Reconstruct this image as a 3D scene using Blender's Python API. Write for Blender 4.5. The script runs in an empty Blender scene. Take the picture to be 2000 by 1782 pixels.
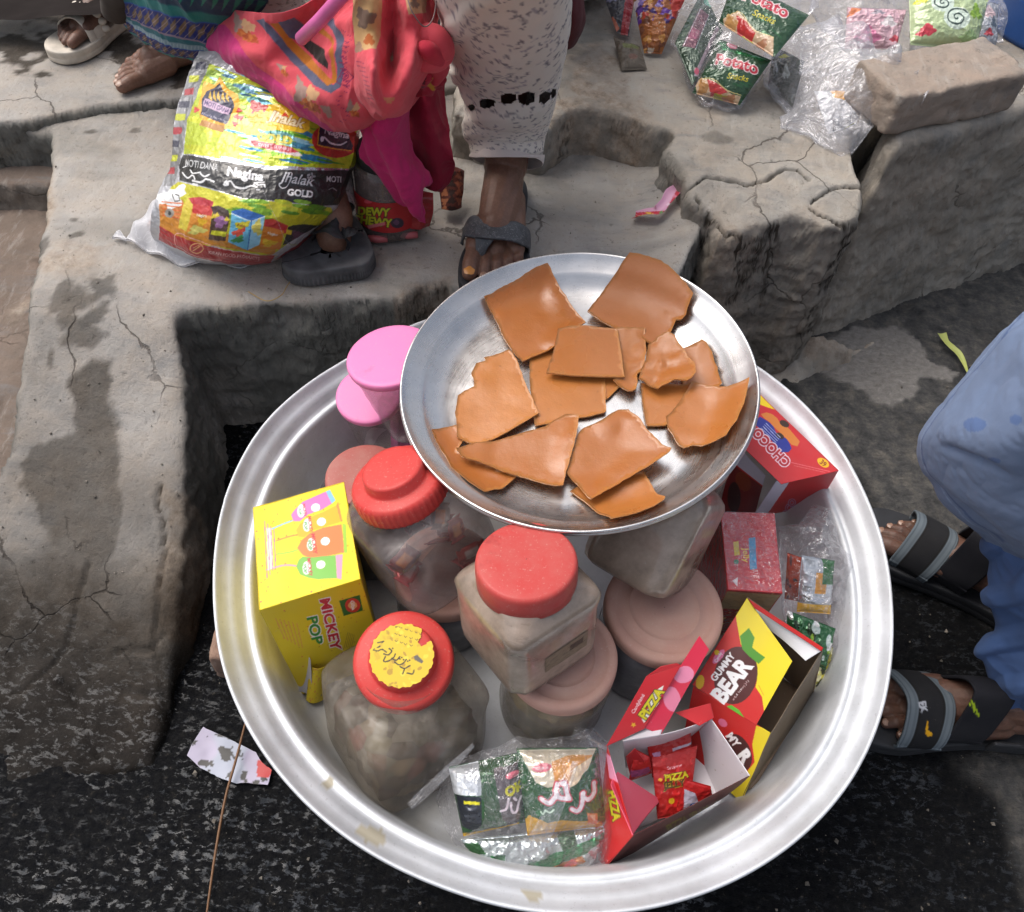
import bpy, math, random
import numpy as np
from mathutils import Vector, Matrix
from mathutils.geometry import delaunay_2d_cdt
random.seed(7)
S = bpy.context.scene
# ------------------------------------------------------------------ camera
CAM_H = 1.06896
RM = np.array([[0.995865, -0.090845, 0.0], [0.073777, 0.808758, -0.583496], [0.053008, 0.581083, 0.812116]])
FPX = 1600.0
cam = bpy.data.objects.new('camera', bpy.data.cameras.new('camera'))
S.collection.objects.link(cam)
cam.data.sensor_width = 36.0
cam.data.sensor_fit = 'HORIZONTAL'
cam.data.lens = 36.0 * FPX / 2000.0
cam.data.clip_start = 0.02
cam.data.clip_end = 200
M4 = Matrix([[*RM[0], 0], [*RM[1], 0], [*RM[2], CAM_H], [0, 0, 0, 1]])
cam.matrix_world = M4
S.camera = cam
# ------------------------------------------------------------------ world and sun (hazy bright shade in a lane)
W = bpy.data.worlds.new('World'); S.world = W; W.use_nodes = True
wn = W.node_tree.nodes; wl = W.node_tree.links
bg = wn['Background']
sky = wn.new('ShaderNodeTexSky'); sky.sky_type = 'NISHITA'; sky.sun_disc = False
SUN_EL, SUN_AZ = math.radians(58), math.radians(-64)
sky.sun_elevation = SUN_EL; sky.sun_rotation = SUN_AZ
sky.air_density = 1.0; sky.dust_density = 6.0; sky.ozone_density = 1.0
hs = wn.new('ShaderNodeHueSaturation'); hs.inputs['Saturation'].default_value = 0.52
wl.new(sky.outputs[0], hs.inputs['Color']); wl.new(hs.outputs[0], bg.inputs['Color'])
bg.inputs['Strength'].default_value = 0.15
sun = bpy.data.lights.new('sun', 'SUN'); sun.energy = 1.0; sun.angle = math.radians(42); sun.color = (1, .975, .94)
so = bpy.data.objects.new('sun', sun); S.collection.objects.link(so)
sd_ = Vector((math.sin(SUN_AZ) * math.cos(SUN_EL), math.cos(SUN_AZ) * math.cos(SUN_EL), math.sin(SUN_EL)))
so.rotation_euler = sd_.to_track_quat('Z', 'Y').to_euler()
S.view_settings.view_transform = 'Standard'; S.view_settings.look = 'None'
S.view_settings.exposure = 0.34; S.view_settings.gamma = 1.0
S.render.engine = 'CYCLES'
S.cycles.max_bounces = 8; S.cycles.transparent_max_bounces = 16

# ------------------------------------------------------------------ helpers
def P(px, py, z):
    """world point that the photograph pixel (2000 px wide) shows when it lies at height z"""
    v = RM @ np.array([(px - 1000) / FPX, (891 - py) / FPX, -1.0])
    return np.array([0, 0, CAM_H]) + v * ((z - CAM_H) / v[2])
def PS(pts, z=None):
    return np.array([P(p[0], p[1], p[2] if z is None else z) for p in pts])
def lin(c):
    c = np.asarray(c, float); return np.where(c <= .04045, c / 12.92, ((c + .055) / 1.055) ** 2.4)
def hexc(h): return tuple(int(h[i:i + 2], 16) / 255 for i in (0, 2, 4))

# numpy value noise -------------------------------------------------
def _h(ix, iy, iz, seed):
    n = (ix * 374761393 + iy * 668265263 + iz * 2147483647 + seed * 974634777) & 0xffffffff
    n = ((n ^ (n >> 13)) * 1274126177) & 0xffffffff
    n = ((n ^ (n >> 16)) * 2246822519) & 0xffffffff
    return ((n ^ (n >> 15)) & 0xffffff) / float(0xffffff)
def vn(p, sc, seed=0):
    p = np.asarray(p, float) * sc
    if p.shape[1] == 2: p = np.c_[p, np.zeros(len(p))]
    i = np.floor(p).astype(np.int64); f = p - i; f = f * f * (3 - 2 * f)
    r = 0
    for a in (0, 1):
        for b in (0, 1):
            for c in (0, 1):
                w = (f[:, 0] if a else 1 - f[:, 0]) * (f[:, 1] if b else 1 - f[:, 1]) * (f[:, 2] if c else 1 - f[:, 2])
                r = r + w * _h(i[:, 0] + a, i[:, 1] + b, i[:, 2] + c, seed)
    return r * 2 - 1
def fbm(p, sc, oct=4, seed=0, gain=.5):
    r = 0; a = 1; t = 0
    for k in range(oct):
        r = r + a * vn(p, sc * 2.03 ** k, seed + k * 17); t += a; a *= gain
    return r / t
def ridge(p, sc, oct=3, seed=0, gain=.5):
    r = 0; a = 1; t = 0
    for k in range(oct):
        r = r + a * (1 - np.abs(vn(p, sc * 2.03 ** k, seed + k * 17)) * 2); t += a; a *= gain
    return r / t
def sstep(a, b, x):
    t = np.clip((x - a) / (b - a), 0, 1); return t * t * (3 - 2 * t)

# objects -----------------------------------------------------------
ORG = {}
def tag(o, label=None, cat=None, group=None, kind=None):
    if label: o['label'] = label
    if cat: o['category'] = cat
    if group: o['group'] = group
    if kind: o['kind'] = kind
    return o
def thing(name, label, cat, loc=(0, 0, 0), group=None):
    o = bpy.data.objects.new(name, None); S.collection.objects.link(o)
    o.empty_display_size = .02
    o.location = tuple(loc); ORG[o] = np.array(loc, float)
    return tag(o, label, cat, group)
def mk(name, V, F, mat, parent=None, col=None, smooth=True, attrs=None, mats=None, midx=None, org=None, solid=0, cname='print'):
    V = np.asarray(V, float)
    if parent is not None: o0 = ORG[parent]
    elif org is not None: o0 = np.array(org, float)
    else: o0 = np.array([V[:, 0].mean(), V[:, 1].mean(), V[:, 2].min()])
    me = bpy.data.meshes.new(name)
    if isinstance(F, np.ndarray):
        n, k = F.shape
        me.vertices.add(len(V)); me.vertices.foreach_set('co', (V - o0).ravel())
        me.loops.add(n * k); me.loops.foreach_set('vertex_index', F.ravel().astype(np.int32))
        me.polygons.add(n); me.polygons.foreach_set('loop_start', np.arange(0, n * k, k, dtype=np.int32))
        me.polygons.foreach_set('loop_total', np.full(n, k, dtype=np.int32))
        me.update(calc_edges=True)
    else:
        me.from_pydata((V - o0).tolist(), [], [list(map(int, f)) for f in F])
    if smooth: me.polygons.foreach_set('use_smooth', np.ones(len(me.polygons), dtype=bool))
    for m in (mats or [mat]): me.materials.append(m)
    if midx is not None: me.polygons.foreach_set('material_index', np.asarray(midx, dtype=np.int32))
    if col is not None:
        a = me.attributes.new(cname, 'FLOAT_COLOR', 'POINT'); a.data.foreach_set('color', np.asarray(col, np.float32).ravel())
    for k_, v_ in (attrs or {}).items():
        a = me.attributes.new(k_, 'FLOAT', 'POINT'); a.data.foreach_set('value', np.asarray(v_, np.float32))
    me.update()
    o = bpy.data.objects.new(name, me); S.collection.objects.link(o)
    if parent is not None:
        o.parent = parent; ORG[o] = o0
    else:
        o.location = tuple(o0); ORG[o] = o0
    if solid:
        m = o.modifiers.new('thickness', 'SOLIDIFY'); m.thickness = abs(solid); m.offset = -1 if solid > 0 else 1
    return o
def gridF(nu, nv, wrap=False):
    i = np.arange(nu if wrap else nu - 1)[:, None]; j = np.arange(nv - 1)[None]
    a = i * nv + j; b = ((i + 1) % nu) * nv + j
    return np.stack([a, b, b + 1, a + 1], -1).reshape(-1, 4)
def lathe(name, prof, mat, parent=None, at=(0, 0, 0), M=None, seg=64, rf=None, sq=None, col=None, smooth=True, rot=0, **kw):
    """profile [(r,z)] turned about local z; sq = superellipse exponent per profile point (2 round)"""
    prof = np.array(prof, float); n = len(prof)
    th = np.arange(seg) / seg * 2 * math.pi
    V = np.zeros((seg, n, 3))
    for j in range(n):
        r = prof[j, 0]; e = 2 if sq is None else sq[j]
        c, s = np.cos(th), np.sin(th)
        k = (np.abs(c) ** e + np.abs(s) ** e) ** (-1 / e)
        rr = r * k
        if rf is not None: rr = rr * rf(th, prof[j, 1])
        V[:, j, 0] = rr * np.cos(th + rot); V[:, j, 1] = rr * np.sin(th + rot); V[:, j, 2] = prof[j, 1]
    V = V.reshape(-1, 3)
    if M is not None: V = V @ np.asarray(M).T
    V = V + np.array(at)
    F = gridF(seg, n, True)
    c = col(V, F) if callable(col) else col
    return mk(name, V, F, mat, parent, col=c, smooth=smooth, **kw)
def axisM(z, x=(1, 0, 0)):
    z = np.array(z, float); z /= np.linalg.norm(z); x = np.array(x, float); x = x - z * (x @ z); x /= np.linalg.norm(x)
    return np.array([x, np.cross(z, x), z]).T      # columns
def cr(P_, t):
    """Catmull-Rom through rows of P_ at parameters t in 0..1"""
    P_ = np.asarray(P_, float); n = len(P_)
    Q = np.concatenate([[2 * P_[0] - P_[1]], P_, [2 * P_[-1] - P_[-2]]])
    x = np.clip(t, 0, 1) * (n - 1); i = np.minimum(x.astype(int), n - 2); f = (x - i).reshape((-1,) + (1,) * (P_.ndim - 1))
    a, b, c, d = Q[i], Q[i + 1], Q[i + 2], Q[i + 3]
    return .5 * ((2 * b) + (c - a) * f + (2 * a - 5 * b + 4 * c - d) * f ** 2 + (3 * b - a - 3 * c + d) * f ** 3)
def surf(ctrl, nu, nv):
    """smooth surface through a control net [rows][cols][3] -> (nu,nv,3)"""
    C = np.asarray(ctrl, float)
    A = cr(C, np.linspace(0, 1, nu))
    B = cr(A.transpose(1, 0, 2), np.linspace(0, 1, nv)).transpose(1, 0, 2)
    return B
def gnorm(G):
    du = np.gradient(G, axis=0); dv = np.gradient(G, axis=1)
    n = np.cross(du, dv); n /= np.linalg.norm(n, axis=2, keepdims=True) + 1e-12
    return n
def net(rows): return [[P(*p) for p in r] for r in rows]
def gmk(name, G, mat, parent=None, canvas=None, disp=None, flip=False, wrap=False, **kw):
    nu, nv = G.shape[:2]
    N = gnorm(G)
    if flip: N = -N
    if disp is not None: G = G + N * disp.reshape(nu, nv, 1)
    F = gridF(nu, nv, wrap)
    if flip: F = F[:, ::-1]
    col = None
    if canvas is not None:
        uu, vv = np.meshgrid(np.linspace(0, 1, nu), np.linspace(0, 1, nv), indexing='ij')
        col = canvas.sample(uu.ravel(), vv.ravel())
    return mk(name, G.reshape(-1, 3), np.ascontiguousarray(F), mat, parent, col=col, **kw)
def tube(name, pts, rad, mat, parent=None, seg=10, cap=True, n=None, **kw):
    pts = np.array(pts, float); rad = np.array(rad if np.ndim(rad) else [rad] * len(pts), float)
    if n:
        t = np.linspace(0, 1, n); R_ = cr(rad[:, None], t)[:, 0]; pts = cr(pts, t); rad = np.abs(R_)
    T = np.gradient(pts, axis=0); T /= np.linalg.norm(T, axis=1, keepdims=True) + 1e-12
    x = np.cross(T[0], [0, 0, 1]); 
    if np.linalg.norm(x) < .1: x = np.cross(T[0], [0, 1, 0])
    V = []
    for k in range(len(pts)):
        x = x - T[k] * (x @ T[k]); x /= np.linalg.norm(x); y = np.cross(T[k], x)
        th = np.arange(seg) / seg * 2 * math.pi
        V.append(pts[k] + rad[k] * (np.cos(th)[:, None] * x + np.sin(th)[:, None] * y))
    V = np.array(V); F = [list(f) for f in gridF(len(pts), seg)]
    for k in range(len(pts) - 1): F.append([k * seg + seg - 1, (k + 1) * seg + seg - 1, (k + 1) * seg, k * seg])
    V = V.reshape(-1, 3)
    if cap:
        F.append(list(range(seg))); F.append(list(range(len(V) - seg, len(V)))[::-1])
    return mk(name, V, F, mat, parent, **kw)
def boxV(c, s, M=None):
    V = np.array([[x, y, z] for x in (-.5, .5) for y in (-.5, .5) for z in (-.5, .5)]) * np.array(s)
    if M is not None: V = V @ np.asarray(M).T
    F = [(0, 1, 3, 2), (4, 6, 7, 5), (0, 4, 5, 1), (2, 3, 7, 6), (0, 2, 6, 4), (1, 5, 7, 3)]
    return V + np.array(c), F
def bevel(o, w, seg=2):
    m = o.modifiers.new('bevel', 'BEVEL'); m.width = w; m.segments = seg; m.limit_method = 'ANGLE'; return o
def capsules(segs, rings=8, sg=14):
    """[(a,b,ra,rb)] -> joined mesh of tapered round ended bars; b None = ball with radii tuple"""
    V = []; F = []
    for a, b, ra, rb in segs:
        a = np.array(a, float)
        if b is None:
            rad = np.array(ra, float); Mx = rb if rb is not None else np.eye(3)
            prof = [(math.cos(t), math.sin(t)) for t in np.linspace(-math.pi / 2, math.pi / 2, rings * 2)]
            pts = np.array([[c * math.cos(p), c * math.sin(p), s] for c, s in prof for p in np.arange(sg) / sg * 2 * math.pi])
            pts = (pts * rad) @ np.asarray(Mx).T + a; nr = rings * 2
        else:
            b = np.array(b, float); L = np.linalg.norm(b - a); Mx = axisM(b - a, (0.31, .77, .2))
            prof = [(ra * math.cos(t), ra * math.sin(t)) for t in np.linspace(-math.pi / 2, 0, rings)] + \
                   [(rb * math.cos(t), L + rb * math.sin(t)) for t in np.linspace(0, math.pi / 2, rings)]
            pts = np.array([[r * math.cos(p), r * math.sin(p), z] for r, z in prof for p in np.arange(sg) / sg * 2 * math.pi])
            pts = pts @ Mx.T + a; nr = len(prof)
        o = len(V); V += pts.tolist()
        for i in range(nr - 1):
            for j in range(sg):
                F.append([o + i * sg + j, o + i * sg + (j + 1) % sg, o + (i + 1) * sg + (j + 1) % sg, o + (i + 1) * sg + j])
    return V, F
def fuseVF(segs, voxel=.0016, smooth=6, disp=None):
    V, F = capsules(segs)
    me = bpy.data.meshes.new('t'); me.from_pydata(V, [], F)
    o = bpy.data.objects.new('t', me); S.collection.objects.link(o)
    m = o.modifiers.new('r', 'REMESH'); m.mode = 'VOXEL'; m.voxel_size = voxel
    m = o.modifiers.new('s', 'SMOOTH'); m.iterations = smooth; m.factor = .5
    dg = bpy.context.evaluated_depsgraph_get(); dg.update()
    e = o.evaluated_get(dg).to_mesh()
    n = len(e.vertices); VV = np.zeros(n * 3); e.vertices.foreach_get('co', VV); VV = VV.reshape(-1, 3)
    NN = np.zeros(n * 3); e.vertices.foreach_get('normal', NN); NN = NN.reshape(-1, 3)
    FF = [list(p.vertices) for p in e.polygons]
    bpy.data.objects.remove(o)
    if disp is not None: VV = VV + NN * disp(VV)[:, None]
    return VV, FF
def joinVF(parts):
    V = []; F = []; n = 0
    for v, f in parts: V.append(v); F += [[i + n for i in q] for q in f]; n += len(v)
    return np.concatenate(V), F

# text rasterising --------------------------------------------------
_tc = {}
def text_tris(s, off=0.0):
    k = (s, round(off, 4))
    if k in _tc: return _tc[k]
    cu = bpy.data.curves.new('t', 'FONT'); cu.body = s; cu.size = 1; cu.offset = off; cu.resolution_u = 4
    o = bpy.data.objects.new('t', cu); S.collection.objects.link(o)
    dg = bpy.context.evaluated_depsgraph_get(); dg.update()
    e = o.evaluated_get(dg).to_mesh(); e.calc_loop_triangles()
    V = np.array([v.co[:2] for v in e.vertices]).reshape(-1, 2)
    T = np.array([t.vertices[:] for t in e.loop_triangles]).reshape(-1, 3)
    bpy.data.objects.remove(o)
    _tc[k] = (V, T); return _tc[k]
class Canvas:
    """a sheet of flat print: colours and foil amount per point, drawn with shapes and lettering"""
    def __init__(s, w, h, res, bg=(1, 1, 1), metal=0.0):
        s.w, s.h, s.res = w, h, res; s.W, s.H = int(w * res), int(h * res)
        s.A = np.ones((s.H, s.W, 4)) * np.array([*bg, metal])
    def _box(s, P_):
        a = np.floor(P_.min(0) * s.res - 1).astype(int); b = np.ceil(P_.max(0) * s.res + 1).astype(int)
        x0, y0 = max(a[0], 0), max(a[1], 0); x1, y1 = min(b[0], s.W), min(b[1], s.H)
        if x1 <= x0 or y1 <= y0: return None
        X, Y = np.meshgrid((np.arange(x0, x1) + .5) / s.res, (np.arange(y0, y1) + .5) / s.res)
        return x0, y0, x1, y1, X, Y
    def _put(s, b, m, col, metal, al=1.0):
        x0, y0, x1, y1 = b[:4]; c = np.array([*col, metal])
        R_ = s.A[y0:y1, x0:x1]; R_[m] = R_[m] * (1 - al) + c * al
    def poly(s, pts, col, metal=0., al=1.0):
        Q = np.array(pts, float); b = s._box(Q)
        if b is None: return s
        X, Y = b[4], b[5]; m = np.zeros(X.shape, bool)
        for i in range(len(Q)):
            x1, y1 = Q[i]; x2, y2 = Q[(i + 1) % len(Q)]
            c = ((y1 > Y) != (y2 > Y)); 
            with np.errstate(divide='ignore', invalid='ignore'):
                m ^= c & (X < (x2 - x1) * (Y - y1) / (y2 - y1) + x1)
        s._put(b, m, col, metal, al); return s
    def rect(s, x0, y0, x1, y1, col, metal=0., al=1.0): return s.poly([(x0, y0), (x1, y0), (x1, y1), (x0, y1)], col, metal, al)
    def ell(s, cx, cy, rx, ry, col, metal=0., rot=0, al=1.0):
        t = np.linspace(0, 2 * math.pi, 40)[:-1]; c, q = math.cos(rot), math.sin(rot)
        x = rx * np.cos(t); y = ry * np.sin(t)
        return s.poly(np.c_[cx + x * c - y * q, cy + x * q + y * c], col, metal, al)
    def stroke(s, pts, wd, col, metal=0., smooth=0, al=1.0):
        Q = np.array(pts, float)
        if smooth: Q = cr(Q, np.linspace(0, 1, smooth))
        b = s._box(np.r_[Q - wd, Q + wd])
        if b is None: return s
        X, Y = b[4], b[5]; D = np.full(X.shape, 1e9)
        for i in range(len(Q) - 1):
            d = Q[i + 1] - Q[i]; L = d @ d + 1e-12
            t = np.clip(((X - Q[i, 0]) * d[0] + (Y - Q[i, 1]) * d[1]) / L, 0, 1)
            D = np.minimum(D, (X - Q[i, 0] - t * d[0]) ** 2 + (Y - Q[i, 1] - t * d[1]) ** 2)
        s._put(b, D < (wd / 2) ** 2, col, metal, al); return s
    def text(s, st, x, y, size, col, rot=0, off=0.0, metal=0., sx=1.0, shear=0, center=True, halo=None, halow=.05):
        if halo is not None: s.text(st, x, y, size, halo, rot, off + halow, metal, sx, shear, center)
        V, T = text_tris(st, off)
        if not len(T): return s
        V0 = text_tris(st, 0)[0]
        cx = (V0[:, 0].min() + V0[:, 0].max()) / 2 if center else 0; cy = (V0[:, 1].min() + V0[:, 1].max()) / 2 if center else 0
        q = (V - [cx, cy]) * size; q = np.c_[q[:, 0] * sx + q[:, 1] * shear, q[:, 1]]
        c, n = math.cos(rot), math.sin(rot); q = np.c_[x + q[:, 0] * c - q[:, 1] * n, y + q[:, 0] * n + q[:, 1] * c]
        for t in T: s.poly(q[t], col, metal)
        return s
    def noise(s, fn):
        X, Y = np.meshgrid((np.arange(s.W) + .5) / s.res, (np.arange(s.H) + .5) / s.res)
        s.A = fn(s.A, np.c_[X.ravel(), Y.ravel()], X, Y); return s
    def sample(s, u, v):
        B = s.A
        x = np.clip(u * s.W - .5, 0, s.W - 1.001); y = np.clip(v * s.H - .5, 0, s.H - 1.001)
        i = x.astype(int); j = y.astype(int); fx = (x - i)[:, None]; fy = (y - j)[:, None]
        c = (B[j, i] * (1 - fx) + B[j, i + 1] * fx) * (1 - fy) + (B[j + 1, i] * (1 - fx) + B[j + 1, i + 1] * fx) * fy
        c = c.copy(); c[:, :3] = lin(c[:, :3]); return c
def cdt(out, h, jit=.25):
    """triangulated filled outline with inner points on a grid of pitch h"""
    out = np.array(out, float); a = out.min(0); b = out.max(0); pts = []
    xs = np.arange(a[0], b[0], h); ys = np.arange(a[1], b[1], h)
    X, Y = np.meshgrid(xs, ys); X = X.ravel() + np.random.RandomState(1).uniform(-jit, jit, X.size) * h; Y = Y.ravel()
    m = (sdpoly(np.c_[X, Y], out) > h * .45)
    V = [Vector(p) for p in out] + [Vector(p) for p in np.c_[X, Y][m]]
    n = len(out)
    r = delaunay_2d_cdt(V, [(i, (i + 1) % n) for i in range(n)], [list(range(n))], 1, 1e-7)
    return np.array([v[:] for v in r[0]]), [list(f) for f in r[2]], n
def sdpoly(Q, poly):
    """signed distance, positive inside"""
    poly = np.array(poly, float); n = len(poly); d = np.full(len(Q), 1e9); ins = np.zeros(len(Q), bool)
    for i in range(n):
        a = poly[i]; b = poly[(i + 1) % n]; e = b - a; w = Q - a
        t = np.clip((w @ e) / (e @ e + 1e-12), 0, 1); d = np.minimum(d, ((w - t[:, None] * e) ** 2).sum(1))
        c = ((a[1] > Q[:, 1]) != (b[1] > Q[:, 1]))
        with np.errstate(divide='ignore', invalid='ignore'):
            ins ^= c & (Q[:, 0] < (b[0] - a[0]) * (Q[:, 1] - a[1]) / (b[1] - a[1]) + a[0])
    d = np.sqrt(d); return np.where(ins, d, -d)
def dens(out, step):
    out = np.array(out, float); r = []
    for i in range(len(out)):
        a, b = out[i], out[(i + 1) % len(out)]; k = max(1, int(np.linalg.norm(b - a) / step))
        for j in range(k): r.append(a + (b - a) * j / k)
    return np.array(r)

# ------------------------------------------------------------------ materials
class NT:
    def __init__(s, name):
        s.m = bpy.data.materials.new(name); s.m.use_nodes = True; s.t = s.m.node_tree; s.n = s.t.nodes; s.b = s.n['Principled BSDF']; s.out = s.n['Material Output']
        s.co = s.n.new('ShaderNodeNewGeometry').outputs['Position']
    def L(s, a, b): s.t.links.new(a, b)
    def set(s, **k):
        for a, v in k.items():
            a = a.replace('_', ' ')
            if isinstance(v, (int, float, tuple)):
                s.b.inputs[a].default_value = (*v, 1) if isinstance(v, tuple) and len(v) == 3 else v
            else: s.L(v, s.b.inputs[a])
        return s
    def noise(s, sc, det=4, rough=.55, vec=None, dist=0, scale3=None):
        n = s.n.new('ShaderNodeTexNoise'); n.inputs['Scale'].default_value = sc; n.inputs['Detail'].default_value = det
        n.inputs['Roughness'].default_value = rough; n.inputs['Distortion'].default_value = dist
        v = vec or s.co
        if scale3:
            mp = s.n.new('ShaderNodeMapping'); mp.inputs['Scale'].default_value = scale3[:3]
            if len(scale3) > 3: mp.inputs['Rotation'].default_value = (0, 0, scale3[3])
            s.L(v, mp.inputs['Vector']); v = mp.outputs[0]
        s.L(v, n.inputs['Vector']); return n.outputs['Fac']
    def vor(s, sc, feat='DISTANCE_TO_EDGE', vec=None, out='Distance'):
        n = s.n.new('ShaderNodeTexVoronoi'); n.feature = feat; n.inputs['Scale'].default_value = sc; s.L(vec or s.co, n.inputs['Vector']); return n.outputs[out]
    def ramp(s, fac, stops):
        r = s.n.new('ShaderNodeValToRGB'); e = r.color_ramp.elements
        while len(e) < len(stops): e.new(.5)
        for k, (p, c) in enumerate(stops): e[k].position = p; e[k].color = (*c, 1) if isinstance(c, tuple) else (c, c, c, 1)
        s.L(fac, r.inputs[0]); return r.outputs[0]
    def mix(s, fac, a, b, mode='MIX'):
        m = s.n.new('ShaderNodeMix'); m.data_type = 'RGBA'; m.blend_type = mode
        for v, i in ((fac, 0), (a, 6), (b, 7)):
            if isinstance(v, (int, float)): m.inputs[i].default_value = v if i == 0 else (v, v, v, 1)
            elif isinstance(v, tuple): m.inputs[i].default_value = (*v, 1)
            else: s.L(v, m.inputs[i])
        return m.outputs[2]
    def math(s, op, a, b=0.0, c=None):
        m = s.n.new('ShaderNodeMath'); m.operation = op
        for v, i in ((a, 0), (b, 1), (c, 2)):
            if v is None: continue
            if isinstance(v, (int, float)): m.inputs[i].default_value = v
            else: s.L(v, m.inputs[i])
        return m.outputs[0]
    def attr(s, name, out='Color'):
        a = s.n.new('ShaderNodeAttribute'); a.attribute_name = name; return a.outputs[out]
    def bump(s, h, st=.3, d=.002, prev=None):
        b = s.n.new('ShaderNodeBump'); b.inputs['Strength'].default_value = st; b.inputs['Distance'].default_value = d
        s.L(h, b.inputs['Height'])
        if prev is not None: s.L(prev, b.inputs['Normal'])
        return b.outputs[0]
def plain(name, col, rough=.5, metal=0., bs=120, bst=.15, bd=.0008, var=.12, spec=.5, coat=0., sss=0.):
    t = NT(name); n = t.noise(bs * .25, 5)
    c1 = tuple(x * (1 - var) for x in col); c2 = tuple(min(1, x * (1 + var)) for x in col)
    t.set(Base_Color=t.ramp(n, [(.3, c1), (.7, c2)]), Roughness=rough, Metallic=metal, Normal=t.bump(t.noise(bs, 4), bst, bd))
    t.b.inputs['Specular IOR Level'].default_value = spec
    t.b.inputs['Coat Weight'].default_value = coat
    if sss:
        t.b.inputs['Subsurface Weight'].default_value = sss; t.b.inputs['Subsurface Radius'].default_value = (.01, .004, .002); t.b.inputs['Subsurface Scale'].default_value = .3
    return t.m
def cards(name, rough=.42, coat=.06, dust=.0, foil=False, bs=90, bst=.1, bd=.0006, rm=.2):
    """printed card, film or cloth: colour from the print drawn on the piece, alpha = how much bare foil"""
    t = NT(name); c = t.attr('print'); a = t.attr('print', 'Alpha')
    col = t.mix(t.math('MULTIPLY', t.noise(25, 4), .15 + dust), c, (.36, .33, .29))
    col = t.mix(t.ramp(t.noise(160, 5, .75), [(.66, 0.), (.74, max(0., .35 + dust * 3))]), col, (.55, .52, .48))
    nb = t.bump(t.noise(bs, 4), bst, bd)
    t.set(Base_Color=col, Roughness=t.math('MULTIPLY_ADD', a, rm - rough, rough), Normal=nb, Metallic=a)
    t.b.inputs['Coat Weight'].default_value = coat; t.b.inputs['Coat Roughness'].default_value = .25; t.b.inputs['Specular IOR Level'].default_value = .32
    return t.m

# print drawn on a surface; places on it are given by where they show in the photograph
def project(V):
    V = np.asarray(V, float) - [0, 0, CAM_H]; c = V @ RM
    return np.stack([1000 + FPX * c[..., 0] / -c[..., 2], 891 - FPX * c[..., 1] / -c[..., 2]], -1)
class Art(Canvas):
    def __init__(s, G, w, h, res=1.0, bg=(1, 1, 1), metal=0.0, vmax=2., vmin=-1.):
        super().__init__(w, h, res, bg, metal)
        k0 = np.unique(np.linspace(0, G.shape[0] - 1, 50).astype(int)); k1 = np.unique(np.linspace(0, G.shape[1] - 1, 50).astype(int))
        s.px = project(G[np.ix_(k0, k1)]); s.us = k0 / (G.shape[0] - 1); s.vs = k1 / (G.shape[1] - 1)
        s.lim = (s.vs > vmax) | (s.vs < vmin)
        s.du = np.gradient(s.px, axis=0) / np.gradient(s.us)[:, None, None]; s.dv = np.gradient(s.px, axis=1) / np.gradient(s.vs)[None, :, None]
    def inv(s, pts):
        pts = np.array(pts, float); out = []
        P0 = s.px.copy(); P0[:, s.lim] = 1e6; P0 = P0.reshape(-1, 2)
        for p in pts:
            k = ((P0 - p) ** 2).sum(1).argmin(); i, j = divmod(k, s.px.shape[1])
            J = np.array([s.du[i, j], s.dv[i, j]]).T
            try: d = np.linalg.solve(J, p - s.px[i, j])
            except Exception: d = np.zeros(2)
            out.append(((s.us[i] + np.clip(d[0], -.6, .6)) * s.w, (s.vs[j] + np.clip(d[1], -.6, .6)) * s.h))
        return np.array(out)
    def pp(s, pts, col, metal=0., al=1., n=6):
        return s.poly(s.inv(dens(pts, n)), col, metal, al)
    def pe(s, cx, cy, rx, ry, col, metal=0., rot=0, al=1.):
        t = np.linspace(0, 2 * math.pi, 32)[:-1]; a = math.radians(-rot); x = rx * np.cos(t); y = ry * np.sin(t)
        return s.poly(s.inv(np.c_[cx + x * math.cos(a) - y * math.sin(a), cy + x * math.sin(a) + y * math.cos(a)]), col, metal, al)
    def ps(s, pts, wd, col, metal=0., smooth=0, al=1.):
        Q = np.array(pts, float)
        if smooth: Q = cr(Q, np.linspace(0, 1, smooth))
        return s.stroke(s.inv(Q), wd * (s.w / max(1, np.linalg.norm(s.px[-1, s.px.shape[1] // 2] - s.px[0, s.px.shape[1] // 2]))), col, metal, 0, al)
    def pt(s, st, cx, cy, size, col, rot=0, off=0., metal=0., sx=1., shear=0., halo=None, halow=.05):
        """lettering centred on the photo pixel, size = cap height in photo pixels"""
        if halo is not None: s.pt(st, cx, cy, size, halo, rot, off + halow, metal, sx, shear)
        V, T = text_tris(st, off); V0 = text_tris(st, 0)[0]
        if not len(T): return s
        q = (V - (V0.min(0) + V0.max(0)) / 2) * size / .70
        q = np.c_[q[:, 0] * sx + q[:, 1] * shear, q[:, 1]]; a = math.radians(rot)
        x = q[:, 0] * math.cos(a) - q[:, 1] * math.sin(a); y = q[:, 0] * math.sin(a) + q[:, 1] * math.cos(a)
        W_ = s.inv(np.c_[cx + x, cy - y])
        for t in T: s.poly(W_[t], col, metal)
        return s
    def dots(s, n, cols, r, seed=0, metal=0.):
        R_ = np.random.RandomState(seed)
        for _ in range(n): s.ell(R_.rand() * s.w, R_.rand() * s.h, r * (.4 + R_.rand()), r * (.4 + R_.rand()), cols[R_.randint(len(cols))], metal)
        return s
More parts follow.
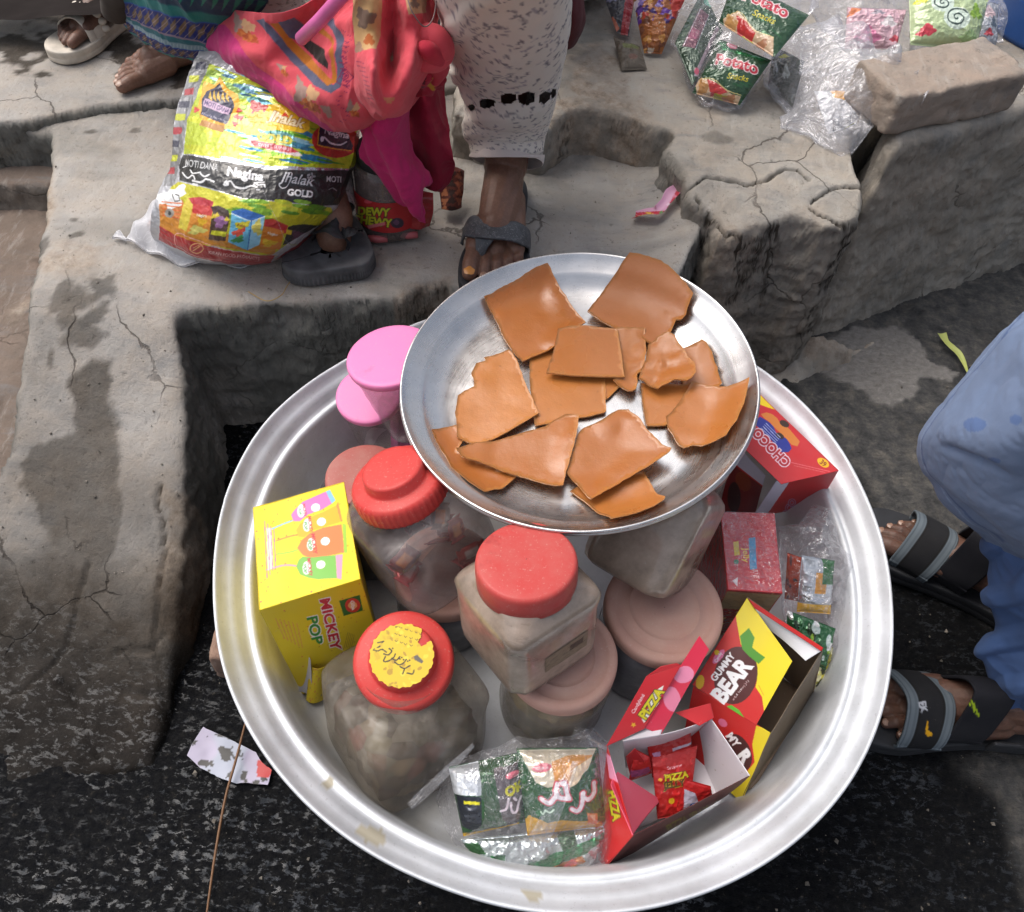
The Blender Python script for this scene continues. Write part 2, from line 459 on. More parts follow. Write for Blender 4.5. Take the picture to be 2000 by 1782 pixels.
class FrontArt(Art):
    """print for folded cloth: drawn on a flat sheet laid against the seen side of the cloth"""
    def __init__(s, G, col, res=1.3):
        p = project(G.reshape(-1, 3)); s.off = p.min(0) - 4; d = p.max(0) - p.min(0) + 8
        Canvas.__init__(s, float(d[0]), float(d[1]), res, col); s.p = p - s.off; s.lim = np.zeros(1, bool)
        s.px = np.array([[[0., 0.]], [[float(d[0]), 0.]]]); s.fx = True
    def inv(s, pts): return np.array(pts, float) - s.off
    def sample(s, u, v): return Canvas.sample(s, s.p[:, 0] / s.w, s.p[:, 1] / s.h)
def quadG(q, nu, nv, bow=0.):
    """q = four corners a(u0v0) b(u1v0) c(u1v1) d(u0v1)"""
    a, b, c, d = [np.array(x, float) for x in q]; u = np.linspace(0, 1, nu)[:, None, None]; v = np.linspace(0, 1, nv)[None, :, None]
    G = a * (1 - u) * (1 - v) + b * u * (1 - v) + c * u * v + d * (1 - u) * v
    if bow:
        n = np.cross(b - a, d - a); n /= np.linalg.norm(n); G = G + n * bow * 4 * (u * (1 - u)) * np.ones_like(v)
    return G
# ================================================================== SETTING: ground and stone steps
def stone_mat(name, light=(.40, .375, .345), tan=(.43, .355, .28), dark=(.20, .19, .175), streak=None):
    t = NT(name)
    n1 = t.noise(4.5, 8, .62); n2 = t.noise(19, 8, .68); n3 = t.noise(95, 6, .75)
    sm = t.noise(1.0, 7, .66, scale3=(9, 38, 20, .35), dist=.4)
    c = t.ramp(n1, [(.30, dark), (.43, tuple(x * .86 for x in light)), (.55, light), (.68, tuple(x * 1.12 for x in light)), (.80, tan)])
    c = t.mix(t.ramp(n2, [(.40, 0.0), (.72, .6)]), c, tan)
    c = t.mix(t.math('MULTIPLY', t.ramp(sm, [(.50, 0.0), (.66, .6)]), t.ramp(t.noise(6, 4), [(.45, 0.), (.6, 1.)])), c, (.19, .195, .20))
    c = t.mix(t.ramp(t.noise(1.0, 6, .7, scale3=(60, 14, 30, -.5)), [(.55, 0.0), (.72, .4)]), c, (.50, .47, .43))
    c = t.mix(t.ramp(n3, [(.27, .75), (.42, .0)]), c, (.10, .085, .07))
    c = t.mix(t.ramp(t.vor(60, 'F1'), [(.03, .55), (.085, 0.)]), c, (.12, .10, .085))
    vm = t.n.new('ShaderNodeVectorMath'); vm.operation = 'MULTIPLY_ADD'; nz_ = t.n.new('ShaderNodeTexNoise'); nz_.inputs['Scale'].default_value = 16; nz_.inputs['Detail'].default_value = 5
    t.L(t.co, nz_.inputs['Vector']); t.L(nz_.outputs['Color'], vm.inputs[0]); vm.inputs[1].default_value = (.07, .07, .07); t.L(t.co, vm.inputs[2])
    ck = t.math('MULTIPLY', t.ramp(t.vor(6.5, vec=vm.outputs[0]), [(.003, 1.), (.012, 0.)]), t.ramp(t.noise(3.6, 3), [(.54, 0.), (.60, 1.)]))
    c = t.mix(t.math('MULTIPLY', ck, .75), c, (.07, .055, .045))
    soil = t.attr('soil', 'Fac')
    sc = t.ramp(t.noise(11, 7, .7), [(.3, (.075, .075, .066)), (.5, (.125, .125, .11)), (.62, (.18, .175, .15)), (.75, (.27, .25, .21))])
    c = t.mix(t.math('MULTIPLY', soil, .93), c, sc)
    raw = t.attr('raw', 'Fac')
    c = t.mix(t.math('MULTIPLY', raw, t.ramp(t.noise(28, 6, .7), [(.35, .25), (.55, 1.)])), c, t.ramp(t.noise(55, 7, .75), [(.3, (.17, .125, .09)), (.5, (.36, .29, .225)), (.65, (.47, .40, .33))]))
    wet = t.attr('wet', 'Fac')
    wv = t.math('MULTIPLY', wet, t.ramp(t.noise(40, 6, .7), [(.3, .88), (.6, 1.)]))
    c = t.mix(wv, c, t.mix(1.0, c, (.17, .155, .14), 'MULTIPLY'))
    c = t.mix(t.math('MULTIPLY', t.attr('gloss', 'Fac'), .9), c, t.mix(1.0, c, (.16, .16, .17), 'MULTIPLY'))
    fl_ = t.math('MULTIPLY', t.ramp(t.noise(1.0, 8, .74, dist=.35, scale3=(75, 130, 80, .3)), [(.53, 0.), (.58, 1.)]), t.ramp(t.attr('gloss', 'Fac'), [(.1, 0.), (.9, 1.)]))
    r = t.mix(fl_, t.math('MULTIPLY_ADD', wet, -.2, .9), .3)
    h = t.math('ADD', t.math('MULTIPLY', n2, .7), t.math('MULTIPLY', n3, .45))
    b1 = t.bump(h, .75, .008); b1 = t.bump(t.math('SUBTRACT', 1.0, ck), .6, .004, b1); b2 = t.bump(t.noise(300, 5, .7), .35, .0014, b1)
    t.set(Base_Color=c, Roughness=r, Normal=b2); t.L(t.math('MULTIPLY_ADD', fl_, .7, t.math('MULTIPLY_ADD', wet, -.22, .32)), t.b.inputs['Specular IOR Level'])
    return t.m
M_STONE = stone_mat('worn_cement')
M_STONE2 = stone_mat('worn_cement_brown', (.40, .37, .325), (.42, .34, .26), (.20, .185, .165))
M_RED = stone_mat('worn_brick_step', (.20, .155, .125), (.25, .18, .14), (.10, .085, .075))

t = NT('wet_street')
n1 = t.noise(14, 6, .65); n2 = t.noise(120, 5, .7)
wet = t.attr('wet', 'Fac')
dry = t.ramp(t.noise(35, 7, .75), [(.30, (.045, .044, .043)), (.48, (.10, .097, .093)), (.60, (.16, .147, .13)), (.75, (.26, .235, .20))])
wc = t.ramp(n2, [(.35, (.004, .004, .005)), (.62, (.012, .0115, .011)), (.74, (.07, .06, .05))])
c = t.mix(wet, dry, wc)
c = t.mix(t.math('MULTIPLY', t.attr('raw', 'Fac'), 1.0), c, t.ramp(t.noise(90, 5, .7), [(.3, (.27, .25, .225)), (.7, (.43, .40, .37))]))
grit = t.ramp(t.vor(140, 'F1'), [(.06, 1.0), (.16, 0.)])
sel = t.ramp(t.noise(38, 4), [(.60, 0.), (.68, .7)])
c = t.mix(t.math('MULTIPLY', grit, sel), c, (.30, .27, .22))
fl_ = t.math('MULTIPLY', t.ramp(t.noise(1.0, 8, .74, dist=.35, scale3=(70, 125, 120, .2)), [(.535, 0.), (.58, 1.)]), t.ramp(t.noise(4.5, 6, .7), [(.42, .04), (.60, 1.)]))
fl_ = t.math('MULTIPLY', fl_, wet)
r = t.mix(fl_, t.mix(wet, .85, .75), .26)
b1 = t.bump(t.noise(1.0, 6, .72, dist=.5, scale3=(75, 130, 90, .15)), .9, .010); b2 = t.bump(t.noise(330, 4, .7), .6, .0020, b1)
t.L(t.math('MULTIPLY_ADD', fl_, 1.0, t.math('MULTIPLY_ADD', wet, -.13, .25)), t.b.inputs['Specular IOR Level'])
t.set(Base_Color=c, Roughness=r, Normal=b2)
t.b.inputs['Coat Roughness'].default_value = .07
t.L(t.math('MULTIPLY', fl_, .35), t.b.inputs['Coat Weight']); t.b.inputs['Specular Tint'].default_value = (.80, .88, 1, 1)
M_STREET = t.m

def pz(px, py, zf):
    z = .2
    for _ in range(12):
        q = P(px, py, z); z = .5 * z + .5 * float(zf(q[None, :2])[0])
    return P(px, py, z)[:2]
def nonuni(a, b, h, A, B):
    c = np.arange(a, b, h); l = [a]; s = h
    while l[-1] > A: s *= 1.6; l.append(l[-1] - s)
    r = [c[-1]]; s = h
    while r[-1] < B: s *= 1.6; r.append(r[-1] + s)
    return np.r_[l[1:][::-1], c, r[1:]]
def slab(name, poly, zf, zbot, h, mat, edge=.012, amp=.006, rnd=.01, rough=.0022, marks=None, cuts=(), seed=0, kind='structure', cut_w=.0026, cut_d=.006, wall_soil=.9, rsc=30, wrel=1.0):
    poly = np.array(poly, float)[:, :2]; a = poly.min(0) - .03; b = poly.max(0) + .03
    x = np.arange(a[0], b[0], h); y = np.arange(a[1], b[1], h); X, Y = np.meshgrid(x, y, indexing='ij')
    Q = np.c_[X.ravel(), Y.ravel()]
    sd = sdpoly(Q, poly) + amp * 1.3 * fbm(Q, 11, 2, seed + 3)
    zt = zf(Q)
    top = zt - rnd * (1 - np.sqrt(np.clip(1 - (1 - np.clip((sd - edge) / (rnd * 1.6), 0, 1)) ** 2, 0, 1)))
    k = np.clip(sd / edge, 0, 1)
    z = zbot + (top - zbot) * k
    cm = np.zeros(len(Q))
    for c in cuts:
        c = np.array(c); d = np.full(len(Q), 1e9)
        Qd = Q + .006 * np.c_[fbm(Q, 40, 3, seed + 8), fbm(Q, 40, 3, seed + 9)]
        for i in range(len(c) - 1):
            e = c[i + 1] - c[i]; w = Qd - c[i]; tt = np.clip((w @ e) / (e @ e), 0, 1); d = np.minimum(d, np.sqrt(((w - tt[:, None] * e) ** 2).sum(1)))
        z = z - cut_d * np.exp(-(d / cut_w) ** 2); cm = np.maximum(cm, np.exp(-(d / cut_w) ** 2))
    G = np.stack([X.ravel(), Y.ravel(), z], -1).reshape(len(x), len(y), 3)
    N = gnorm(G).reshape(-1, 3); V = G.reshape(-1, 3)
    V = V + N * (np.clip(N[:, 2] * 2 - 1, 0, 1) * rough * (fbm(V, rsc, 5, seed + 1, .6) + .8 * fbm(V, 6, 2, seed + 2)))[:, None]
    F = gridF(len(x), len(y)); keep = (sd.reshape(-1)[F] > -.001).any(1); F = F[keep]
    use = np.zeros(len(V), int); use[F.ravel()] = 1; idx = np.cumsum(use) - 1; V = V[use > 0]; F = idx[F]
    u = use > 0
    import bmesh
    bm = bmesh.new(); vs = [bm.verts.new(v) for v in V]
    for f in F: bm.faces.new([vs[i] for i in f])
    bm.edges.ensure_lookup_table()
    vis = lambda e: e.verts[0].co.y < 1.75 and abs(e.verts[0].co.x) < 1.35
    for _ in range(6):
        es = [e for e in bm.edges if abs(e.verts[0].co.z - e.verts[1].co.z) > .0085 and vis(e)]
        if not es: break
        bmesh.ops.subdivide_edges(bm, edges=es, cuts=1, use_grid_fill=True)
    bm.verts.index_update(); bm.normal_update()
    V = np.array([v.co[:] for v in bm.verts]); NN = np.array([v.normal[:] for v in bm.verts]); F = [[v.index for v in f.verts] for f in bm.faces]; bm.free()
    wl_ = np.clip(1.2 - np.abs(NN[:, 2]) * 1.5, 0, 1)
    V = V + NN * (wl_ * wrel * (.010 * fbm(V * [1, 1, 1.3], 17, 5, seed + 31, .62) + .0045 * ridge(V * [1, 1, 1.6], 34, 3, seed + 33)))[:, None]
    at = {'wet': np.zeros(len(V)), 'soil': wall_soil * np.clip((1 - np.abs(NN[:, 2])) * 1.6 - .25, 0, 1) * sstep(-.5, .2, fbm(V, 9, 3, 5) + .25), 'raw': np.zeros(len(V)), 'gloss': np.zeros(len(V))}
    at['gloss'] = np.zeros(len(V))
    if marks: marks(V, at)
    if len(cuts):
        ci = np.clip(((V[:, :2] - a) / h).round().astype(int), 0, [len(x) - 1, len(y) - 1]); at['wet'] = np.maximum(at['wet'], cm.reshape(len(x), len(y))[ci[:, 0], ci[:, 1]])  # carved cracks only drawn darker, by way of the wet attribute
    return mk(name, V, F, mat, attrs=at, org=(0, 0, 0)) if False else tag(mk(name, V, F, mat, attrs=at), kind=kind)
def inpoly(V, pxs, zf, soft=.006, nz=.012, sc=35, seed=0):
    w = np.array([pz(p[0], p[1], zf) for p in pxs])
    return sstep(-soft, soft, sdpoly(V[:, :2], w) + nz * fbm(V[:, :2], sc, 4, seed))
def ellm(V, px, py, rx, ry, rot, zf, soft=.35, nz=.5, sc=60, seed=0):
    c = pz(px, py, zf); d = V[:, :2] - c; a, b = math.cos(rot), math.sin(rot)
    e = np.sqrt(((d[:, 0] * a + d[:, 1] * b) / rx) ** 2 + ((-d[:, 0] * b + d[:, 1] * a) / ry) ** 2)
    return sstep(1 + soft, 1 - soft, e + nz * fbm(V[:, :2], sc, 3, seed))

# --- street at z = 0
xs = nonuni(-.95, 1.25, .0045, -60, 60); ys = nonuni(-.25, 1.35, .0045, -60, 60)
X, Y = np.meshgrid(xs, ys, indexing='ij'); Q = np.c_[X.ravel(), Y.ravel()]
near = ((Q[:, 0] > -1) & (Q[:, 0] < 1.3) & (Q[:, 1] > -.3) & (Q[:, 1] < 1.4)).astype(float)
pdry = np.array([P(*p, 0)[:2] for p in [(1490, 560), (1560, 790), (1690, 1010), (1990, 1230), (2400, 1300), (2500, 500), (1500, 400)]])
pd2 = np.array([P(*p, 0)[:2] for p in [(1880, 1500), (1930, 1600), (1975, 1782), (2400, 1900), (2500, 1380), (2000, 1420)]])
sdw = np.maximum(sdpoly(Q, pdry), sdpoly(Q, pd2))
wet = 1 - sstep(-.03, .05, sdw + .05 * fbm(Q, 14, 5, 4))
wet = np.clip(wet + .35 * sstep(.1, .5, fbm(Q, 10, 4, 44)) * (wet < .6), 0, 1)
rough_ = fbm(Q, 32, 5, 2, .62)
Z = near * (.0035 * rough_ + .004 * fbm(Q, 7, 2, 1) + .0016 * ridge(Q, 105, 2, 6))
ppatch = np.array([P(*p, 0)[:2] for p in [(1560, 700), (1660, 640), (1775, 640), (1810, 700), (1870, 730), (1850, 745), (1790, 735), (1800, 770), (1740, 800), (1690, 775), (1640, 750)]])
raw = sstep(-.004, .004, sdpoly(Q, ppatch) + .014 * fbm(Q, 45, 4, 9)) * .8
Z += near * raw * .002
mk('street_ground', np.c_[Q, Z], gridF(len(xs), len(ys)), M_STREET, attrs={'wet': wet * near + (1 - near) * .4, 'soil': np.zeros(len(Q)), 'raw': raw}, org=(0, 0, 0))['kind'] = 'structure'

# --- ledge and the sloping slab that runs down from it on the left
RY = [-.2, .20, .28, .35, .42, .52, .65, .76, .80]; RZ = [-.05, -.006, .010, .030, .068, .112, .172, .238, .251]
def z_ledge(Q): return np.interp(Q[:, 1], RY, RZ) + .045 * sstep(.13, .27, Q[:, 0]) * sstep(.85, .95, Q[:, 1]) + .007 * fbm(Q[:, :2], 18, 3, 71) * sstep(.55, .35, Q[:, 1]) + .002 * fbm(Q[:, :2], 4, 2, 77)
lp = [(360, 623), (480, 604), (600, 597), (700, 590), (790, 582), (830, 560), (872, 553), (905, 575), (1000, 590), (1200, 600), (1320, 600)]
led = [pz(*p, z_ledge) for p in lp]
led = [(-.395, .235), (-.404, .45), (-.412, .53), (-.432, .66), (-.455, .74)] + [tuple(q) for q in led[0:1]] + led[1:] + \
      [(.27, 1.02), (.3, 1.6), (-1.6, 1.6)] + [tuple(pz(*p, z_ledge)) for p in [(-60, 262), (88, 262), (80, 330), (68, 420), (50, 540), (34, 640), (14, 760), (4, 880), (-60, 1010)]] + [(-1.5, .50), (-1.5, .10), (-.75, .12), (-.55, .20)]
def marks_ledge(V, at):
    q = V[:, :2]; zf = z_ledge
    w = inpoly(V, [(128, 745), (180, 697), (222, 703), (222, 800), (238, 900), (250, 985), (232, 1080), (180, 1130), (90, 1060), (40, 950), (36, 905), (75, 862), (140, 850), (150, 790)], zf, .006, .012, 40, 3) * .85
    low = sstep(.60, .40, q[:, 1] + .10 * fbm(q, 7, 4, 5))
    lowd = sstep(.80, .52, q[:, 1] + .18 * fbm(q, 6, 4, 15)) * .55
    for (x, y, rx, ry, ro) in [(135, 600, .016, .035, -.3), (170, 588, .022, .012, .6), (200, 560, .02, .012, -.5), (215, 545, .008, .010, 0), (185, 620, .02, .012, .9), (150, 640, .022, .014, -.4), (165, 660, .028, .012, .2), (120, 575, .010, .03, -.2),
                               (72, 480, .014, .02, 0), (145, 430, .007, .007, 0), (152, 458, .012, .006, .6), (178, 258, .010, .005, 0), (98, 700, .006, .014, 0), (265, 255, .008, .008, 0)]:
        w = np.maximum(w, ellm(V, x, y, rx, ry, ro, zf, .25, .7, 70, int(x)) * .7)
    at['wet'] = np.clip(np.maximum(np.maximum(w, low), lowd), 0, 1); at['gloss'] = sstep(.50, .27, q[:, 1] + .10 * fbm(q, 9, 4, 25))
    # trodden, blackened band on the tread and exposed mortar at broken edges
    at['soil'] = np.maximum(at['soil'], .35 * sstep(.1, .5, fbm(q * [1, 3], 5, 4, 31)) * (q[:, 1] > .85))
    raw = inpoly(V, [(80, 262), (100, 330), (112, 400), (90, 440), (64, 430), (60, 300)], zf, .008, .015, 30, 6)
    raw = np.maximum(raw, inpoly(V, [(380, 960), (384, 1230), (330, 1250), (310, 1150), (318, 960)], zf, .006, .02, 30, 8) * .8)
    raw = np.maximum(raw, .7 * ellm(V, 125, 500, .045, .04, .4, zf, .3, .6, 30, 4))
    raw = np.maximum(raw, .8 * inpoly(V, [(795, 560), (880, 540), (900, 640), (780, 640), (770, 590)], zf, .004, .01, 40, 6))
    at['raw'] = raw * (1 - .6 * w)
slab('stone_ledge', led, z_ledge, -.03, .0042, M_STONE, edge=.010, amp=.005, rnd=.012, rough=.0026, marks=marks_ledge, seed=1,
     cuts=[[pz(*p, z_ledge) for p in [(30, 1350), (62, 1335), (90, 1310), (124, 1276), (150, 1200), (170, 1100)]],
           [pz(*p, z_ledge) for p in [(310, 950), (320, 1050), (312, 1150), (300, 1260), (322, 1400)]],
           [pz(*p, z_ledge) for p in [(120, 1330), (160, 1400), (190, 1480)]], [pz(*p, z_ledge) for p in [(230, 1270), (290, 1265), (318, 1240)]]])
# loose grit on the ground and steps
R_ = np.random.RandomState(9); V = []; F = []
oc = np.array([[1, 0, 0], [-1, 0, 0], [0, 1, 0], [0, -1, 0], [0, 0, 1], [0, 0, -1]], float); of = [(0, 2, 4), (2, 1, 4), (1, 3, 4), (3, 0, 4), (2, 0, 5), (1, 2, 5), (3, 1, 5), (0, 3, 5)]
for k in range(1500):
    if k < 650: p = P(R_.uniform(380, 2050), R_.uniform(560, 1800), .0); p[2] = .003
    else:
        q = pz(R_.uniform(0, 1350), R_.uniform(180, 1200), z_ledge); p = np.array([*q, float(z_ledge(q[None])[0]) + .0005])
        if sdpoly(q[None], np.array(led))[0] < .02: continue
    r = .0006 + .0022 * R_.rand() ** 4 * (1.6 if k < 650 else .8); n0 = len(V); m = axisM(R_.randn(3), R_.randn(3))
    V += ((oc * r * R_.uniform(.6, 1.3, (6, 1))) @ m.T + p).tolist(); F += [(a + n0, b + n0, c + n0) for a, b, c in of]
tag(mk('grit', V, F, plain('grit', (.17, .15, .125), .85, var=.6, bs=400), org=(0, 0, 0), smooth=False), kind='stuff')
# --- slightly raised back slab, mottled wet
def z_back(Q): return .264 + .002 * fbm(Q[:, :2], 5, 2, 5)
def marks_back(V, at):
    q = V[:, :2]
    w = sstep(.08, .22, fbm(q, 19, 4, 61) + .10 - .5 * sstep(-.52, -.35, q[:, 0])) * (q[:, 1] > 1.28 + .04 * fbm(q, 10, 3, 2))
    far = sstep(1.5, 1.75, q[:, 1] + .1 * fbm(q, 8, 3, 7))
    at['wet'] = np.maximum(w, far)
bk = [tuple(pz(*p, z_back)) for p in [(-500, 262), (-100, 250), (60, 243), (200, 214), (330, 205), (450, 200), (640, 190), (870, 180), (1100, 165)]] + [(.4, 2.6), (-2.2, 2.6)]
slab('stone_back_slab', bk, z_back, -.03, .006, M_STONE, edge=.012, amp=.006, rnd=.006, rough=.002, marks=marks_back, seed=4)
# --- lower broken steps at the far left
def z_l1(Q): return .185 + 0 * Q[:, 0]
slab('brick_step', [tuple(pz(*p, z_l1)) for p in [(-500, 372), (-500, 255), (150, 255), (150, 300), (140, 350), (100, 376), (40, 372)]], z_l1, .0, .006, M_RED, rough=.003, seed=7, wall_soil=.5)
def z_l2(Q): return .14 - .1 * np.clip(.95 - Q[:, 1], 0, 1) + .004 * fbm(Q[:, :2], 12, 3, 3)
def marks_l2(V, at):
    at['wet'] = sstep(-.1, .25, fbm(V[:, :2], 9, 4, 8) - 1.2 * np.clip(.9 - V[:, 1], 0, .4)) * .9
    at['raw'] = sstep(.1, .3, fbm(V[:, :2], 14, 4, 9)) * (V[:, 1] < .95) * .8
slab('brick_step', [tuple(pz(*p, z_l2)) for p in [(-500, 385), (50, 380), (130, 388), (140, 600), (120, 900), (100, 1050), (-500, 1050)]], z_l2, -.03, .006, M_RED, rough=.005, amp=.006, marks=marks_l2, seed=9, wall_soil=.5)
# --- terrace behind, its front edge broken
def z_ter(Q):
    f = sstep(1.10, .96, Q[:, 1]) * sstep(.12, .25, Q[:, 0])
    return .333 - .03 * f + .003 * fbm(Q[:, :2], 6, 3, 21) - .012 * sstep(.1, .5, fbm(Q[:, :2], 16, 4, 14)) * sstep(.33, .1, Q[:, 0]) * sstep(1.32, 1.2, Q[:, 1])
tp = [(850, 235), (930, 262), (1010, 262), (1070, 262), (1130, 238), (1190, 232), (1240, 250), (1285, 262), (1268, 285), (1300, 340), (1335, 395), (1375, 430), (1392, 472), (1440, 478), (1480, 462), (1520, 455), (1560, 448), (1610, 470), (1660, 466), (1702, 440), (1712, 380), (1700, 330), (1690, 280)]
ter = [tuple(pz(*p, z_ter)) for p in tp] + [(.75, 1.5), (.95, 1.95), (-.16, 1.95), (-.16, 1.35)]
def marks_ter(V, at):
    q = V[:, :2]; zf = z_ter
    raw = inpoly(V, [(940, 262), (1000, 215), (1110, 190), (1130, 90), (1180, 85), (1220, 150), (1245, 190), (1290, 262), (1200, 235), (1120, 250)], zf, .01, .03, 30, 3)
    raw = np.maximum(raw, sstep(1.02, .98, q[:, 1]) * .7 * sstep(.15, .25, q[:, 0]))
    at['raw'] = np.clip(raw * (.55 + .6 * sstep(-.2, .3, fbm(q, 50, 3, 4))), 0, 1)
    at['soil'] = np.maximum(at['soil'], .45 * ellm(V, 1170, 210, .05, .03, .5, zf, .4, .5, 30, 2))
    at['soil'] = np.maximum(at['soil'], .55 * ellm(V, 1130, 60, .06, .09, .2, zf, .4, .5, 30, 6))
    at['wet'] = .45 * ellm(V, 1400, 270, .02, .015, 0, zf, .3, .5, 40, 5)
cr_ = [[(1345, 365), (1380, 348), (1420, 352), (1460, 362), (1500, 352), (1530, 330), (1558, 332), (1580, 352)],
       [(1360, 385), (1395, 430), (1420, 455), (1470, 456), (1520, 430), (1550, 438)],
       [(1585, 395), (1610, 375), (1650, 368), (1700, 366)], [(1580, 412), (1640, 434), (1680, 428), (1710, 405)]]
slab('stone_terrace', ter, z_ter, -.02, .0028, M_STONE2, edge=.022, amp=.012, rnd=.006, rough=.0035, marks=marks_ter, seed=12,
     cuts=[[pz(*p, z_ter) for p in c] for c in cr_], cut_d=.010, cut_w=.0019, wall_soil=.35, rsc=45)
# --- tall kerb block on the right
def z_kb(Q): return .372 + .002 * fbm(Q[:, :2], 6, 2, 9)
kb = [tuple(pz(*p, z_kb)) for p in [(1700, 262), (1722, 296), (1760, 312), (1800, 300), (1860, 284), (1930, 262), (2000, 240), (2300, 160)]] + [(1.9, 1.95), (.75, 1.95)]
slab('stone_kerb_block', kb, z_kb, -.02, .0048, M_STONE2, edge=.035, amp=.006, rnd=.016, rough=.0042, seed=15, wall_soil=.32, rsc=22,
     marks=lambda V, at: at.__setitem__('raw', .35 * sstep(.12, .30, V[:, 2]) * sstep(-.2, .2, fbm(V, 7, 3, 3)) * (V[:, 2] < .36)))
# --- crumbled mortar heap below the broken edge
def z_rub(Q):
    a, b = np.array([P(*p, 0)[:2] for p in [(1450, 720), (1720, 780)]]); n = np.array([-(b - a)[1], (b - a)[0]]); n /= np.linalg.norm(n)
    s = (Q[:, :2] - a) @ n
    return sstep(.62, .50, Q[:, 0]) * np.interp(s, [0, .03, .08, .16, .3], [.0, .035, .095, .155, .2]) + .010 * fbm(Q[:, :2], 22, 4, 5) + .006 * ridge(Q[:, :2], 60, 3, 9)
rb = [tuple(P(*p)[:2]) for p in [(1330, 640, .1), (1420, 700, .0), (1500, 755, .0), (1560, 775, 0), (1600, 740, 0), (1670, 722, 0), (1725, 680, 0), (1750, 650, .0), (1735, 630, .02), (1700, 520, .2), (1390, 520, .2), (1340, 560, .2)]]
rb = [tuple(q) for q in rb]
slab('mortar_rubble', rb, z_rub, -.02, .0034, M_STONE2, edge=.02, amp=.010, rnd=.01, rough=.004, seed=18, wall_soil=.0, rsc=60,
     marks=lambda V, at: at.__setitem__('raw', np.clip(.75 + .3 * fbm(V, 20, 3, 3) - .9 * sstep(.10, .02, V[:, 2]) * sstep(0, .3, fbm(V, 15, 3, 1)), 0, 1)))
# ================================================================== BASIN AND PLATE
BC = np.array([.060761, .47692])
def metal(name, col, rough, streak=400, dirt=.25, dirtc=(.25, .22, .18), metalv=1.0, centre=None, bst=.08, print_=False):
    t = NT(name)
    mp = t.n.new('ShaderNodeSeparateXYZ'); t.L(t.co, mp.inputs[0])
    c = centre if centre is not None else BC
    x = t.math('SUBTRACT', mp.outputs[0], float(c[0])); y = t.math('SUBTRACT', mp.outputs[1], float(c[1]))
    rr = t.math('SQRT', t.math('ADD', t.math('MULTIPLY', x, x), t.math('MULTIPLY', y, y)))
    an = t.math('ARCTAN2', y, x)
    cm = t.n.new('ShaderNodeCombineXYZ'); t.L(t.math('MULTIPLY', rr, streak), cm.inputs[0]); t.L(t.math('MULTIPLY', an, 1.6), cm.inputs[1]); t.L(t.math('MULTIPLY', mp.outputs[2], streak), cm.inputs[2])
    turn = t.noise(1.0, 3, .6, vec=cm.outputs[0])
    blot = t.noise(14, 6, .65); fine = t.noise(150, 4, .7)
    cc = t.ramp(blot, [(.25, tuple(v * .72 for v in col)), (.65, col)])
    cc = t.mix(t.ramp(t.noise(300, 3, .6), [(.62, 0.), (.7, .35)]), cc, tuple(v * .5 for v in col))
    d = t.math('MULTIPLY', t.ramp(t.noise(7, 6, .7, dist=.5), [(.42, 0.), (.72, 1.)]), dirt)
    cc = t.mix(d, cc, dirtc)
    cc = t.mix(t.ramp(t.noise(60, 5, .7), [(.70, 0.), (.76, .45)]), cc, dirtc)
    if print_: cc = t.mix(t.attr('print', 'Alpha'), cc, t.attr('print'))
    rg = t.math('ADD', t.math('MULTIPLY', turn, .14), t.math('MULTIPLY_ADD', blot, .22, rough - .17))
    mt = t.math('SUBTRACT', metalv, t.math('MULTIPLY', d, .7))
    if print_: mt = t.math('MULTIPLY', mt, t.math('SUBTRACT', 1.0, t.attr('print', 'Alpha')))
    b = t.bump(turn, bst, .0006); b = t.bump(t.noise(11, 3), .22, .008, b); b = t.bump(fine, .05, .0006, b)
    t.set(Base_Color=cc, Roughness=rg, Metallic=mt, Normal=b)
    return t.m
M_ALU = metal('dull_aluminium', (.745, .77, .81), .60, 260, .36, (.47, .46, .43), .58, print_=True)
M_STEEL = metal('worn_steel', (.78, .77, .765), .27, 420, .24, (.34, .28, .23), 1.0, centre=(.062, .548), bst=.10)
M_STEEL2 = metal('worn_steel_pale', (.74, .73, .72), .4, 420, .3, (.42, .38, .34), 1.0, centre=(.078, .596))
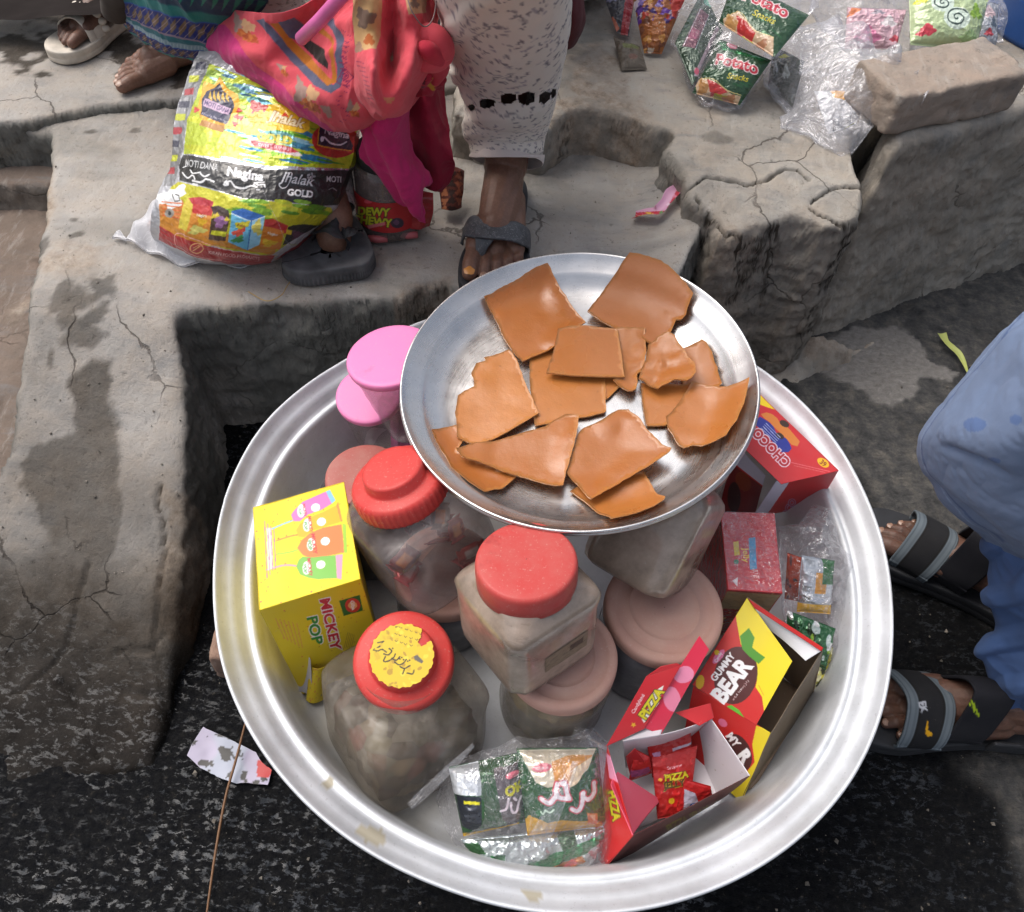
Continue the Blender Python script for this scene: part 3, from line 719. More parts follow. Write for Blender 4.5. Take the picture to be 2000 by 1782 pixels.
# two bricks under the basin, one shows at its left side
M_BRICK = stone_mat('dusty_brick', (.30, .19, .14), (.36, .24, .18), (.16, .11, .085))
def brickmesh(name, c, s, rz, parent=None, mat=None, seed=0, org=None, amp=.004):
    n = [max(2, int(v / .006)) for v in s]; V = []; F = []
    for ax in range(3):
        for sg in (-1, 1):
            a, b = [k for k in range(3) if k != ax]
            U, W_ = np.meshgrid(np.linspace(-.5, .5, n[a] + 1), np.linspace(-.5, .5, n[b] + 1), indexing='ij')
            q = np.zeros((U.size, 3)); q[:, a] = U.ravel(); q[:, b] = W_.ravel(); q[:, ax] = .5 * sg
            f = gridF(n[a] + 1, n[b] + 1) + len(V)
            flip = (sg > 0) == (ax == 1)
            F += (f[:, ::-1] if flip else f).tolist(); V += q.tolist()
    V = np.array(V) * s; r = .006; h = np.array(s) / 2 - r
    I = np.clip(V, -h, h); d = V - I; L = np.linalg.norm(d, axis=1, keepdims=True); V = I + d / np.maximum(L, 1e-9) * r
    V = V * (1 + 0) + (d / np.maximum(L, 1e-9)) * (amp * (fbm(V + seed, 24, 4, seed) - .3 * np.clip(ridge(V + seed, 50, 2, seed), 0, 1)) + amp * .45 * fbm(V + seed, 95, 4, seed + 4, .7) - amp * .9 * sstep(.25, .5, fbm(V + seed, 60, 3, seed + 6)))[:, None]
    c_, s_ = math.cos(rz), math.sin(rz); V = np.c_[V[:, 0] * c_ - V[:, 1] * s_, V[:, 0] * s_ + V[:, 1] * c_, V[:, 2]] + np.array(c)
    me_v = np.round(V, 6)
    at = {'wet': np.zeros(len(V)), 'soil': np.zeros(len(V)), 'raw': np.zeros(len(V))}
    o = mk(name, me_v, np.array(F), mat or M_BRICK, parent, attrs=at, smooth=True)
    m = o.modifiers.new('weld', 'WELD'); m.merge_threshold = .0004
    return o
q = P(394, 1278, .068)
tag(brickmesh('brick', (q[0] + .118, q[1] + .050, .034), (.23, .10, .068), .06, seed=2), 'reddish brick lying flat under the left side of the aluminium basin', 'brick')
tag(brickmesh('brick', (.06, .30, .034), (.24, .115, .068), .05, seed=3), 'brick hidden under the front of the basin, bottom course', 'brick', 'bricks propping the basin')
tag(brickmesh('brick', (.06, .30, .102), (.24, .115, .066), .02, seed=5), 'brick hidden under the front of the basin, top course', 'brick', 'bricks propping the basin')
tag(brickmesh('brick', (.06, .62, .034), (.24, .115, .068), -.05, seed=6), 'brick hidden under the back of the basin, bottom course', 'brick', 'bricks propping the basin')
tag(brickmesh('brick', (.06, .62, .102), (.24, .115, .066), -.02, seed=8), 'brick hidden under the back of the basin, top course', 'brick', 'bricks propping the basin')

rth = np.radians([-180, -171, -161, -149, -136, -119, -104, -94, -75, -58, -42, -34, -25, -19, -11, -3, 8, 16, 23, 33, 41, 60, 90, 115, 140, 148, 157, 163, 172, 180])
rrr = np.array([.383, .380, .379, .3815, .381, .380, .3785, .3804, .382, .3828, .3825, .381, .3785, .3765, .3745, .3755, .3777, .379, .3825, .385, .385, .382, .378, .372, .368, .3745, .381, .3845, .384, .383]) / .38
def rim_rf(th, z):
    tt = (th + math.pi) % (2 * math.pi) - math.pi
    k = np.interp(tt, rth, rrr); k = (np.interp(tt - .06, rth, rrr) + k + np.interp(tt + .06, rth, rrr)) / 3
    return 1 + (k - 1) * np.clip((z - .12) / .14, .15, 1)
bp = [(.0005, .1435), (.10, .1432), (.2, .143), (.28, .142), (.300, .142), (.312, .143), (.320, .147), (.326, .158), (.331, .180), (.336, .205), (.3405, .224), (.343, .2335), (.3450, .2375),
      (.3480, .2390), (.3505, .2380), (.3525, .2378), (.3560, .2415), (.3600, .2470), (.3640, .2510), (.3665, .2520), (.3700, .2545), (.3740, .2590), (.3765, .2630), (.3785, .2650), (.3802, .2645), (.3808, .2620), (.3800, .2595), (.378, .2580),
      (.372, .2530), (.356, .2380), (.345, .2320), (.338, .215), (.333, .190), (.328, .160), (.322, .146), (.312, .1385), (.28, .1375), (.1, .1375), (.0005, .1375)]
def basin_col(V, F):
    C = np.zeros((len(V), 4)); C[:, :3] = (.35, .31, .22)
    d = V - np.array([*BC, 0]); ang = np.arctan2(d[:, 1], d[:, 0]); r = np.hypot(d[:, 0], d[:, 1])
    inner = (V[:, 2] > .1415) & (r < .345)
    a = np.zeros(len(V))
    a += .55 * sstep(.22, .15, V[:, 2]) * inner * sstep(-.3, .4, fbm(V, 12, 3, 3))
    for px, py, z, rad in [(722, 1632, .25, .007), (733, 1640, .25, .006), (710, 1624, .252, .004), (1040, 1750, .252, .005), (1038, 1757, .252, .004), (490, 1283, .25, .003), (640, 1530, .243, .004)]:
        q = P(px, py, z); dd = np.linalg.norm(V - q, axis=1) * (1 + .5 * fbm(V, 200, 2, 8)); m = dd < rad * 1.5
        a[m] = .9
    C[:, 3] = np.clip(a, 0, 1); return C
bas = lathe('aluminium_basin', np.array(bp), M_ALU, at=(*BC, 0), seg=720, rf=rim_rf, col=basin_col)
tag(bas, 'wide dull aluminium basin full of jars and sweets with a broad rolled rim', 'basin')

# --- plate
PC = np.array([.0600, .574]); PZ = .424; PN = np.array([-.113, -.04, .993]); PN /= np.linalg.norm(PN)
pp = [(.0005, .0), (.08, .0), (.12, .0005), (.138, .002), (.149, .005), (.158, .0105), (.1640, .0165), (.1665, .0195), (.1685, .0205), (.177, .0265), (.1825, .0310), (.1838, .0328), (.1852, .0338), (.1865, .0328), (.1868, .0310), (.1858, .0298), (.1838, .0300),
      (.175, .0235), (.168, .0175), (.162, .0115), (.153, .0045), (.142, .0005), (.12, -.0012), (.0005, -.0015)]
def plate(name, c, k, mat, label, N):
    M = axisM(N); a = np.array(c) - .0328 * N
    return tag(lathe(name, np.array(pp) * [k, 1], mat, at=a, M=M, seg=256, rf=lambda th, z: 1 + .003 * np.cos(2 * th + .6)), label, 'plate')
plate('steel_plate', (*PC, PZ), 1.0, M_STEEL, 'round steel plate with brown sweet sheets balanced on top of the jars', PN)
plate('steel_plate', (.063, .600, .392), 1.05, M_STEEL2, 'second pale metal plate tucked beneath the steel plate, only slivers of its rim showing', PN)
def plate_h(q):
    d = q[:, :2] - PC; r = np.hypot(d[:, 0], d[:, 1]); p = np.array(pp[:13])
    pl = PZ - (PN[0] * d[:, 0] + PN[1] * d[:, 1]) / PN[2]
    return pl - .0328 + np.interp(r, p[:, 0], p[:, 1]) + np.clip(r - .1852, 0, 1) * .5
# --- fruit sheets
def cx(pts): return [(750 + x / 2.6667, 480 + y / 2.6667) for x, y in pts]
t = NT('tamarind_leather')
at = t.attr('var', 'Fac')
n = t.noise(40, 5, .6)
c = t.mix(at, (.33, .094, .015), (.48, .18, .044))
c = t.mix(t.ramp(n, [(.35, 0.), (.75, .6)]), c, (.37, .13, .03))
c = t.mix(t.ramp(t.noise(160, 4, .7), [(.63, 0.), (.72, .7)]), c, (.26, .09, .02))
c = t.mix(t.attr('edge', 'Fac'), c, (.50, .24, .08))
b = t.bump(t.noise(9, 3), .35, .006); b = t.bump(t.noise(120, 5, .65), .35, .0009, b); b = t.bump(t.noise(700, 2), .2, .0003, b)
t.set(Base_Color=c, Roughness=t.ramp(t.noise(12, 4), [(.35, .24), (.7, .46)]), Normal=b)
t.b.inputs['Subsurface Weight'].default_value = .15; t.b.inputs['Subsurface Radius'].default_value = (.006, .003, .001); t.b.inputs['Subsurface Scale'].default_value = .5
t.b.inputs['Specular IOR Level'].default_value = .6
M_LEA = t.m
SH = [  # outline in photo pixels, layer, tone, label, curl
 ([(248,965),(310,955),(375,945),(420,1010),(380,1080),(450,1120),(520,1150),(690,1215),(655,1250),(610,1285),(575,1288),(525,1300),(440,1245),(400,1205),(350,1160),(320,1100),(290,1060)], 0, .2, 'lowest brown sheet at the lower left of the plate, curled against its wall', .004),
 ([(1530,560),(1650,503),(1672,520),(1700,570),(1730,650),(1755,732),(1700,770),(1560,770),(1540,640)], 0, .55, 'narrow upright brown sheet near the right wall of the plate', .004),
 ([(1335,720),(1560,730),(1610,720),(1560,800),(1500,900),(1465,942),(1365,945),(1345,830)], .6, .75, 'flat tan sheet half hidden under the torn sheet at the right', 0),
 ([(1130,680),(1240,700),(1235,735),(1160,806),(1120,790)], .3, .7, 'small corner of tan sheet showing below the middle square', 0),
 ([(755,560),(880,530),(1000,560),(1150,640),(1157,870),(1080,892),(1000,905),(880,930),(785,945),(772,850),(762,750)], .8, .85, 'pale tan square sheet lying flat below the middle square', 0),
 ([(520,590),(585,575),(650,548),(672,570),(690,600),(720,680),(750,760),(805,885),(690,955),(570,1020),(480,1045),(430,1030),(378,1000),(378,940),(370,880),(385,790),(420,765),(470,745),(468,715),(455,670),(480,620),(528,605)], 1.6, .95, 'large pale tan sheet with a ragged left edge at the left of the plate', .002),
 ([(1190,445),(1355,447),(1362,560),(1350,650),(1318,672),(1318,720),(1310,755),(1290,768),(1265,768),(1230,745),(1190,712),(1245,690),(1230,600)], 2.2, .55, 'crumpled strip with a rounded tongue beside the middle square', .003),
 ([(522,275),(640,215),(750,160),(850,108),(866,130),(885,170),(905,215),(920,250),(945,280),(960,310),(1005,365),(1048,415),(980,470),(905,535),(850,560),(780,585),(720,612),(690,580),(660,545),(630,500),(600,440),(565,370),(545,330),(530,300)], 2.4, .22, 'large square sheet leaning on the back left wall of the plate', .006),
 ([(1275,52),(1330,60),(1390,78),(1440,95),(1490,130),(1530,170),(1570,215),(1605,265),(1590,300),(1575,340),(1568,375),(1545,400),(1515,402),(1500,440),(1480,480),(1440,510),(1390,530),(1300,470),(1190,440),(1120,400),(1057,355),(1085,320),(1110,290),(1150,230),(1180,190),(1215,140),(1240,95)], 2.0, .25, 'largest sheet, draped over the back right rim of the plate with a torn corner', .010),
 ([(1370,535),(1420,500),(1470,488),(1500,510),(1530,560),(1560,600),(1600,660),(1605,715),(1585,740),(1560,752),(1500,740),(1420,764),(1380,745),(1320,705),(1335,660),(1360,610)], 3.2, .5, 'small shiny crumpled piece with a thin folded edge', .010),
 ([(905,440),(960,425),(1040,420),(1130,430),(1215,440),(1225,500),(1235,560),(1243,630),(1252,690),(1180,690),(1100,688),(970,680),(845,668),(862,610),(880,560),(895,500)], 4.4, .42, 'small neat square lying on top in the middle of the plate', 0),
 ([(1600,715),(1640,728),(1700,740),(1780,745),(1840,725),(1898,695),(1888,760),(1870,830),(1850,880),(1830,920),(1800,960),(1780,1000),(1720,1030),(1650,1055),(1600,1050),(1560,1065),(1530,1050),(1500,1000),(1475,965),(1465,900),(1490,880),(1530,830),(1570,770)], 2.2, .6, 'torn sheet with a thick ragged lower edge at the right of the plate', .006),
 ([(970,1285),(1010,1260),(1070,1300),(1270,1200),(1350,1185),(1365,1215),(1380,1240),(1400,1280),(1420,1310),(1460,1320),(1455,1335),(1400,1370),(1330,1400),(1270,1420),(1180,1435),(1120,1410),(1085,1385),(1050,1350)], .4, .62, 'sheet at the bottom of the plate showing under the pointed one', .003),
 ([(375,1075),(470,1045),(560,1030),(700,990),(840,950),(890,915),(945,885),(980,885),(1012,895),(1008,950),(1000,1000),(985,1060),(965,1130),(930,1262),(890,1262),(840,1250),(770,1230),(690,1205),(620,1185),(560,1160),(470,1135),(430,1125),(400,1110)], 3.0, .33, 'wide sheet with a shiny middle at the bottom left, over two others', .005),
 ([(1010,985),(1035,960),(1060,950),(1130,925),(1180,890),(1215,868),(1270,865),(1280,880),(1300,895),(1330,930),(1360,980),(1400,1020),(1440,1060),(1490,1078),(1480,1095),(1450,1120),(1370,1170),(1270,1225),(1170,1285),(1070,1342),(1040,1310),(1010,1270),(980,1230),(950,1190),(965,1140),(985,1060)], 3.0, .28, 'dark square sheet pointing down with a curled tip, over the bottom sheet', .006),
]
for k, (pts, layer, tone, lab, curl) in enumerate(SH):
    zf = lambda q: plate_h(q) + .001 + layer * .0028
    w = np.array([pz(*p, zf) for p in cx(pts)])
    w = dens(w, .0035); w = w + .0008 * np.c_[fbm(w, 180, 3, k), fbm(w, 180, 3, k + 40)]
    V2, F2, nb = cdt(w, .0042)
    z = zf(V2); sd = sdpoly(V2, w)
    z = z + .0010 * (fbm(V2, 22, 3, k + 5) + .4) + curl * sstep(.035, .0, sd) * (.25 + .75 * sstep(-.1, .5, fbm(V2, 16, 2, k + 9)))
    if 'crumpled' in lab: z += .0025 * ridge(V2, 50, 2, k)
    if 'shiny crumpled' in lab: z += .005 * np.exp(-((V2 - w[len(w) // 2]) ** 2).sum(1) / .0003)
    T = .0016; n0 = len(V2)
    V = np.r_[np.c_[V2, z + T], np.c_[V2, z]]
    F = [tuple(f) for f in F2] + [tuple(i + n0 for i in f[::-1]) for f in F2]
    nb = len(w)
    F += [(i, i + n0, (i + 1) % nb + n0, (i + 1) % nb) for i in range(nb)]
    ed = np.r_[sstep(.0022, .0, sd) * .55, np.ones(n0) * .5]
    o = mk('fruit_leather_sheet', V, F, M_LEA, attrs={'var': np.full(len(V), tone), 'edge': ed})
    tag(o, lab, 'sweet sheet', 'brown fruit leather sheets on the steel plate')
# ================================================================== JARS AND TUBS
def pet(name, dust=(.30, .27, .225), lo=.35, hi=.8, tint=(.80, .80, .82), rough=.22):
    t = NT(name); tr = t.n.new('ShaderNodeBsdfTransparent'); tr.inputs[0].default_value = (*tint, 1)
    mx = t.n.new('ShaderNodeMixShader')
    n1 = t.noise(13, 6, .65, dist=.6); n2 = t.noise(80, 5, .7)
    f = t.math('ADD', t.ramp(n1, [(.3, lo), (.62, hi)]), t.math('MULTIPLY_ADD', n2, .5, -.25))
    lw = t.n.new('ShaderNodeLayerWeight'); lw.inputs[0].default_value = .35
    f = t.math('MAXIMUM', f, t.math('MULTIPLY_ADD', lw.outputs['Facing'], .5, .06))
    t.L(f, mx.inputs[0]); t.L(tr.outputs[0], mx.inputs[1]); t.L(t.b.outputs[0], mx.inputs[2]); t.L(mx.outputs[0], t.out.inputs[0])
    c = t.ramp(t.noise(26, 6, .7), [(.3, tuple(x * .62 for x in dust)), (.55, dust), (.75, tuple(min(1, x * 1.25) for x in dust))])
    c = t.mix(t.ramp(t.noise(190, 4, .7), [(.66, 0.), (.72, .7)]), c, (.42, .39, .33))
    b = t.bump(t.noise(15, 2, .45, dist=1.6), .35, .006); b = t.bump(n2, .12, .0008, b)
    t.set(Base_Color=c, Roughness=t.ramp(n1, [(.3, rough), (.7, .5)]), Normal=b)
    t.b.inputs['Specular IOR Level'].default_value = .75; t.b.inputs['Coat Weight'].default_value = .8; t.b.inputs['Coat Roughness'].default_value = .10
    return t.m
M_PET = pet('dusty_clear_plastic', (.40, .35, .285), .03, .40, (.84, .82, .80), .11)
M_PETB = pet('dusty_clear_plastic_brown', (.36, .275, .215), .66, .95, (.8, .78, .74), .2)
M_PETD = pet('dusty_blue_grey_plastic', (.135, .135, .155), .65, .95, (.5, .5, .6))
M_PETC = pet('clear_plastic_tub', (.34, .29, .28), .12, .42, (.9, .88, .88), .11)
def lidm(name, col, dust=(.42, .27, .22), d0=.35, rough=.42):
    t = NT(name)
    n = t.noise(30, 6, .7); n2 = t.noise(350, 3, .7)
    c = t.mix(t.ramp(n, [(.35, d0 * .4), (.7, d0)]), col, dust)
    c = t.mix(t.ramp(n2, [(.60, 0.), (.75, .35)]), c, (.55, .46, .40))
    c = t.mix(t.ramp(t.noise(12, 5, .7), [(.62, 0.), (.7, .4)]), c, tuple(x * .45 for x in col))
    t.set(Base_Color=c, Roughness=rough, Normal=t.bump(n2, .12, .0004)); t.b.inputs['Specular IOR Level'].default_value = .28
    return t.m
M_RED = lidm('red_lid_plastic', (.56, .028, .026), d0=.16)
M_REDF = lidm('red_lid_plastic_dusty', (.50, .022, .024), d0=.30)
M_REDO = lidm('faded_red_lid', (.36, .055, .05), d0=.55)
M_DPINK = lidm('dust_covered_lid', (.40, .20, .165), (.44, .29, .235), .85, .7)
M_PINK = lidm('bright_pink_lid', (.76, .20, .44), (.66, .30, .46), .25, .4)
def chunks(name, cols, sc=48):
    t = NT(name); v = t.n.new('ShaderNodeTexVoronoi'); v.inputs['Scale'].default_value = sc; t.L(t.co, v.inputs['Vector'])
    sp = t.n.new('ShaderNodeSeparateColor'); t.L(v.outputs['Color'], sp.inputs[0])
    n = len(cols); c = t.ramp(sp.outputs[0], [((k + .5) / n, x) for k, x in enumerate(cols)])
    c = t.mix(t.ramp(v.outputs['Distance'], [(.0, 0.), (.9, .7)]), c, (.03, .025, .02))
    t.set(Base_Color=c, Roughness=.45, Normal=t.bump(v.outputs['Distance'], .4, .004)); return t.m
M_CONT = chunks('dark_jar_contents', [(.10, .07, .045), (.22, .15, .09), (.30, .22, .13), (.07, .055, .05), (.26, .10, .07), (.18, .15, .07), (.34, .30, .24)])
M_CONTY = chunks('yellowish_jar_contents', [(.14, .11, .06), (.30, .22, .07), (.22, .17, .09), (.36, .28, .12), (.10, .08, .06)])
M_SILV = plain('silvery_wrapper', (.45, .44, .47), .3, .7, bs=70, bst=.6, bd=.004)
M_CARD = cards('printed_card'); M_FOIL = cards('printed_foil', .22, .5, bs=150, bst=.25, bd=.001, rm=.16)
LID_STEP = [(.0005, .0295), (.55, .0295), (.615, .0290), (.640, .0270), (.655, .0180), (.672, .0165), (.70, .0160), (.90, .0150), (.955, .0135), (.985, .0105), (1.0, .006), (1.0, -.004), (.985, -.0075), (.96, -.008)]
LID_FLAT = [(.0005, .0190), (.60, .0190), (.90, .0188), (.955, .0180), (.985, .0155), (.997, .0120), (1.0, .004), (1.0, -.0085), (.98, -.0095)]
LID_DISC = [(.0005, .0070), (.50, .0070), (.575, .0072), (.590, .0082), (.605, .0072), (.79, .0070), (.815, .0082), (.835, .0088), (.90, .0094), (.955, .0090), (.99, .0060), (1.0, .001), (1.0, -.0075), (.985, -.009)]
def lid(parent, c, N, R, prof, mat, ribs=0, x=(1, 0, 0), name='lid'):
    pr = [(r * R if r > .001 else r, z) for r, z in prof]
    rf = (lambda th, z: 1 + .010 * (np.cos(th * ribs) > .2) * (z < .012)) if ribs else None
    return lathe(name, pr, mat, parent, at=c, M=axisM(N, x), seg=320 if ribs else 96, rf=rf)
def jar(label, base, top, a, shape, Rl, lprof, lmat, bmat, rot=0, neck=None, group=None, hfrac=.78, sqe=5.5, ribs=0, cont=None, clevel=.6, wob=.0, name='plastic_jar', pinch=0., lidN=None):
    base = np.array(base, float); top = np.array(top, float); N = top - base; h = np.linalg.norm(N); N /= h
    t = thing(name, label, 'jar', base, group)
    nk = neck or Rl * .93
    if shape == 'square':
        pr = [(.0005, .006), (.55 * a, .004), (.84 * a, .0), (.95 * a, .004), (.985 * a, .012), (a, .025)] + [(a, z) for z in np.linspace(.04, h * hfrac - .012, 7)] + \
             [(.992 * a, h * hfrac), (.95 * a, h * (hfrac + .05)), (.86 * a, h * (hfrac + .095)), (max(nk, .78 * a), h * (hfrac + .125)), (nk * 1.01, h * (hfrac + .15)), (nk, h * .975), (nk, h + .001)]
        n = len(pr); sq = [sqe] * n; sq[-6:] = [sqe * .9, sqe * .75, sqe * .6, 2.8, 2, 2]
    else:
        pr = [(.0005, .004), (.75 * a, .003), (.93 * a, .0), (.98 * a, .005), (a, .014)] + [(a * (1 + .012 * math.sin(k * 2.1)), z) for k, z in enumerate(np.linspace(.02, h * hfrac, 8))] + [(.97 * a, h * (hfrac + .06)), (nk * 1.02, h * .95), (nk, h + .001)]
        sq = None; n = len(pr)
    def rf(th, z):
        k = 1 + wob * np.sin(3 * th + z * 90) + wob * .6 * np.sin(5 * th - z * 60)
        if pinch: k = k * (1 - pinch * sum(np.exp(-(((th - c_ + math.pi) % (2 * math.pi) - math.pi) / .10) ** 2) for c_ in (math.pi / 4, 3 * math.pi / 4, -math.pi / 4, -3 * math.pi / 4)) * (z < h * hfrac))
        return k
    M = axisM(N, (math.cos(rot), math.sin(rot), 0))
    b = lathe('jar_body', pr, bmat, t, at=base, M=M, seg=180, sq=sq, rf=rf)
    if cont:
        ch = h * hfrac * clevel; ca = a * .93
        pc = [(.0005, .008), (.85 * ca, .008), (ca, .02), (ca, ch * .8), (.9 * ca, ch), (.5 * ca, ch * 1.03), (.0005, ch)]
        lathe('contents', pc, cont, t, at=base, M=M, seg=96, sq=([sqe] * 7 if shape == 'square' else None), rf=lambda th, z: 1 - .05 * np.abs(np.sin(7 * th + 60 * z)) - .04 * np.abs(np.sin(11 * th - 90 * z)))
    lid(t, top, N if lidN is None else np.array(lidN) / np.linalg.norm(lidN), Rl, lprof, lmat, ribs)
    return t, M, N, top, b
Z0 = .143
# front left jar with the yellow sticker
jt, jM, jN, jtop, _ = jar('squat square jar with a stepped red lid carrying a torn yellow sticker', (-.088, .262, Z0), (-.0885, .303, .279), .071, 'square', .0500, LID_STEP, M_RED, M_PET, rot=.70, cont=M_CONT, clevel=.62, sqe=5.5, hfrac=.74, wob=.004, pinch=.03, lidN=(0, -.16, 1))
jN = np.array([0, -.16, 1.]); jN /= np.linalg.norm(jN); jM = axisM(jN, (math.cos(.7), math.sin(.7), 0))
st = np.linspace(0, 2 * math.pi, 90)[:-1]
rr = .0305 * (1 + .012 * np.sin(17 * st) + .008 * np.sin(31 * st))
c0 = jtop + jN * .0300
G = np.array([[c0 + jM @ np.array([r * math.cos(a), r * math.sin(a), 0]) for a in np.linspace(0, 2 * math.pi, 150)] for r in np.linspace(.0003, .0308, 60)])
GQ = quadG([c0 + jM @ np.array([x, y, 0]) for x, y in ((-.032, -.032), (.032, -.032), (.032, .032), (-.032, .032))], 180, 180)
cv = Art(GQ, 180, 180, 1.2, (.86, .73, .09))
cv.dots(60, [(.80, .66, .10), (.90, .80, .20), (.70, .55, .12)], 6, 3)
def sx_(x, y): return (400 + x / 2.82, 1150 + y / 2.82)
ur = [[(955, 300), (985, 290), (975, 298)], [(930, 335), (950, 345), (975, 335), (1000, 350)], [(985, 360), (1010, 365), (1030, 345), (1015, 330)], [(995, 375), (985, 400), (1010, 400), (1040, 380), (1050, 360)],
      [(1030, 385), (1055, 395), (1075, 375)], [(1045, 405), (1070, 420), (1095, 410), (1110, 390)], [(1075, 430), (1100, 440), (1130, 425)], [(1100, 445), (1090, 470)], [(1115, 465), (1145, 470), (1152, 450)], [(950, 325), (965, 318)]]
for s_ in ur: cv.ps([sx_(*p) for p in s_], 2.6, (.10, .09, .06), smooth=14)
for x, y in [(1075, 388), (1085, 380), (1095, 392), (1118, 400), (1128, 395), (1035, 330)]: cv.pe(*sx_(x, y), 1.6, 1.6, (.1, .09, .06))
R_ = np.random.RandomState(4)
for k in range(16):
    x, y = 1040 + (k % 6) * 28 + R_.rand() * 8, 205 + (k // 6) * 40 + (k % 6) * 8
    cv.ps([sx_(x, y), sx_(x + 8, y + 8), sx_(x + 16, y + 2)], 1.2, (.35, .30, .12), smooth=6)
cv.pp([sx_(*p) for p in [(1150, 375), (1170, 365), (1205, 400), (1195, 412), (1160, 395)]], (.35, .33, .3))
uu, vv = [], []
B = c0
loc = (G.reshape(-1, 3) - c0) @ jM
col = cv.sample(np.clip((loc[:, 0] + .032) / .064, 0, 1), np.clip((loc[:, 1] + .032) / .064, 0, 1))
F = gridF(60, 150)
pxs = project(G.reshape(-1, 3)); tri = np.array([sx_(*p) for p in [(1178, 300), (1215, 195), (1262, 225), (1300, 300), (1240, 285), (1195, 318)]])
torn = sdpoly(pxs + 1.5 * np.c_[vn(pxs, .2, 1), vn(pxs, .2, 2)], tri) > 0
F = F[~torn[F].any(1)]
ang = np.arctan2(loc[:, 1], loc[:, 0]); rad = np.hypot(loc[:, 0], loc[:, 1])
Vs = G.reshape(-1, 3) - (jM @ np.array([0, 0, 0])) ; k = (1 + .02 * np.sin(ang * 19) * sstep(.02, .03, rad) + .012 * np.sin(ang * 37 + 1) * sstep(.02, .03, rad))[:, None]
Vs = c0 + (Vs - c0) * k + jN * .0004
mk('sticker', Vs, F, M_CARD, jt, col=col)
# middle stack: tub with dusty pink lid, square jar with flat red lid on it
jar('round dusty jar with a pinkish lid under the tall square jar in the middle', (.068, .322, Z0), (.068, .322, .281), .0575, 'round', .0570, LID_DISC, M_DPINK, M_PET, cont=M_CONTY, clevel=.95, hfrac=.82, neck=.050, wob=.004)
t, M, N, top, body = jar('tall square jar with a flat red lid standing in the middle below the plate', (.0335, .3335, .2895), (.0230, .353, .398), .0535, 'square', .0470, LID_FLAT, M_REDF, M_PETB, rot=.70, cont=M_CONT, clevel=.2, sqe=9, hfrac=.80, pinch=.055)
# paper label on its right face
def jface(u, v, out): return np.array([.0335, .3335, .2895]) + M @ np.array([out, u, v])
fx = None
best = None
for sgn in [(1, 0), (-1, 0), (0, 1), (0, -1)]:
    nrm = M @ np.array([sgn[0], sgn[1], 0.])
    sc = nrm @ np.array([.72, -.70, 0])
    if best is None or sc > best[0]: best = (sc, sgn)
sg = np.array([*best[1], 0.]); tg = np.array([-sg[1], sg[0], 0])
if (M @ tg)[0] < 0: tg = -tg
b0 = np.array([.0335, .3335, .2895])
q = [b0 + M @ (sg * .0541 + tg * u + np.array([0, 0, v])) for u, v in ((-.020, .030), (.030, .030), (.031, .055), (-.020, .053))]
G = quadG(q, 70, 40); cv = Art(G, 90, 50, 1, (.47, .41, .33))
R_ = np.random.RandomState(2)
for k in range(60): cv.ell(R_.rand() * 90, R_.rand() * 50, 2 + 3 * R_.rand(), .8, (.36, .30, .23))
cv.rect(52, 20, 80, 38, (.20, .16, .12)); cv.text('TOFFEE', 66, 29, 8, (.45, .38, .3)) if False else None
gmk('paper_label', G, M_CARD, t, cv, disp=(.0004 * fbm(G.reshape(-1, 3), 200, 3, 2)).reshape(70, 40))
# right stack
jar('round dark jar with a wide pinkish dust-covered lid right of the middle', (.176, .392, Z0), (.176, .390, .270), .0615, 'round', .0635, LID_DISC, M_DPINK, M_PETD, cont=M_CONT, clevel=.9, hfrac=.84, neck=.055, wob=.004)
jar('tall dusty square jar leaning to the right under the plate, behind the middle jar', (.143, .425, .279), (.178, .500, .362), .052, 'square', .036, LID_FLAT, M_REDF, M_PETB, rot=.98, cont=M_CONT, clevel=.5, sqe=7, hfrac=.86, pinch=.04)
jar('round grey plastic tub half hidden behind the leaning square jar', (.200, .56, Z0), (.200, .56, .325), .050, 'round', .050, LID_DISC, M_DPINK, M_PET, hfrac=.86, neck=.045)
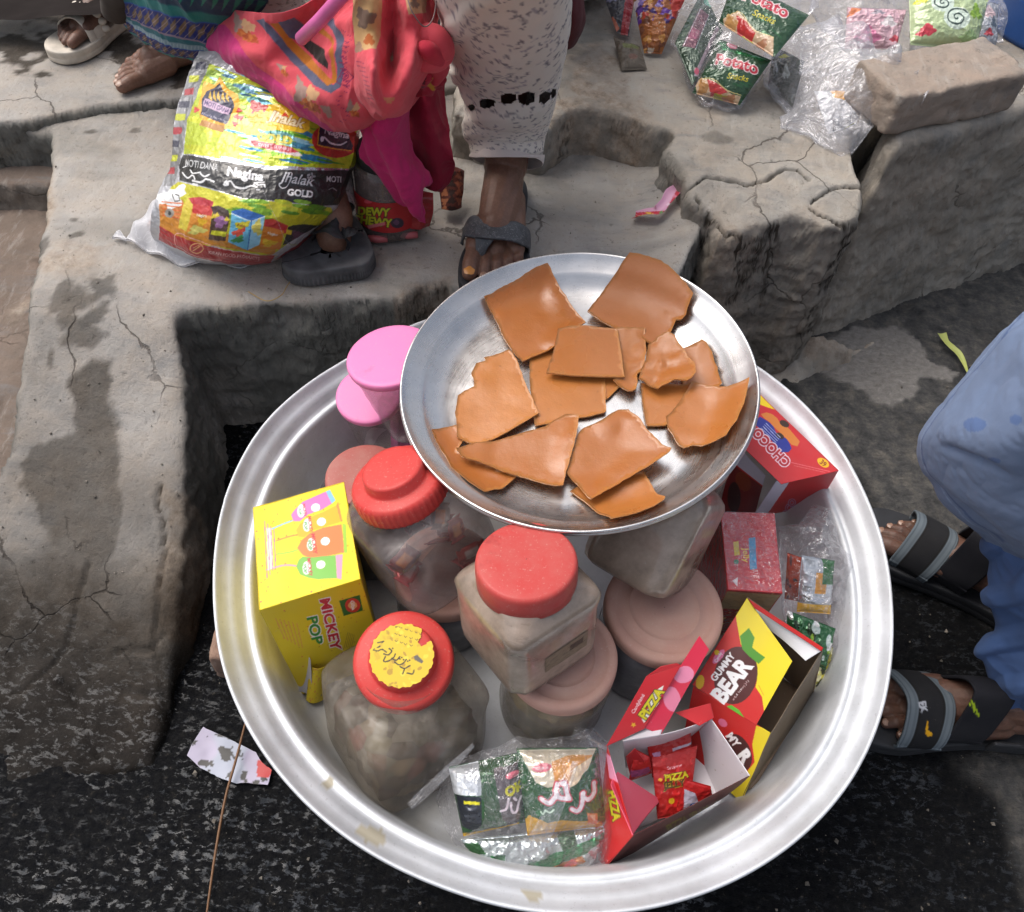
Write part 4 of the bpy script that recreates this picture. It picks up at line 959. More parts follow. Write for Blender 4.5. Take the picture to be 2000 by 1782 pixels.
# left stack
jt2, M2, N2, top2, _ = jar('big clear jar of red sweets with a stepped red lid left of the plate', (-.072, .432, .2520), (-.1095, .452, .368), .0640, 'square', .0495, LID_STEP, M_RED, M_PETC, rot=.72, sqe=4.2, hfrac=.74, ribs=46, wob=.003)
jar('low round jar under the big clear jar of red sweets', (-.062, .425, Z0), (-.062, .425, .245), .058, 'round', .058, LID_DISC, M_DPINK, M_PETD, cont=M_CONT, clevel=.9, hfrac=.84, neck=.052)
M_RW = cards('sweet_wrapper', .3, .4, bs=150, bst=.5, bd=.002)
R_ = np.random.RandomState(5)
for k in range(13):
    a = R_.rand() * 6.28; r = .042 * math.sqrt(R_.rand()); z = .268 + .012 * (k % 5) + .004 * R_.rand()
    q = np.array([-.074 + r * math.cos(a), .430 + r * math.sin(a), z]); d = R_.randn(3); d /= np.linalg.norm(d); e = np.cross(d, R_.randn(3)); e /= np.linalg.norm(e)
    L, w_ = .016, .010; u = np.linspace(-1, 1, 15)[:, None, None]; v = np.linspace(-1, 1, 12)[None, :, None]; n = np.cross(d, e)
    G = q + d * L * u + e * w_ * v * (1 - .35 * np.exp(-((np.abs(u) - .75) / .12) ** 2)) + n * .004 * (1 - u ** 2) * (1 - v ** 2)
    colr = [(.55, .04, .09), (.62, .06, .10), (.50, .45, .40), (.6, .1, .08), (.45, .03, .12)][k % 5]
    cv = Canvas(30, 24, 1, colr, .25); cv.rect(8, 6, 22, 18, (.8, .5, .2) if k % 3 else (.75, .7, .68), .2)
    tag(gmk('wrapped_sweet', G, M_RW, None, cv, disp=.0012 * ridge(G.reshape(-1, 3), 300, 2, k), solid=.0008), 'small red and gold wrapped sweet seen dimly inside the big clear jar at the left', 'sweet', 'wrapped sweets inside the big clear jar')
# faded red lid behind, with bluish body
jar('bluish jar with a faded red lid behind the yellow box', (-.165, .515, Z0), (-.166, .520, .262), .064, 'round', .047, [(r, z) for r, z in LID_FLAT], M_REDO, M_PETD, cont=M_CONT, clevel=.8, hfrac=.70, neck=.044)
# pink tubs
def tub(label, base, top, rb, rt, group=None, body=None, stripe=True):
    base = np.array(base, float); top = np.array(top, float); N = top - base; h = np.linalg.norm(N); N /= h
    t = thing('plastic_tub', label, 'tub', base, group)
    lathe('tub_body', [(.0005, .003), (rb * .9, .002), (rb, .0), (rb * 1.01, .006)] + [(rb + (rt - rb) * k + .0006 * math.sin(k * 30), h * k) for k in np.linspace(.1, .97, 12)] + [(rt, h)], body or M_PETC, t, at=base, M=axisM(N), seg=96)
    if stripe: lathe('contents', [(.0005, .004), (rb * .93, .004), (rb * .93, h * .4), (.0005, h * .42)], M_PINK, t, at=base, M=axisM(N), seg=48)
    lathe('lid', [(.0005, .0060), (rt * .93, .0060), (rt * 1.03, .0058), (rt * 1.06, .0045), (rt * 1.07, .002), (rt * 1.065, -.0015), (rt * 1.05, -.003)], M_PINK, t, at=top, M=axisM(N), seg=128)
    return t
b_ = P(805, 830, .26); t_ = P(764, 700, .372)
tub('tapered clear tub with a bright pink lid leaning left beside the plate', b_, t_, .030, .0475, stripe=False)
b_ = P(760, 880, Z0); t_ = P(722, 775, .285)
tub('shorter clear tub with a pink lid just below the leaning pink-lidded tub', b_, t_, .033, .0385, stripe=False)
b_ = P(790, 930, Z0)
tag(bevel(mk('pink_packet', *boxV((b_[0] + .008, b_[1] + .035, .20), (.05, .04, .105), axisM((.05, .02, 1), (.9, .4, 0))), M_PINK, smooth=False), .003), 'bright pink packet wedged between the pink-lidded tubs and the red-lidded jar', 'packet')
# ================================================================== SWEET BOXES, PACKETS AND FILM IN THE BASIN
def film(name, tint=(.97, .97, .98), gl=.75, lo=.10, bsc=45, milk=.12, rough=.10, st=1.0):
    t = NT(name); tr = t.n.new('ShaderNodeBsdfTransparent'); tr.inputs[0].default_value = (*tint, 1)
    mx = t.n.new('ShaderNodeMixShader'); lw = t.n.new('ShaderNodeLayerWeight'); lw.inputs[0].default_value = .28
    b = t.bump(t.noise(bsc, 3, .55, dist=1.8), st, .008); b = t.bump(t.noise(bsc * 4, 2, .5, dist=1.0), .5 * st, .002, b)
    t.L(b, lw.inputs['Normal'])
    rd = t.ramp(t.noise(bsc * 1.3, 3, .5, dist=2.2), [(.475, 0.), (.50, .28), (.525, 0.)])
    f = t.math('ADD', t.math('MULTIPLY_ADD', lw.outputs['Facing'], gl, lo), t.math('MULTIPLY', rd, st * .8))
    t.L(f, mx.inputs[0]); t.L(tr.outputs[0], mx.inputs[1]); t.L(t.b.outputs[0], mx.inputs[2]); t.L(mx.outputs[0], t.out.inputs[0])
    t.set(Base_Color=(.80, .80, .83), Roughness=rough, Normal=b, Metallic=1 - milk)
    return t.m
M_FILM = film('clear_crinkled_film', lo=.04, gl=.62, bsc=34, milk=.3, st=1.0); M_FILM2 = film('clear_bag_film', gl=.5, lo=.04, bsc=22, st=.6, milk=.4); M_MILK = film('cloudy_bag_film', (.95, .95, .96), .5, .12, 24, .6, .22, .8)
M_CLOUD = film('cloudy_white_plastic', (.80, .79, .80), .35, .42, 18, .92, .3, .5)
M_SHR = cards('shrink_wrapped_card', .22, 1.0, bs=70, bst=.9, bd=.006)
M_BROWN = plain('grey_brown_cardboard', (.34, .27, .21), .8)
M_WHITEC = plain('white_card_inside', (.66, .65, .66), .6, var=.05)
def panel(name, q, art, parent, mat=None, n=None, thick=.0007, bow=0., wav=.0006, seed=0, corners3=False):
    q3 = q if corners3 else [P(*p) for p in q]
    L1 = max(np.linalg.norm(q3[1] - q3[0]), .01); L2 = max(np.linalg.norm(q3[3] - q3[0]), .01)
    nu, nv = n or (int(L1 / .0007) + 8, int(L2 / .0007) + 8)
    G = quadG(q3, nu, nv, bow)
    cv = art(G) if art else None
    d = wav * fbm(G.reshape(-1, 3), 25, 2, seed)
    if cv is None:
        G = quadG(q3, 12, 12, bow); d = wav * fbm(G.reshape(-1, 3), 25, 2, seed)
    N = gnorm(G)[0, 0]; c = G.reshape(-1, 3).mean(0)
    flip = N @ (np.array([0, 0, CAM_H]) - c) < 0
    return gmk(name, G, mat or M_CARD, parent, cv, disp=d if not flip else -d, flip=flip, solid=thick)
def plainart(col, metal=0., sp=None):
    def f(G):
        cv = Art(G, 60, 60, 1, col, metal)
        if sp: cv.dots(40, sp, 1.5, 2)
        return cv
    return f
# ---------------------------------------------------------------- yellow lollipop box
def c3(X, Y): return (480 + X / 3.96, 930 + Y / 3.96)
YL = (.93, .83, .05)
tA, tB, tC, tD = (495, 992, .325), (672, 942, .325), (704, 1131, .325), (508, 1192, .325)
a3, b3, cc3, d3 = [P(*p) for p in (tA, tB, tC, tD)]
dl = P(592, 1356, .15); cl = np.array([*(cc3[:2] * .2 + (cc3 + (dl - d3))[:2] * .8), .15])
al = a3.copy(); al[2] = .15; al[0] += .012; bl = b3.copy(); bl[2] = .15
yb = thing('sweet_box', 'tall bright yellow box of lollipops standing at the left side of the basin', 'box', al)
def ydots(cv, n, seed):
    R_ = np.random.RandomState(seed)
    for _ in range(n):
        cv.ell(R_.rand() * cv.w, R_.rand() * cv.h, .8 + R_.rand() * 1.1, .8 + R_.rand() * 1.1, [(.80, .62, .05), (.72, .50, .05), (.85, .45, .25)][R_.randint(3)])
def art_top(G):
    cv = Art(G, 190, 200, 1.5, YL); ydots(cv, 60, 1)
    def lolly(body, stick, c1, c2, edge, txt):
        cv.ps([c3(*p) for p in stick], 3.0, c2, smooth=8)
        cv.pp([c3(*p) for p in body], c1); cv.pp([c3(*p) for p in edge], c2)
    lolly([(350, 300), (380, 260), (440, 200), (530, 160), (620, 120), (665, 215), (590, 260), (480, 300), (420, 350), (370, 350)], [(360, 345), (280, 375), (200, 410)], (.82, .45, .72), (.50, .75, .85), [(620, 120), (650, 105), (695, 190), (665, 215)], 0)
    lolly([(390, 420), (420, 370), (500, 320), (600, 280), (700, 230), (745, 350), (620, 390), (520, 420), (450, 475), (410, 470)], [(400, 455), (330, 470), (240, 500)], (.90, .70, .06), (.80, .55, .20), [(700, 230), (715, 200), (748, 350), (735, 355)], 0)
    lolly([(400, 560), (430, 500), (500, 440), (600, 400), (740, 375), (765, 590), (600, 625), (500, 640), (440, 610)], [(405, 570), (340, 590), (240, 605)], (.90, .50, .25), (.62, .80, .20), [(748, 370), (775, 375), (785, 595), (760, 595)], 0)
    lolly([(390, 700), (410, 650), (440, 625), (520, 630), (600, 620), (720, 610), (740, 790), (600, 795), (560, 800), (480, 785), (420, 760)], [(390, 695), (300, 690), (160, 725)], (.48, .74, .30), (.90, .60, .72), [(695, 610), (750, 605), (740, 800), (705, 790)], 0)
    for (x, y, s) in [(455, 265, 5.0), (500, 375, 6.5), (530, 525, 8), (495, 705, 7)]:
        cv.pe(*c3(x - 25, y + 5), 8, 13, (.93, .93, .88), rot=-5)
        cv.pt('MICKEY', *c3(x, y), s, (.78, .12, .22), rot=-83, off=.02); cv.pt('POP', *c3(x - 35, y + 12), s * .9, (.15, .55, .2), rot=-83, off=.02)
        cv.pe(*c3(x + 85, y - 20), 9, 8, (.95, .95, .93), rot=20)
    cv.pp([c3(*p) for p in [(160, 400), (200, 400), (215, 710), (170, 735)]], (.95, .90, .80))
    for k in range(4): cv.ps([c3(145 + k * 24, 350 + 20 * k), c3(165 + k * 22, 790 - 30 * k)], 1.6, (.86, .42, .62))
    return cv
def art_front(G):
    cv = Art(G, 205, 240, 1.5, (.91, .80, .045)); ydots(cv, 60, 7)
    cv.pt('MICKEY', *c3(655, 1147), 19.5, (.80, .09, .17), rot=-77, off=.03, halo=(.95, .93, .90), halow=.065, sx=1.05)
    cv.pt('POP', *c3(535, 1195), 20, (.16, .55, .16), rot=-77, off=.03, halo=(.95, .93, .90), halow=.065, sx=1.05)
    cv.pp([c3(*p) for p in [(722, 965), (880, 920), (905, 1040), (757, 1082)]], (.12, .42, .10))
    cv.pe(*c3(825, 1000), 15, 14, (.82, .20, .10)); cv.pe(*c3(825, 1000), 9, 7, (.93, .70, .40))
    cv.pt('Giba', *c3(828, 1000), 7, (.97, .95, .9), rot=-80, off=.03)
    for k in range(5): cv.ps([c3(760 + k * 14, 1330), c3(790 + k * 12, 1210 + k * 5)], .8, (.55, .40, .10))
    for k in range(6): cv.ps([c3(230 + k * 33, 1100 + k * 8), c3(300 + k * 28, 1260 + k * 14)], 1.6, (.90, .62, .30))
    return cv
panel('box_top', [tD, tC, tB, tA], art_top, yb, corners3=False)
panel('box_front', [dl, cl, cc3, d3], art_front, yb, corners3=True)
panel('box_side', [al, dl, d3, a3], plainart((.88, .78, .05)), yb, corners3=True, n=(30, 30))
panel('box_side', [cl, bl, b3, cc3], plainart((.88, .78, .05)), yb, corners3=True, n=(30, 30))
panel('box_back', [bl, al, a3, b3], plainart((.88, .78, .05)), yb, corners3=True, n=(30, 30))
panel('torn_flap', [(578, 1262, .235), (606, 1290, .215), (610, 1372, .150), (584, 1352, .16)], plainart((.78, .77, .80)), yb, n=(30, 40), bow=.004)
panel('torn_flap', [(604, 1298, .20), (640, 1300, .20), (636, 1364, .150), (598, 1368, .150)], plainart((.84, .74, .06), sp=[(.8, .45, .3), (.6, .5, .4)]), yb, n=(40, 50), bow=-.006)
# ---------------------------------------------------------------- red chocolate box, open along one side
def c7(X, Y): return (1380 + X / 6.143, 760 + Y / 6.143)
cb = thing('sweet_box', 'red chocolate sweet box with open slot and white flaps right of the plate', 'box', P(1560, 960, .15))
CR = (.80, .13, .17)
def art_ct(G):
    cv = Art(G, 130, 230, 1.6, CR)
    cv.pp([c7(*p) for p in [(560, 20), (680, 100), (820, 190), (870, 260), (720, 215), (600, 170), (500, 130)]], (.95, .82, .08))
    cv.pp([c7(*p) for p in [(640, 330), (740, 390), (800, 440), (850, 560), (960, 590), (1000, 660), (1020, 720), (980, 760), (900, 760), (780, 620), (600, 440), (560, 420)]], (.14, .20, .58))
    cv.pp([c7(*p) for p in [(650, 300), (720, 280), (790, 300), (850, 350), (880, 400), (950, 430), (1010, 500), (1060, 560), (1120, 630), (1090, 690), (1020, 670), (960, 600), (900, 540), (820, 470), (760, 400), (690, 350)]], (.85, .50, .20))
    cv.pe(*c7(935, 415), 10, 6, (.22, .13, .09), rot=-30); cv.pe(*c7(880, 560), 9, 5, (.20, .12, .09), rot=-30)
    cv.pt('CHOCO', *c7(775, 705), 18.5, (.72, .08, .15), rot=-46 + 180, off=.035, halo=(.95, .85, .90), halow=.075, sx=.94)
    for k in range(4): cv.ps([c7(660 + 18 * k, 470 - 20 * k), c7(830 + 18 * k, 640 - 20 * k)], 1.2, (.75, .78, .92))
    cv.pt('CHOCOLATE SANDWICH', *c7(880, 470), 4, (.95, .8, .6), rot=134) if False else None
    cv.ps([c7(1000, 880), c7(1480, 990)], 1.2, (.90, .45, .48)); cv.ps([c7(1050, 920), c7(1420, 1000)], .8, (.88, .5, .5))
    cv.pe(*c7(1400, 885), 13, 7.5, (.93, .72, .05), rot=-35); cv.pt('39', *c7(1400, 890), 9, (.50, .10, .05), rot=-40, off=.02)
    return cv
def art_cf(G):
    cv = Art(G, 130, 110, 1.6, (.76, .09, .12))
    cv.pp([c7(*p) for p in [(880, 970), (1020, 1080), (700, 1540), (520, 1530)]], (.86, .85, .92))
    cv.pp([c7(*p) for p in [(1080, 1400), (1180, 1360), (1090, 1600), (930, 1680), (880, 1660)]], (.14, .18, .5))
    cv.pp([c7(*p) for p in [(1090, 1440), (1180, 1380), (1230, 1420), (1130, 1600), (1040, 1700)]], (.80, .45, .15))
    cv.pt('CHOCO', *c7(950, 1500), 12, (.70, .1, .2), rot=62, off=.03, halo=(.7, .72, .9), halow=.06)
    return cv
panel('box_top', [(1526, 946, .300), (1637, 920, .300), (1440, 728, .300), (1335, 762, .300)], art_ct, cb, wav=.0008)
panel('box_front', [(1470, 1010, .17), (1596, 990, .165), (1636, 921, .299), (1527, 923, .299)], art_cf, cb)
panel('box_side', [(1596, 990, .165), (1440, 800, .17), (1440, 728, .299), (1637, 920, .299)], plainart(CR), cb, n=(40, 30))
def art_ci(G):
    cv = Art(G, 90, 120, 1.2, (.50, .04, .06)); cv.rect(0, 92, 90, 120, (.86, .86, .93)); cv.rect(0, 88, 90, 92, (.8, .12, .14))
    cv.pe(*c7(440, 1110), 14, 20, (.60, .28, .06), rot=30, al=.7); cv.pe(*c7(330, 1300), 13, 30, (.10, .04, .06), rot=0, al=.7); return cv
panel('box_side', [(1402, 1004, .15), (1475, 1004, .15), (1494, 930, .262), (1436, 866, .262)], art_ci, cb)
panel('box_back', [(1440, 800, .17), (1360, 870, .17), (1335, 762, .299), (1440, 728, .299)], plainart(CR), cb, n=(20, 20))
# ---------------------------------------------------------------- shrink wrapped red box
rbx = thing('sweet_box', 'small red box shrink-wrapped in shiny clear film above the gummy box', 'box', P(1470, 1150, .15))
def art_sb(G):
    cv = Art(G, 115, 165, 1.4, (.80, .10, .16))
    cv.pp([(1462, 1052), (1475, 1050), (1478, 1112), (1464, 1114)], (.25, .60, .80)); cv.pp([(1432, 1060), (1442, 1058), (1445, 1085), (1434, 1086)], (.90, .78, .15)); cv.pe(1438, 1098, 5, 5, (.1, .5, .35))
    cv.pt('Jelly', 1455, 1085, 12, (.95, .80, .25), rot=-88, off=.02)
    cv.pp([(1430, 1135), (1441, 1128), (1440, 1146)], (.95, .9, .9)); return cv
sq_ = [(1422, 1152, .270), (1527, 1159, .270), (1512, 1004, .270), (1407, 1001, .270)]
panel('box_top', sq_, art_sb, rbx, M_SHR, wav=.0012)
q = [P(*p) for p in sq_]; lo = [x - [0, 0, .118] for x in q]
panel('box_front', [lo[0], lo[1], q[1], q[0]], lambda G: plainart((.62, .07, .09), sp=[(.8, .65, .4)])(G).rect(0, 36, 60, 58, (.62, .50, .34)), rbx, M_SHR, corners3=True)
panel('box_side', [lo[3], lo[0], q[0], q[3]], plainart((.74, .08, .12)), rbx, M_SHR, corners3=True, n=(60, 60))
panel('box_side', [lo[1], lo[2], q[2], q[1]], plainart((.74, .08, .12)), rbx, M_SHR, corners3=True, n=(60, 60))
panel('box_back', [lo[2], lo[3], q[3], q[2]], plainart((.74, .08, .12)), rbx, M_SHR, corners3=True, n=(60, 60))
G = quadG([x + [0, 0, .0015] for x in q], 90, 120); d = .0016 * np.abs(ridge(G.reshape(-1, 3), 70, 3, 3)) + .0012 * fbm(G.reshape(-1, 3), 160, 2, 2)
gmk('shrink_film', G, M_FILM, rbx, None, disp=d)
# ---------------------------------------------------------------- gummy box
def c2(X, Y): return (1130 + X / 3.126, 1150 + Y / 3.126)
gb = thing('sweet_box', 'red and yellow gummy sweet box lying open at the right of the basin', 'box', P(1480, 1450, .15))
def art_g(G):
    cv = Art(G, 160, 210, 1.6, (.80, .10, .09))
    cv.pp([c2(*p) for p in [(1030, 30), (1340, 440), (1140, 800), (1120, 660), (1080, 600), (1090, 560), (1085, 480), (1040, 400), (990, 340), (965, 200), (955, 120)]], (.93, .84, .05))
    cv.pe(*c2(960, 530), 42, 57, (.30, .045, .05), rot=-12)
    cv.pt('GUMMY', *c2(880, 478), 13.5, (.96, .95, .95), rot=52, off=.035, sx=.92)
    cv.pt('BEAR', *c2(935, 560), 32, (.97, .96, .96), rot=52, off=.05, sx=.88)
    cv.pt('Soft & Yummy Jelly', *c2(990, 620), 4.5, (.95, .9, .9), rot=52)
    cv.pe(*c2(855, 415), 7, 17, (.90, .45, .62), rot=-38); cv.pe(*c2(845, 390), 5, 5, (.92, .75, .1)); cv.pt('Candy', *c2(855, 420), 6, (.97, .9, .93), rot=60, off=.03)
    cv.pe(*c2(742, 570), 8, 14, (.92, .72, .05), rot=-10)
    cv.pp([c2(*p) for p in [(905, 720), (930, 710), (980, 740), (1020, 800), (960, 790), (910, 745)]], (.35, .70, .12))
    cv.pp([c2(*p) for p in [(985, 290), (1040, 240), (1075, 300), (1060, 360), (1110, 400), (1140, 420), (1100, 460), (1050, 420), (1000, 370)]], (.28, .58, .10))
    cv.ps([c2(1100, 590), c2(1130, 650)], 1.5, (.85, .5, .1)); return cv
g1, g2, g3, g4 = (1459, 1168, .272), (1547, 1292, .272), (1477, 1417, .222), (1352, 1338, .222)
panel('box_top', [g4, g3, g2, g1], art_g, gb, wav=.0008)
def art_gs(G):
    cv = Art(G, 160, 140, 1.5, (.78, .08, .08))
    cv.pp([c2(*p) for p in [(1085, 835), (1185, 880), (1000, 1320), (900, 1270), (960, 1200), (1075, 1060), (1060, 950)]], (.90, .80, .05))
    cv.pe(*c2(975, 1000), 24, 38, (.26, .04, .05), rot=24)
    cv.pt('MY', *c2(945, 925), 15, (.96, .95, .95), rot=-52, off=.04, shear=.1); cv.pt('R', *c2(1015, 1025), 24, (.96, .95, .95), rot=-52, off=.06)
    cv.pe(*c2(880, 820), 10, 7, (.9, .45, .6), rot=-40); return cv
panel('box_front', [(1330, 1462, .15), (1448, 1568, .15), (1505, 1432, .222), (1354, 1341, .222)], art_gs, gb)
panel('box_side', [(1448, 1568, .15), (1585, 1372, .15), (1607, 1272, .268), (1506, 1434, .222)], lambda G: plainart((.40, .34, .26))(G), gb, n=(40, 40), wav=.0015)
panel('box_back', [(1585, 1372, .152), (1462, 1262, .152), (1459, 1167, .272), (1607, 1271, .268)], plainart((.52, .44, .36)), gb, n=(40, 40))
panel('box_floor', [(1345, 1455, .158), (1470, 1545, .158), (1580, 1365, .158), (1470, 1275, .158)], plainart((.46, .38, .31)), gb, n=(20, 20))
def art_gf(G): return Art(G, 60, 160, 1, (.90, .90, .90)).rect(0, 0, 10, 160, (.80, .08, .08)) if False else Art(G, 60, 160, 1, (.90, .90, .90))
panel('lid_flap', [(1474, 1187, .276), (1604, 1272, .272), (1573, 1291, .262), (1490, 1222, .256)], plainart((.90, .90, .91)), gb, n=(60, 30), bow=.002)
panel('lid_edge', [(1462, 1170, .274), (1608, 1266, .274), (1604, 1272, .275), (1474, 1187, .277)], plainart((.78, .10, .10)), gb, n=(60, 12))
# ---------------------------------------------------------------- pizza jelly box
pb = thing('sweet_box', 'open red card box of jelly sachets at the front of the basin', 'box', P(1300, 1550, .15))
def art_pl(G):
    cv = Art(G, 110, 210, 1.5, (.80, .05, .13))
    cv.pp([c2(*p) for p in [(420, 740), (445, 640), (520, 590), (490, 700), (400, 820), (375, 780)]], (.95, .93, .88))
    cv.pt('PIZZA', *c2(445, 700), 17, (.86, .80, .06), rot=56, off=.05, halo=(.16, .05, .05), halow=.06)
    cv.pt('Candyland', *c2(365, 705), 7, (.95, .88, .88), rot=60, off=.01)
    x, y = c2(335, 832); st_ = [(x + (6 if k % 2 else 2.6) * math.sin(k * math.pi / 5), y - (6 if k % 2 else 2.6) * math.cos(k * math.pi / 5)) for k in range(10)]
    cv.pp(st_, (.93, .70, .1), n=3); return cv
panel('lid_panel', [(1184, 1458, .235), (1258, 1424, .24), (1330, 1300, .285), (1262, 1322, .275)], art_pl, pb, wav=.001)
panel('lid_panel', [(1262, 1322, .275), (1330, 1300, .285), (1322, 1296, .287), (1291, 1302, .284)], plainart((.80, .05, .13)), pb, n=(20, 10))
def art_pf(G):
    cv = Art(G, 45, 190, 1.2, (.86, .14, .28)); cv.ell(20, 120, 26, 16, (.93, .55, .68), rot=.5); cv.ell(26, 70, 28, 18, (.93, .52, .64), rot=-.4); return cv
panel('lid_flap', [(1255, 1420, .240), (1291, 1436, .232), (1385, 1269, .292), (1366, 1242, .298)], art_pf, pb, wav=.0015)
wh = lambda G: Art(G, 80, 80, 1, (.86, .84, .86)).dots(14, [(.6, .55, .5)], .6, 3)
panel('box_back', [(1222, 1500, .152), (1352, 1440, .152), (1388, 1404, .232), (1216, 1447, .236)], wh, pb, n=(50, 40), bow=.004)
panel('box_side', [(1352, 1440, .152), (1400, 1556, .152), (1464, 1516, .232), (1388, 1404, .232)], wh, pb, n=(50, 40))
panel('box_floor', [(1222, 1500, .1535), (1242, 1620, .1535), (1405, 1550, .1535), (1352, 1440, .1535)], wh, pb, n=(20, 20))
panel('torn_rim', [(1216, 1447, .237), (1300, 1398, .237), (1312, 1378, .246), (1290, 1436, .236)], wh, pb, n=(40, 20), bow=.003)
panel('torn_rim', [(1318, 1392, .238), (1366, 1418, .236), (1395, 1402, .236), (1388, 1374, .244)], plainart((.78, .05, .12)), pb, n=(40, 20))
def art_pw(G):
    cv = Art(G, 250, 60, 1.2, (.30, .045, .05)); cv.pt('PIZZA JELLY', 1345, 1600, 12, (.45, .42, .06), rot=27, off=.04); return cv  # red wall and its lettering coloured darker, shade painted into the print
panel('box_front', [(1170, 1708, .150), (1418, 1556, .150), (1464, 1517, .233), (1236, 1633, .233)], art_pw, pb)
def art_ps(G):
    cv = Art(G, 120, 200, 1.4, (.76, .04, .08)); cv.pt('PIZZA', 1200, 1575, 15, (.80, .76, .05), rot=-80, off=.05, halo=(.15, .05, .05), halow=.05)
    cv.pp([(1184, 1470), (1215, 1500), (1208, 1530), (1190, 1520)], (.92, .60, .72)); return cv
panel('box_side', [(1157, 1690, .150), (1170, 1708, .150), (1236, 1633, .233), (1216, 1447, .236)][:0] or [(1166, 1640, .150), (1170, 1708, .150), (1236, 1633, .234), (1186, 1458, .236)], art_ps, pb)
panel('inner_flap', [(1194, 1534, .238), (1207, 1508, .226), (1292, 1563, .170), (1236, 1632, .235)], plainart((.90, .36, .46)), pb, n=(50, 50), bow=.003)  # red card coloured pinkish, its lit sheen painted in
panel('inner_flap', [(1222, 1478, .200), (1240, 1462, .236), (1262, 1492, .200), (1230, 1512, .18)], plainart((.78, .05, .12)), pb, n=(30, 30))
# sachets
def pillow(name, q, art, mat, label=None, cat=None, group=None, bulge=.006, seed=0, parent=None, corners3=False, crump=.0012, nsc=90, den=.0008, seal=.06, metal=0.):
    q3 = q if corners3 else [P(*p) for p in q]
    L1 = np.linalg.norm(q3[1] - q3[0]); L2 = np.linalg.norm(q3[3] - q3[0]); nu, nv = int(L1 / den) + 12, int(L2 / den) + 12
    G = quadG(q3, nu, nv); N = gnorm(G)
    c = G.reshape(-1, 3).mean(0)
    if N[0, 0] @ (np.array([0, 0, CAM_H]) - c) < 0: N = -N; 
    u = np.linspace(-1, 1, nu)[:, None]; v = np.linspace(-1, 1, nv)[None, :]
    prof = np.clip(1 - np.abs(u) ** 2.4, 0, 1) ** .6 * np.clip(1 - (np.abs(v) / (1 - seal)) ** 3, 0, 1) ** .6
    cv = art(G) if art else None
    p = G.reshape(-1, 3)
    cr_ = crump * (np.abs(ridge(p, nsc, 3, seed)) * 1.2 + fbm(p, nsc * .5, 3, seed + 3)).reshape(nu, nv) * (.35 + .65 * (prof > 0))
    sl = .0006 * np.sin(v * nv * .9) * (np.abs(v) > 1 - seal)
    A = G + N * (bulge * prof + cr_ + sl)[..., None]; B = G - N * (bulge * .5 * prof + .0004)[..., None]
    V = np.r_[A.reshape(-1, 3), B.reshape(-1, 3)]; n = nu * nv; F = gridF(nu, nv); F = np.r_[F, F[:, ::-1] + n]
    ring = [i * nv for i in range(nu)] + [(nu - 1) * nv + j for j in range(1, nv)] + [i * nv + nv - 1 for i in range(nu - 2, -1, -1)] + [j for j in range(nv - 2, 0, -1)]
    R_ = np.array(ring); F = np.r_[F, np.stack([R_, np.roll(R_, -1), np.roll(R_, -1) + n, R_ + n], -1)]
    uu, vv = np.meshgrid(np.linspace(0, 1, nu), np.linspace(0, 1, nv), indexing='ij')
    col = cv.sample(uu.ravel(), vv.ravel()) if cv else None
    o = mk(name, V, F, mat, parent, col=np.r_[col, col] if cv else None)
    if label: tag(o, label, cat, group)
    return o
def art_s1(G):
    cv = Art(G, 100, 140, 1.5, (.72, .03, .06), .15); cv.dots(30, [(.66, .02, .06), (.80, .08, .10)], 6, 3)
    cv.pt('PIZZA', *c2(590, 1140), 12, (.84, .78, .08), rot=9, off=.05, halo=(.20, .03, .03), halow=.05); cv.pt('JELLY', *c2(575, 1195), 12, (.30, .22, .03), rot=9, off=.05, halo=(.70, .62, .1), halow=.03)
    cv.pt('Candyland', *c2(575, 1085), 5, (.95, .75, .78), rot=12, off=.02); cv.pe(*c2(492, 1162), 3.5, 3.5, (.95, .7, .2)); cv.pe(*c2(560, 1290), 6, 6, (.8, .65, .05)); return cv
pillow('sachet', [(1284, 1600, .163), (1345, 1590, .166), (1362, 1456, .190), (1272, 1474, .196)], art_s1, M_FOIL, 'red pizza jelly sachet with yellow lettering facing up in the open red box', 'sachet', 'jelly sachets in the open red box', bulge=.004)
def art_s0(G):
    cv = Art(G, 90, 80, 1.3, (.68, .03, .07), .15); cv.pp([c2(*p) for p in [(560, 965), (690, 930), (692, 945), (565, 985)]], (.75, .72, .80)); cv.pp([c2(*p) for p in [(445, 1000), (490, 985), (495, 1030), (455, 1040)]], (.7, .5, .65)); return cv
pillow('sachet', [(1274, 1520, .172), (1352, 1500, .172), (1349, 1426, .200), (1264, 1456, .206)], art_s0, M_FOIL, 'red sachet standing behind the pizza jelly sachet', 'sachet', 'jelly sachets in the open red box', bulge=.003)
def art_s2(G):
    cv = Art(G, 90, 60, 1.3, (.76, .05, .08), .1); cv.pp([c2(*p) for p in [(640, 1215), (700, 1230), (720, 1290), (700, 1330), (630, 1335)]], (.74, .72, .80)); cv.pe(*c2(690, 1308), 8, 6, (.10, .30, .66)); cv.pe(*c2(688, 1306), 4, 4, (.9, .92, .95)); return cv
pillow('sachet', [(1316, 1596, .175), (1392, 1560, .175), (1388, 1536, .195), (1338, 1522, .205)], art_s2, M_FOIL, 'small red sachet with a blue and white emblem in the open red box', 'sachet', 'jelly sachets in the open red box', bulge=.004)
def art_s3(G):
    cv = Art(G, 60, 50, 1.3, (.74, .05, .09), .1); cv.pp([c2(*p) for p in [(310, 1110), (420, 1070), (435, 1110), (320, 1150)]], (.6, .25, .45)); return cv
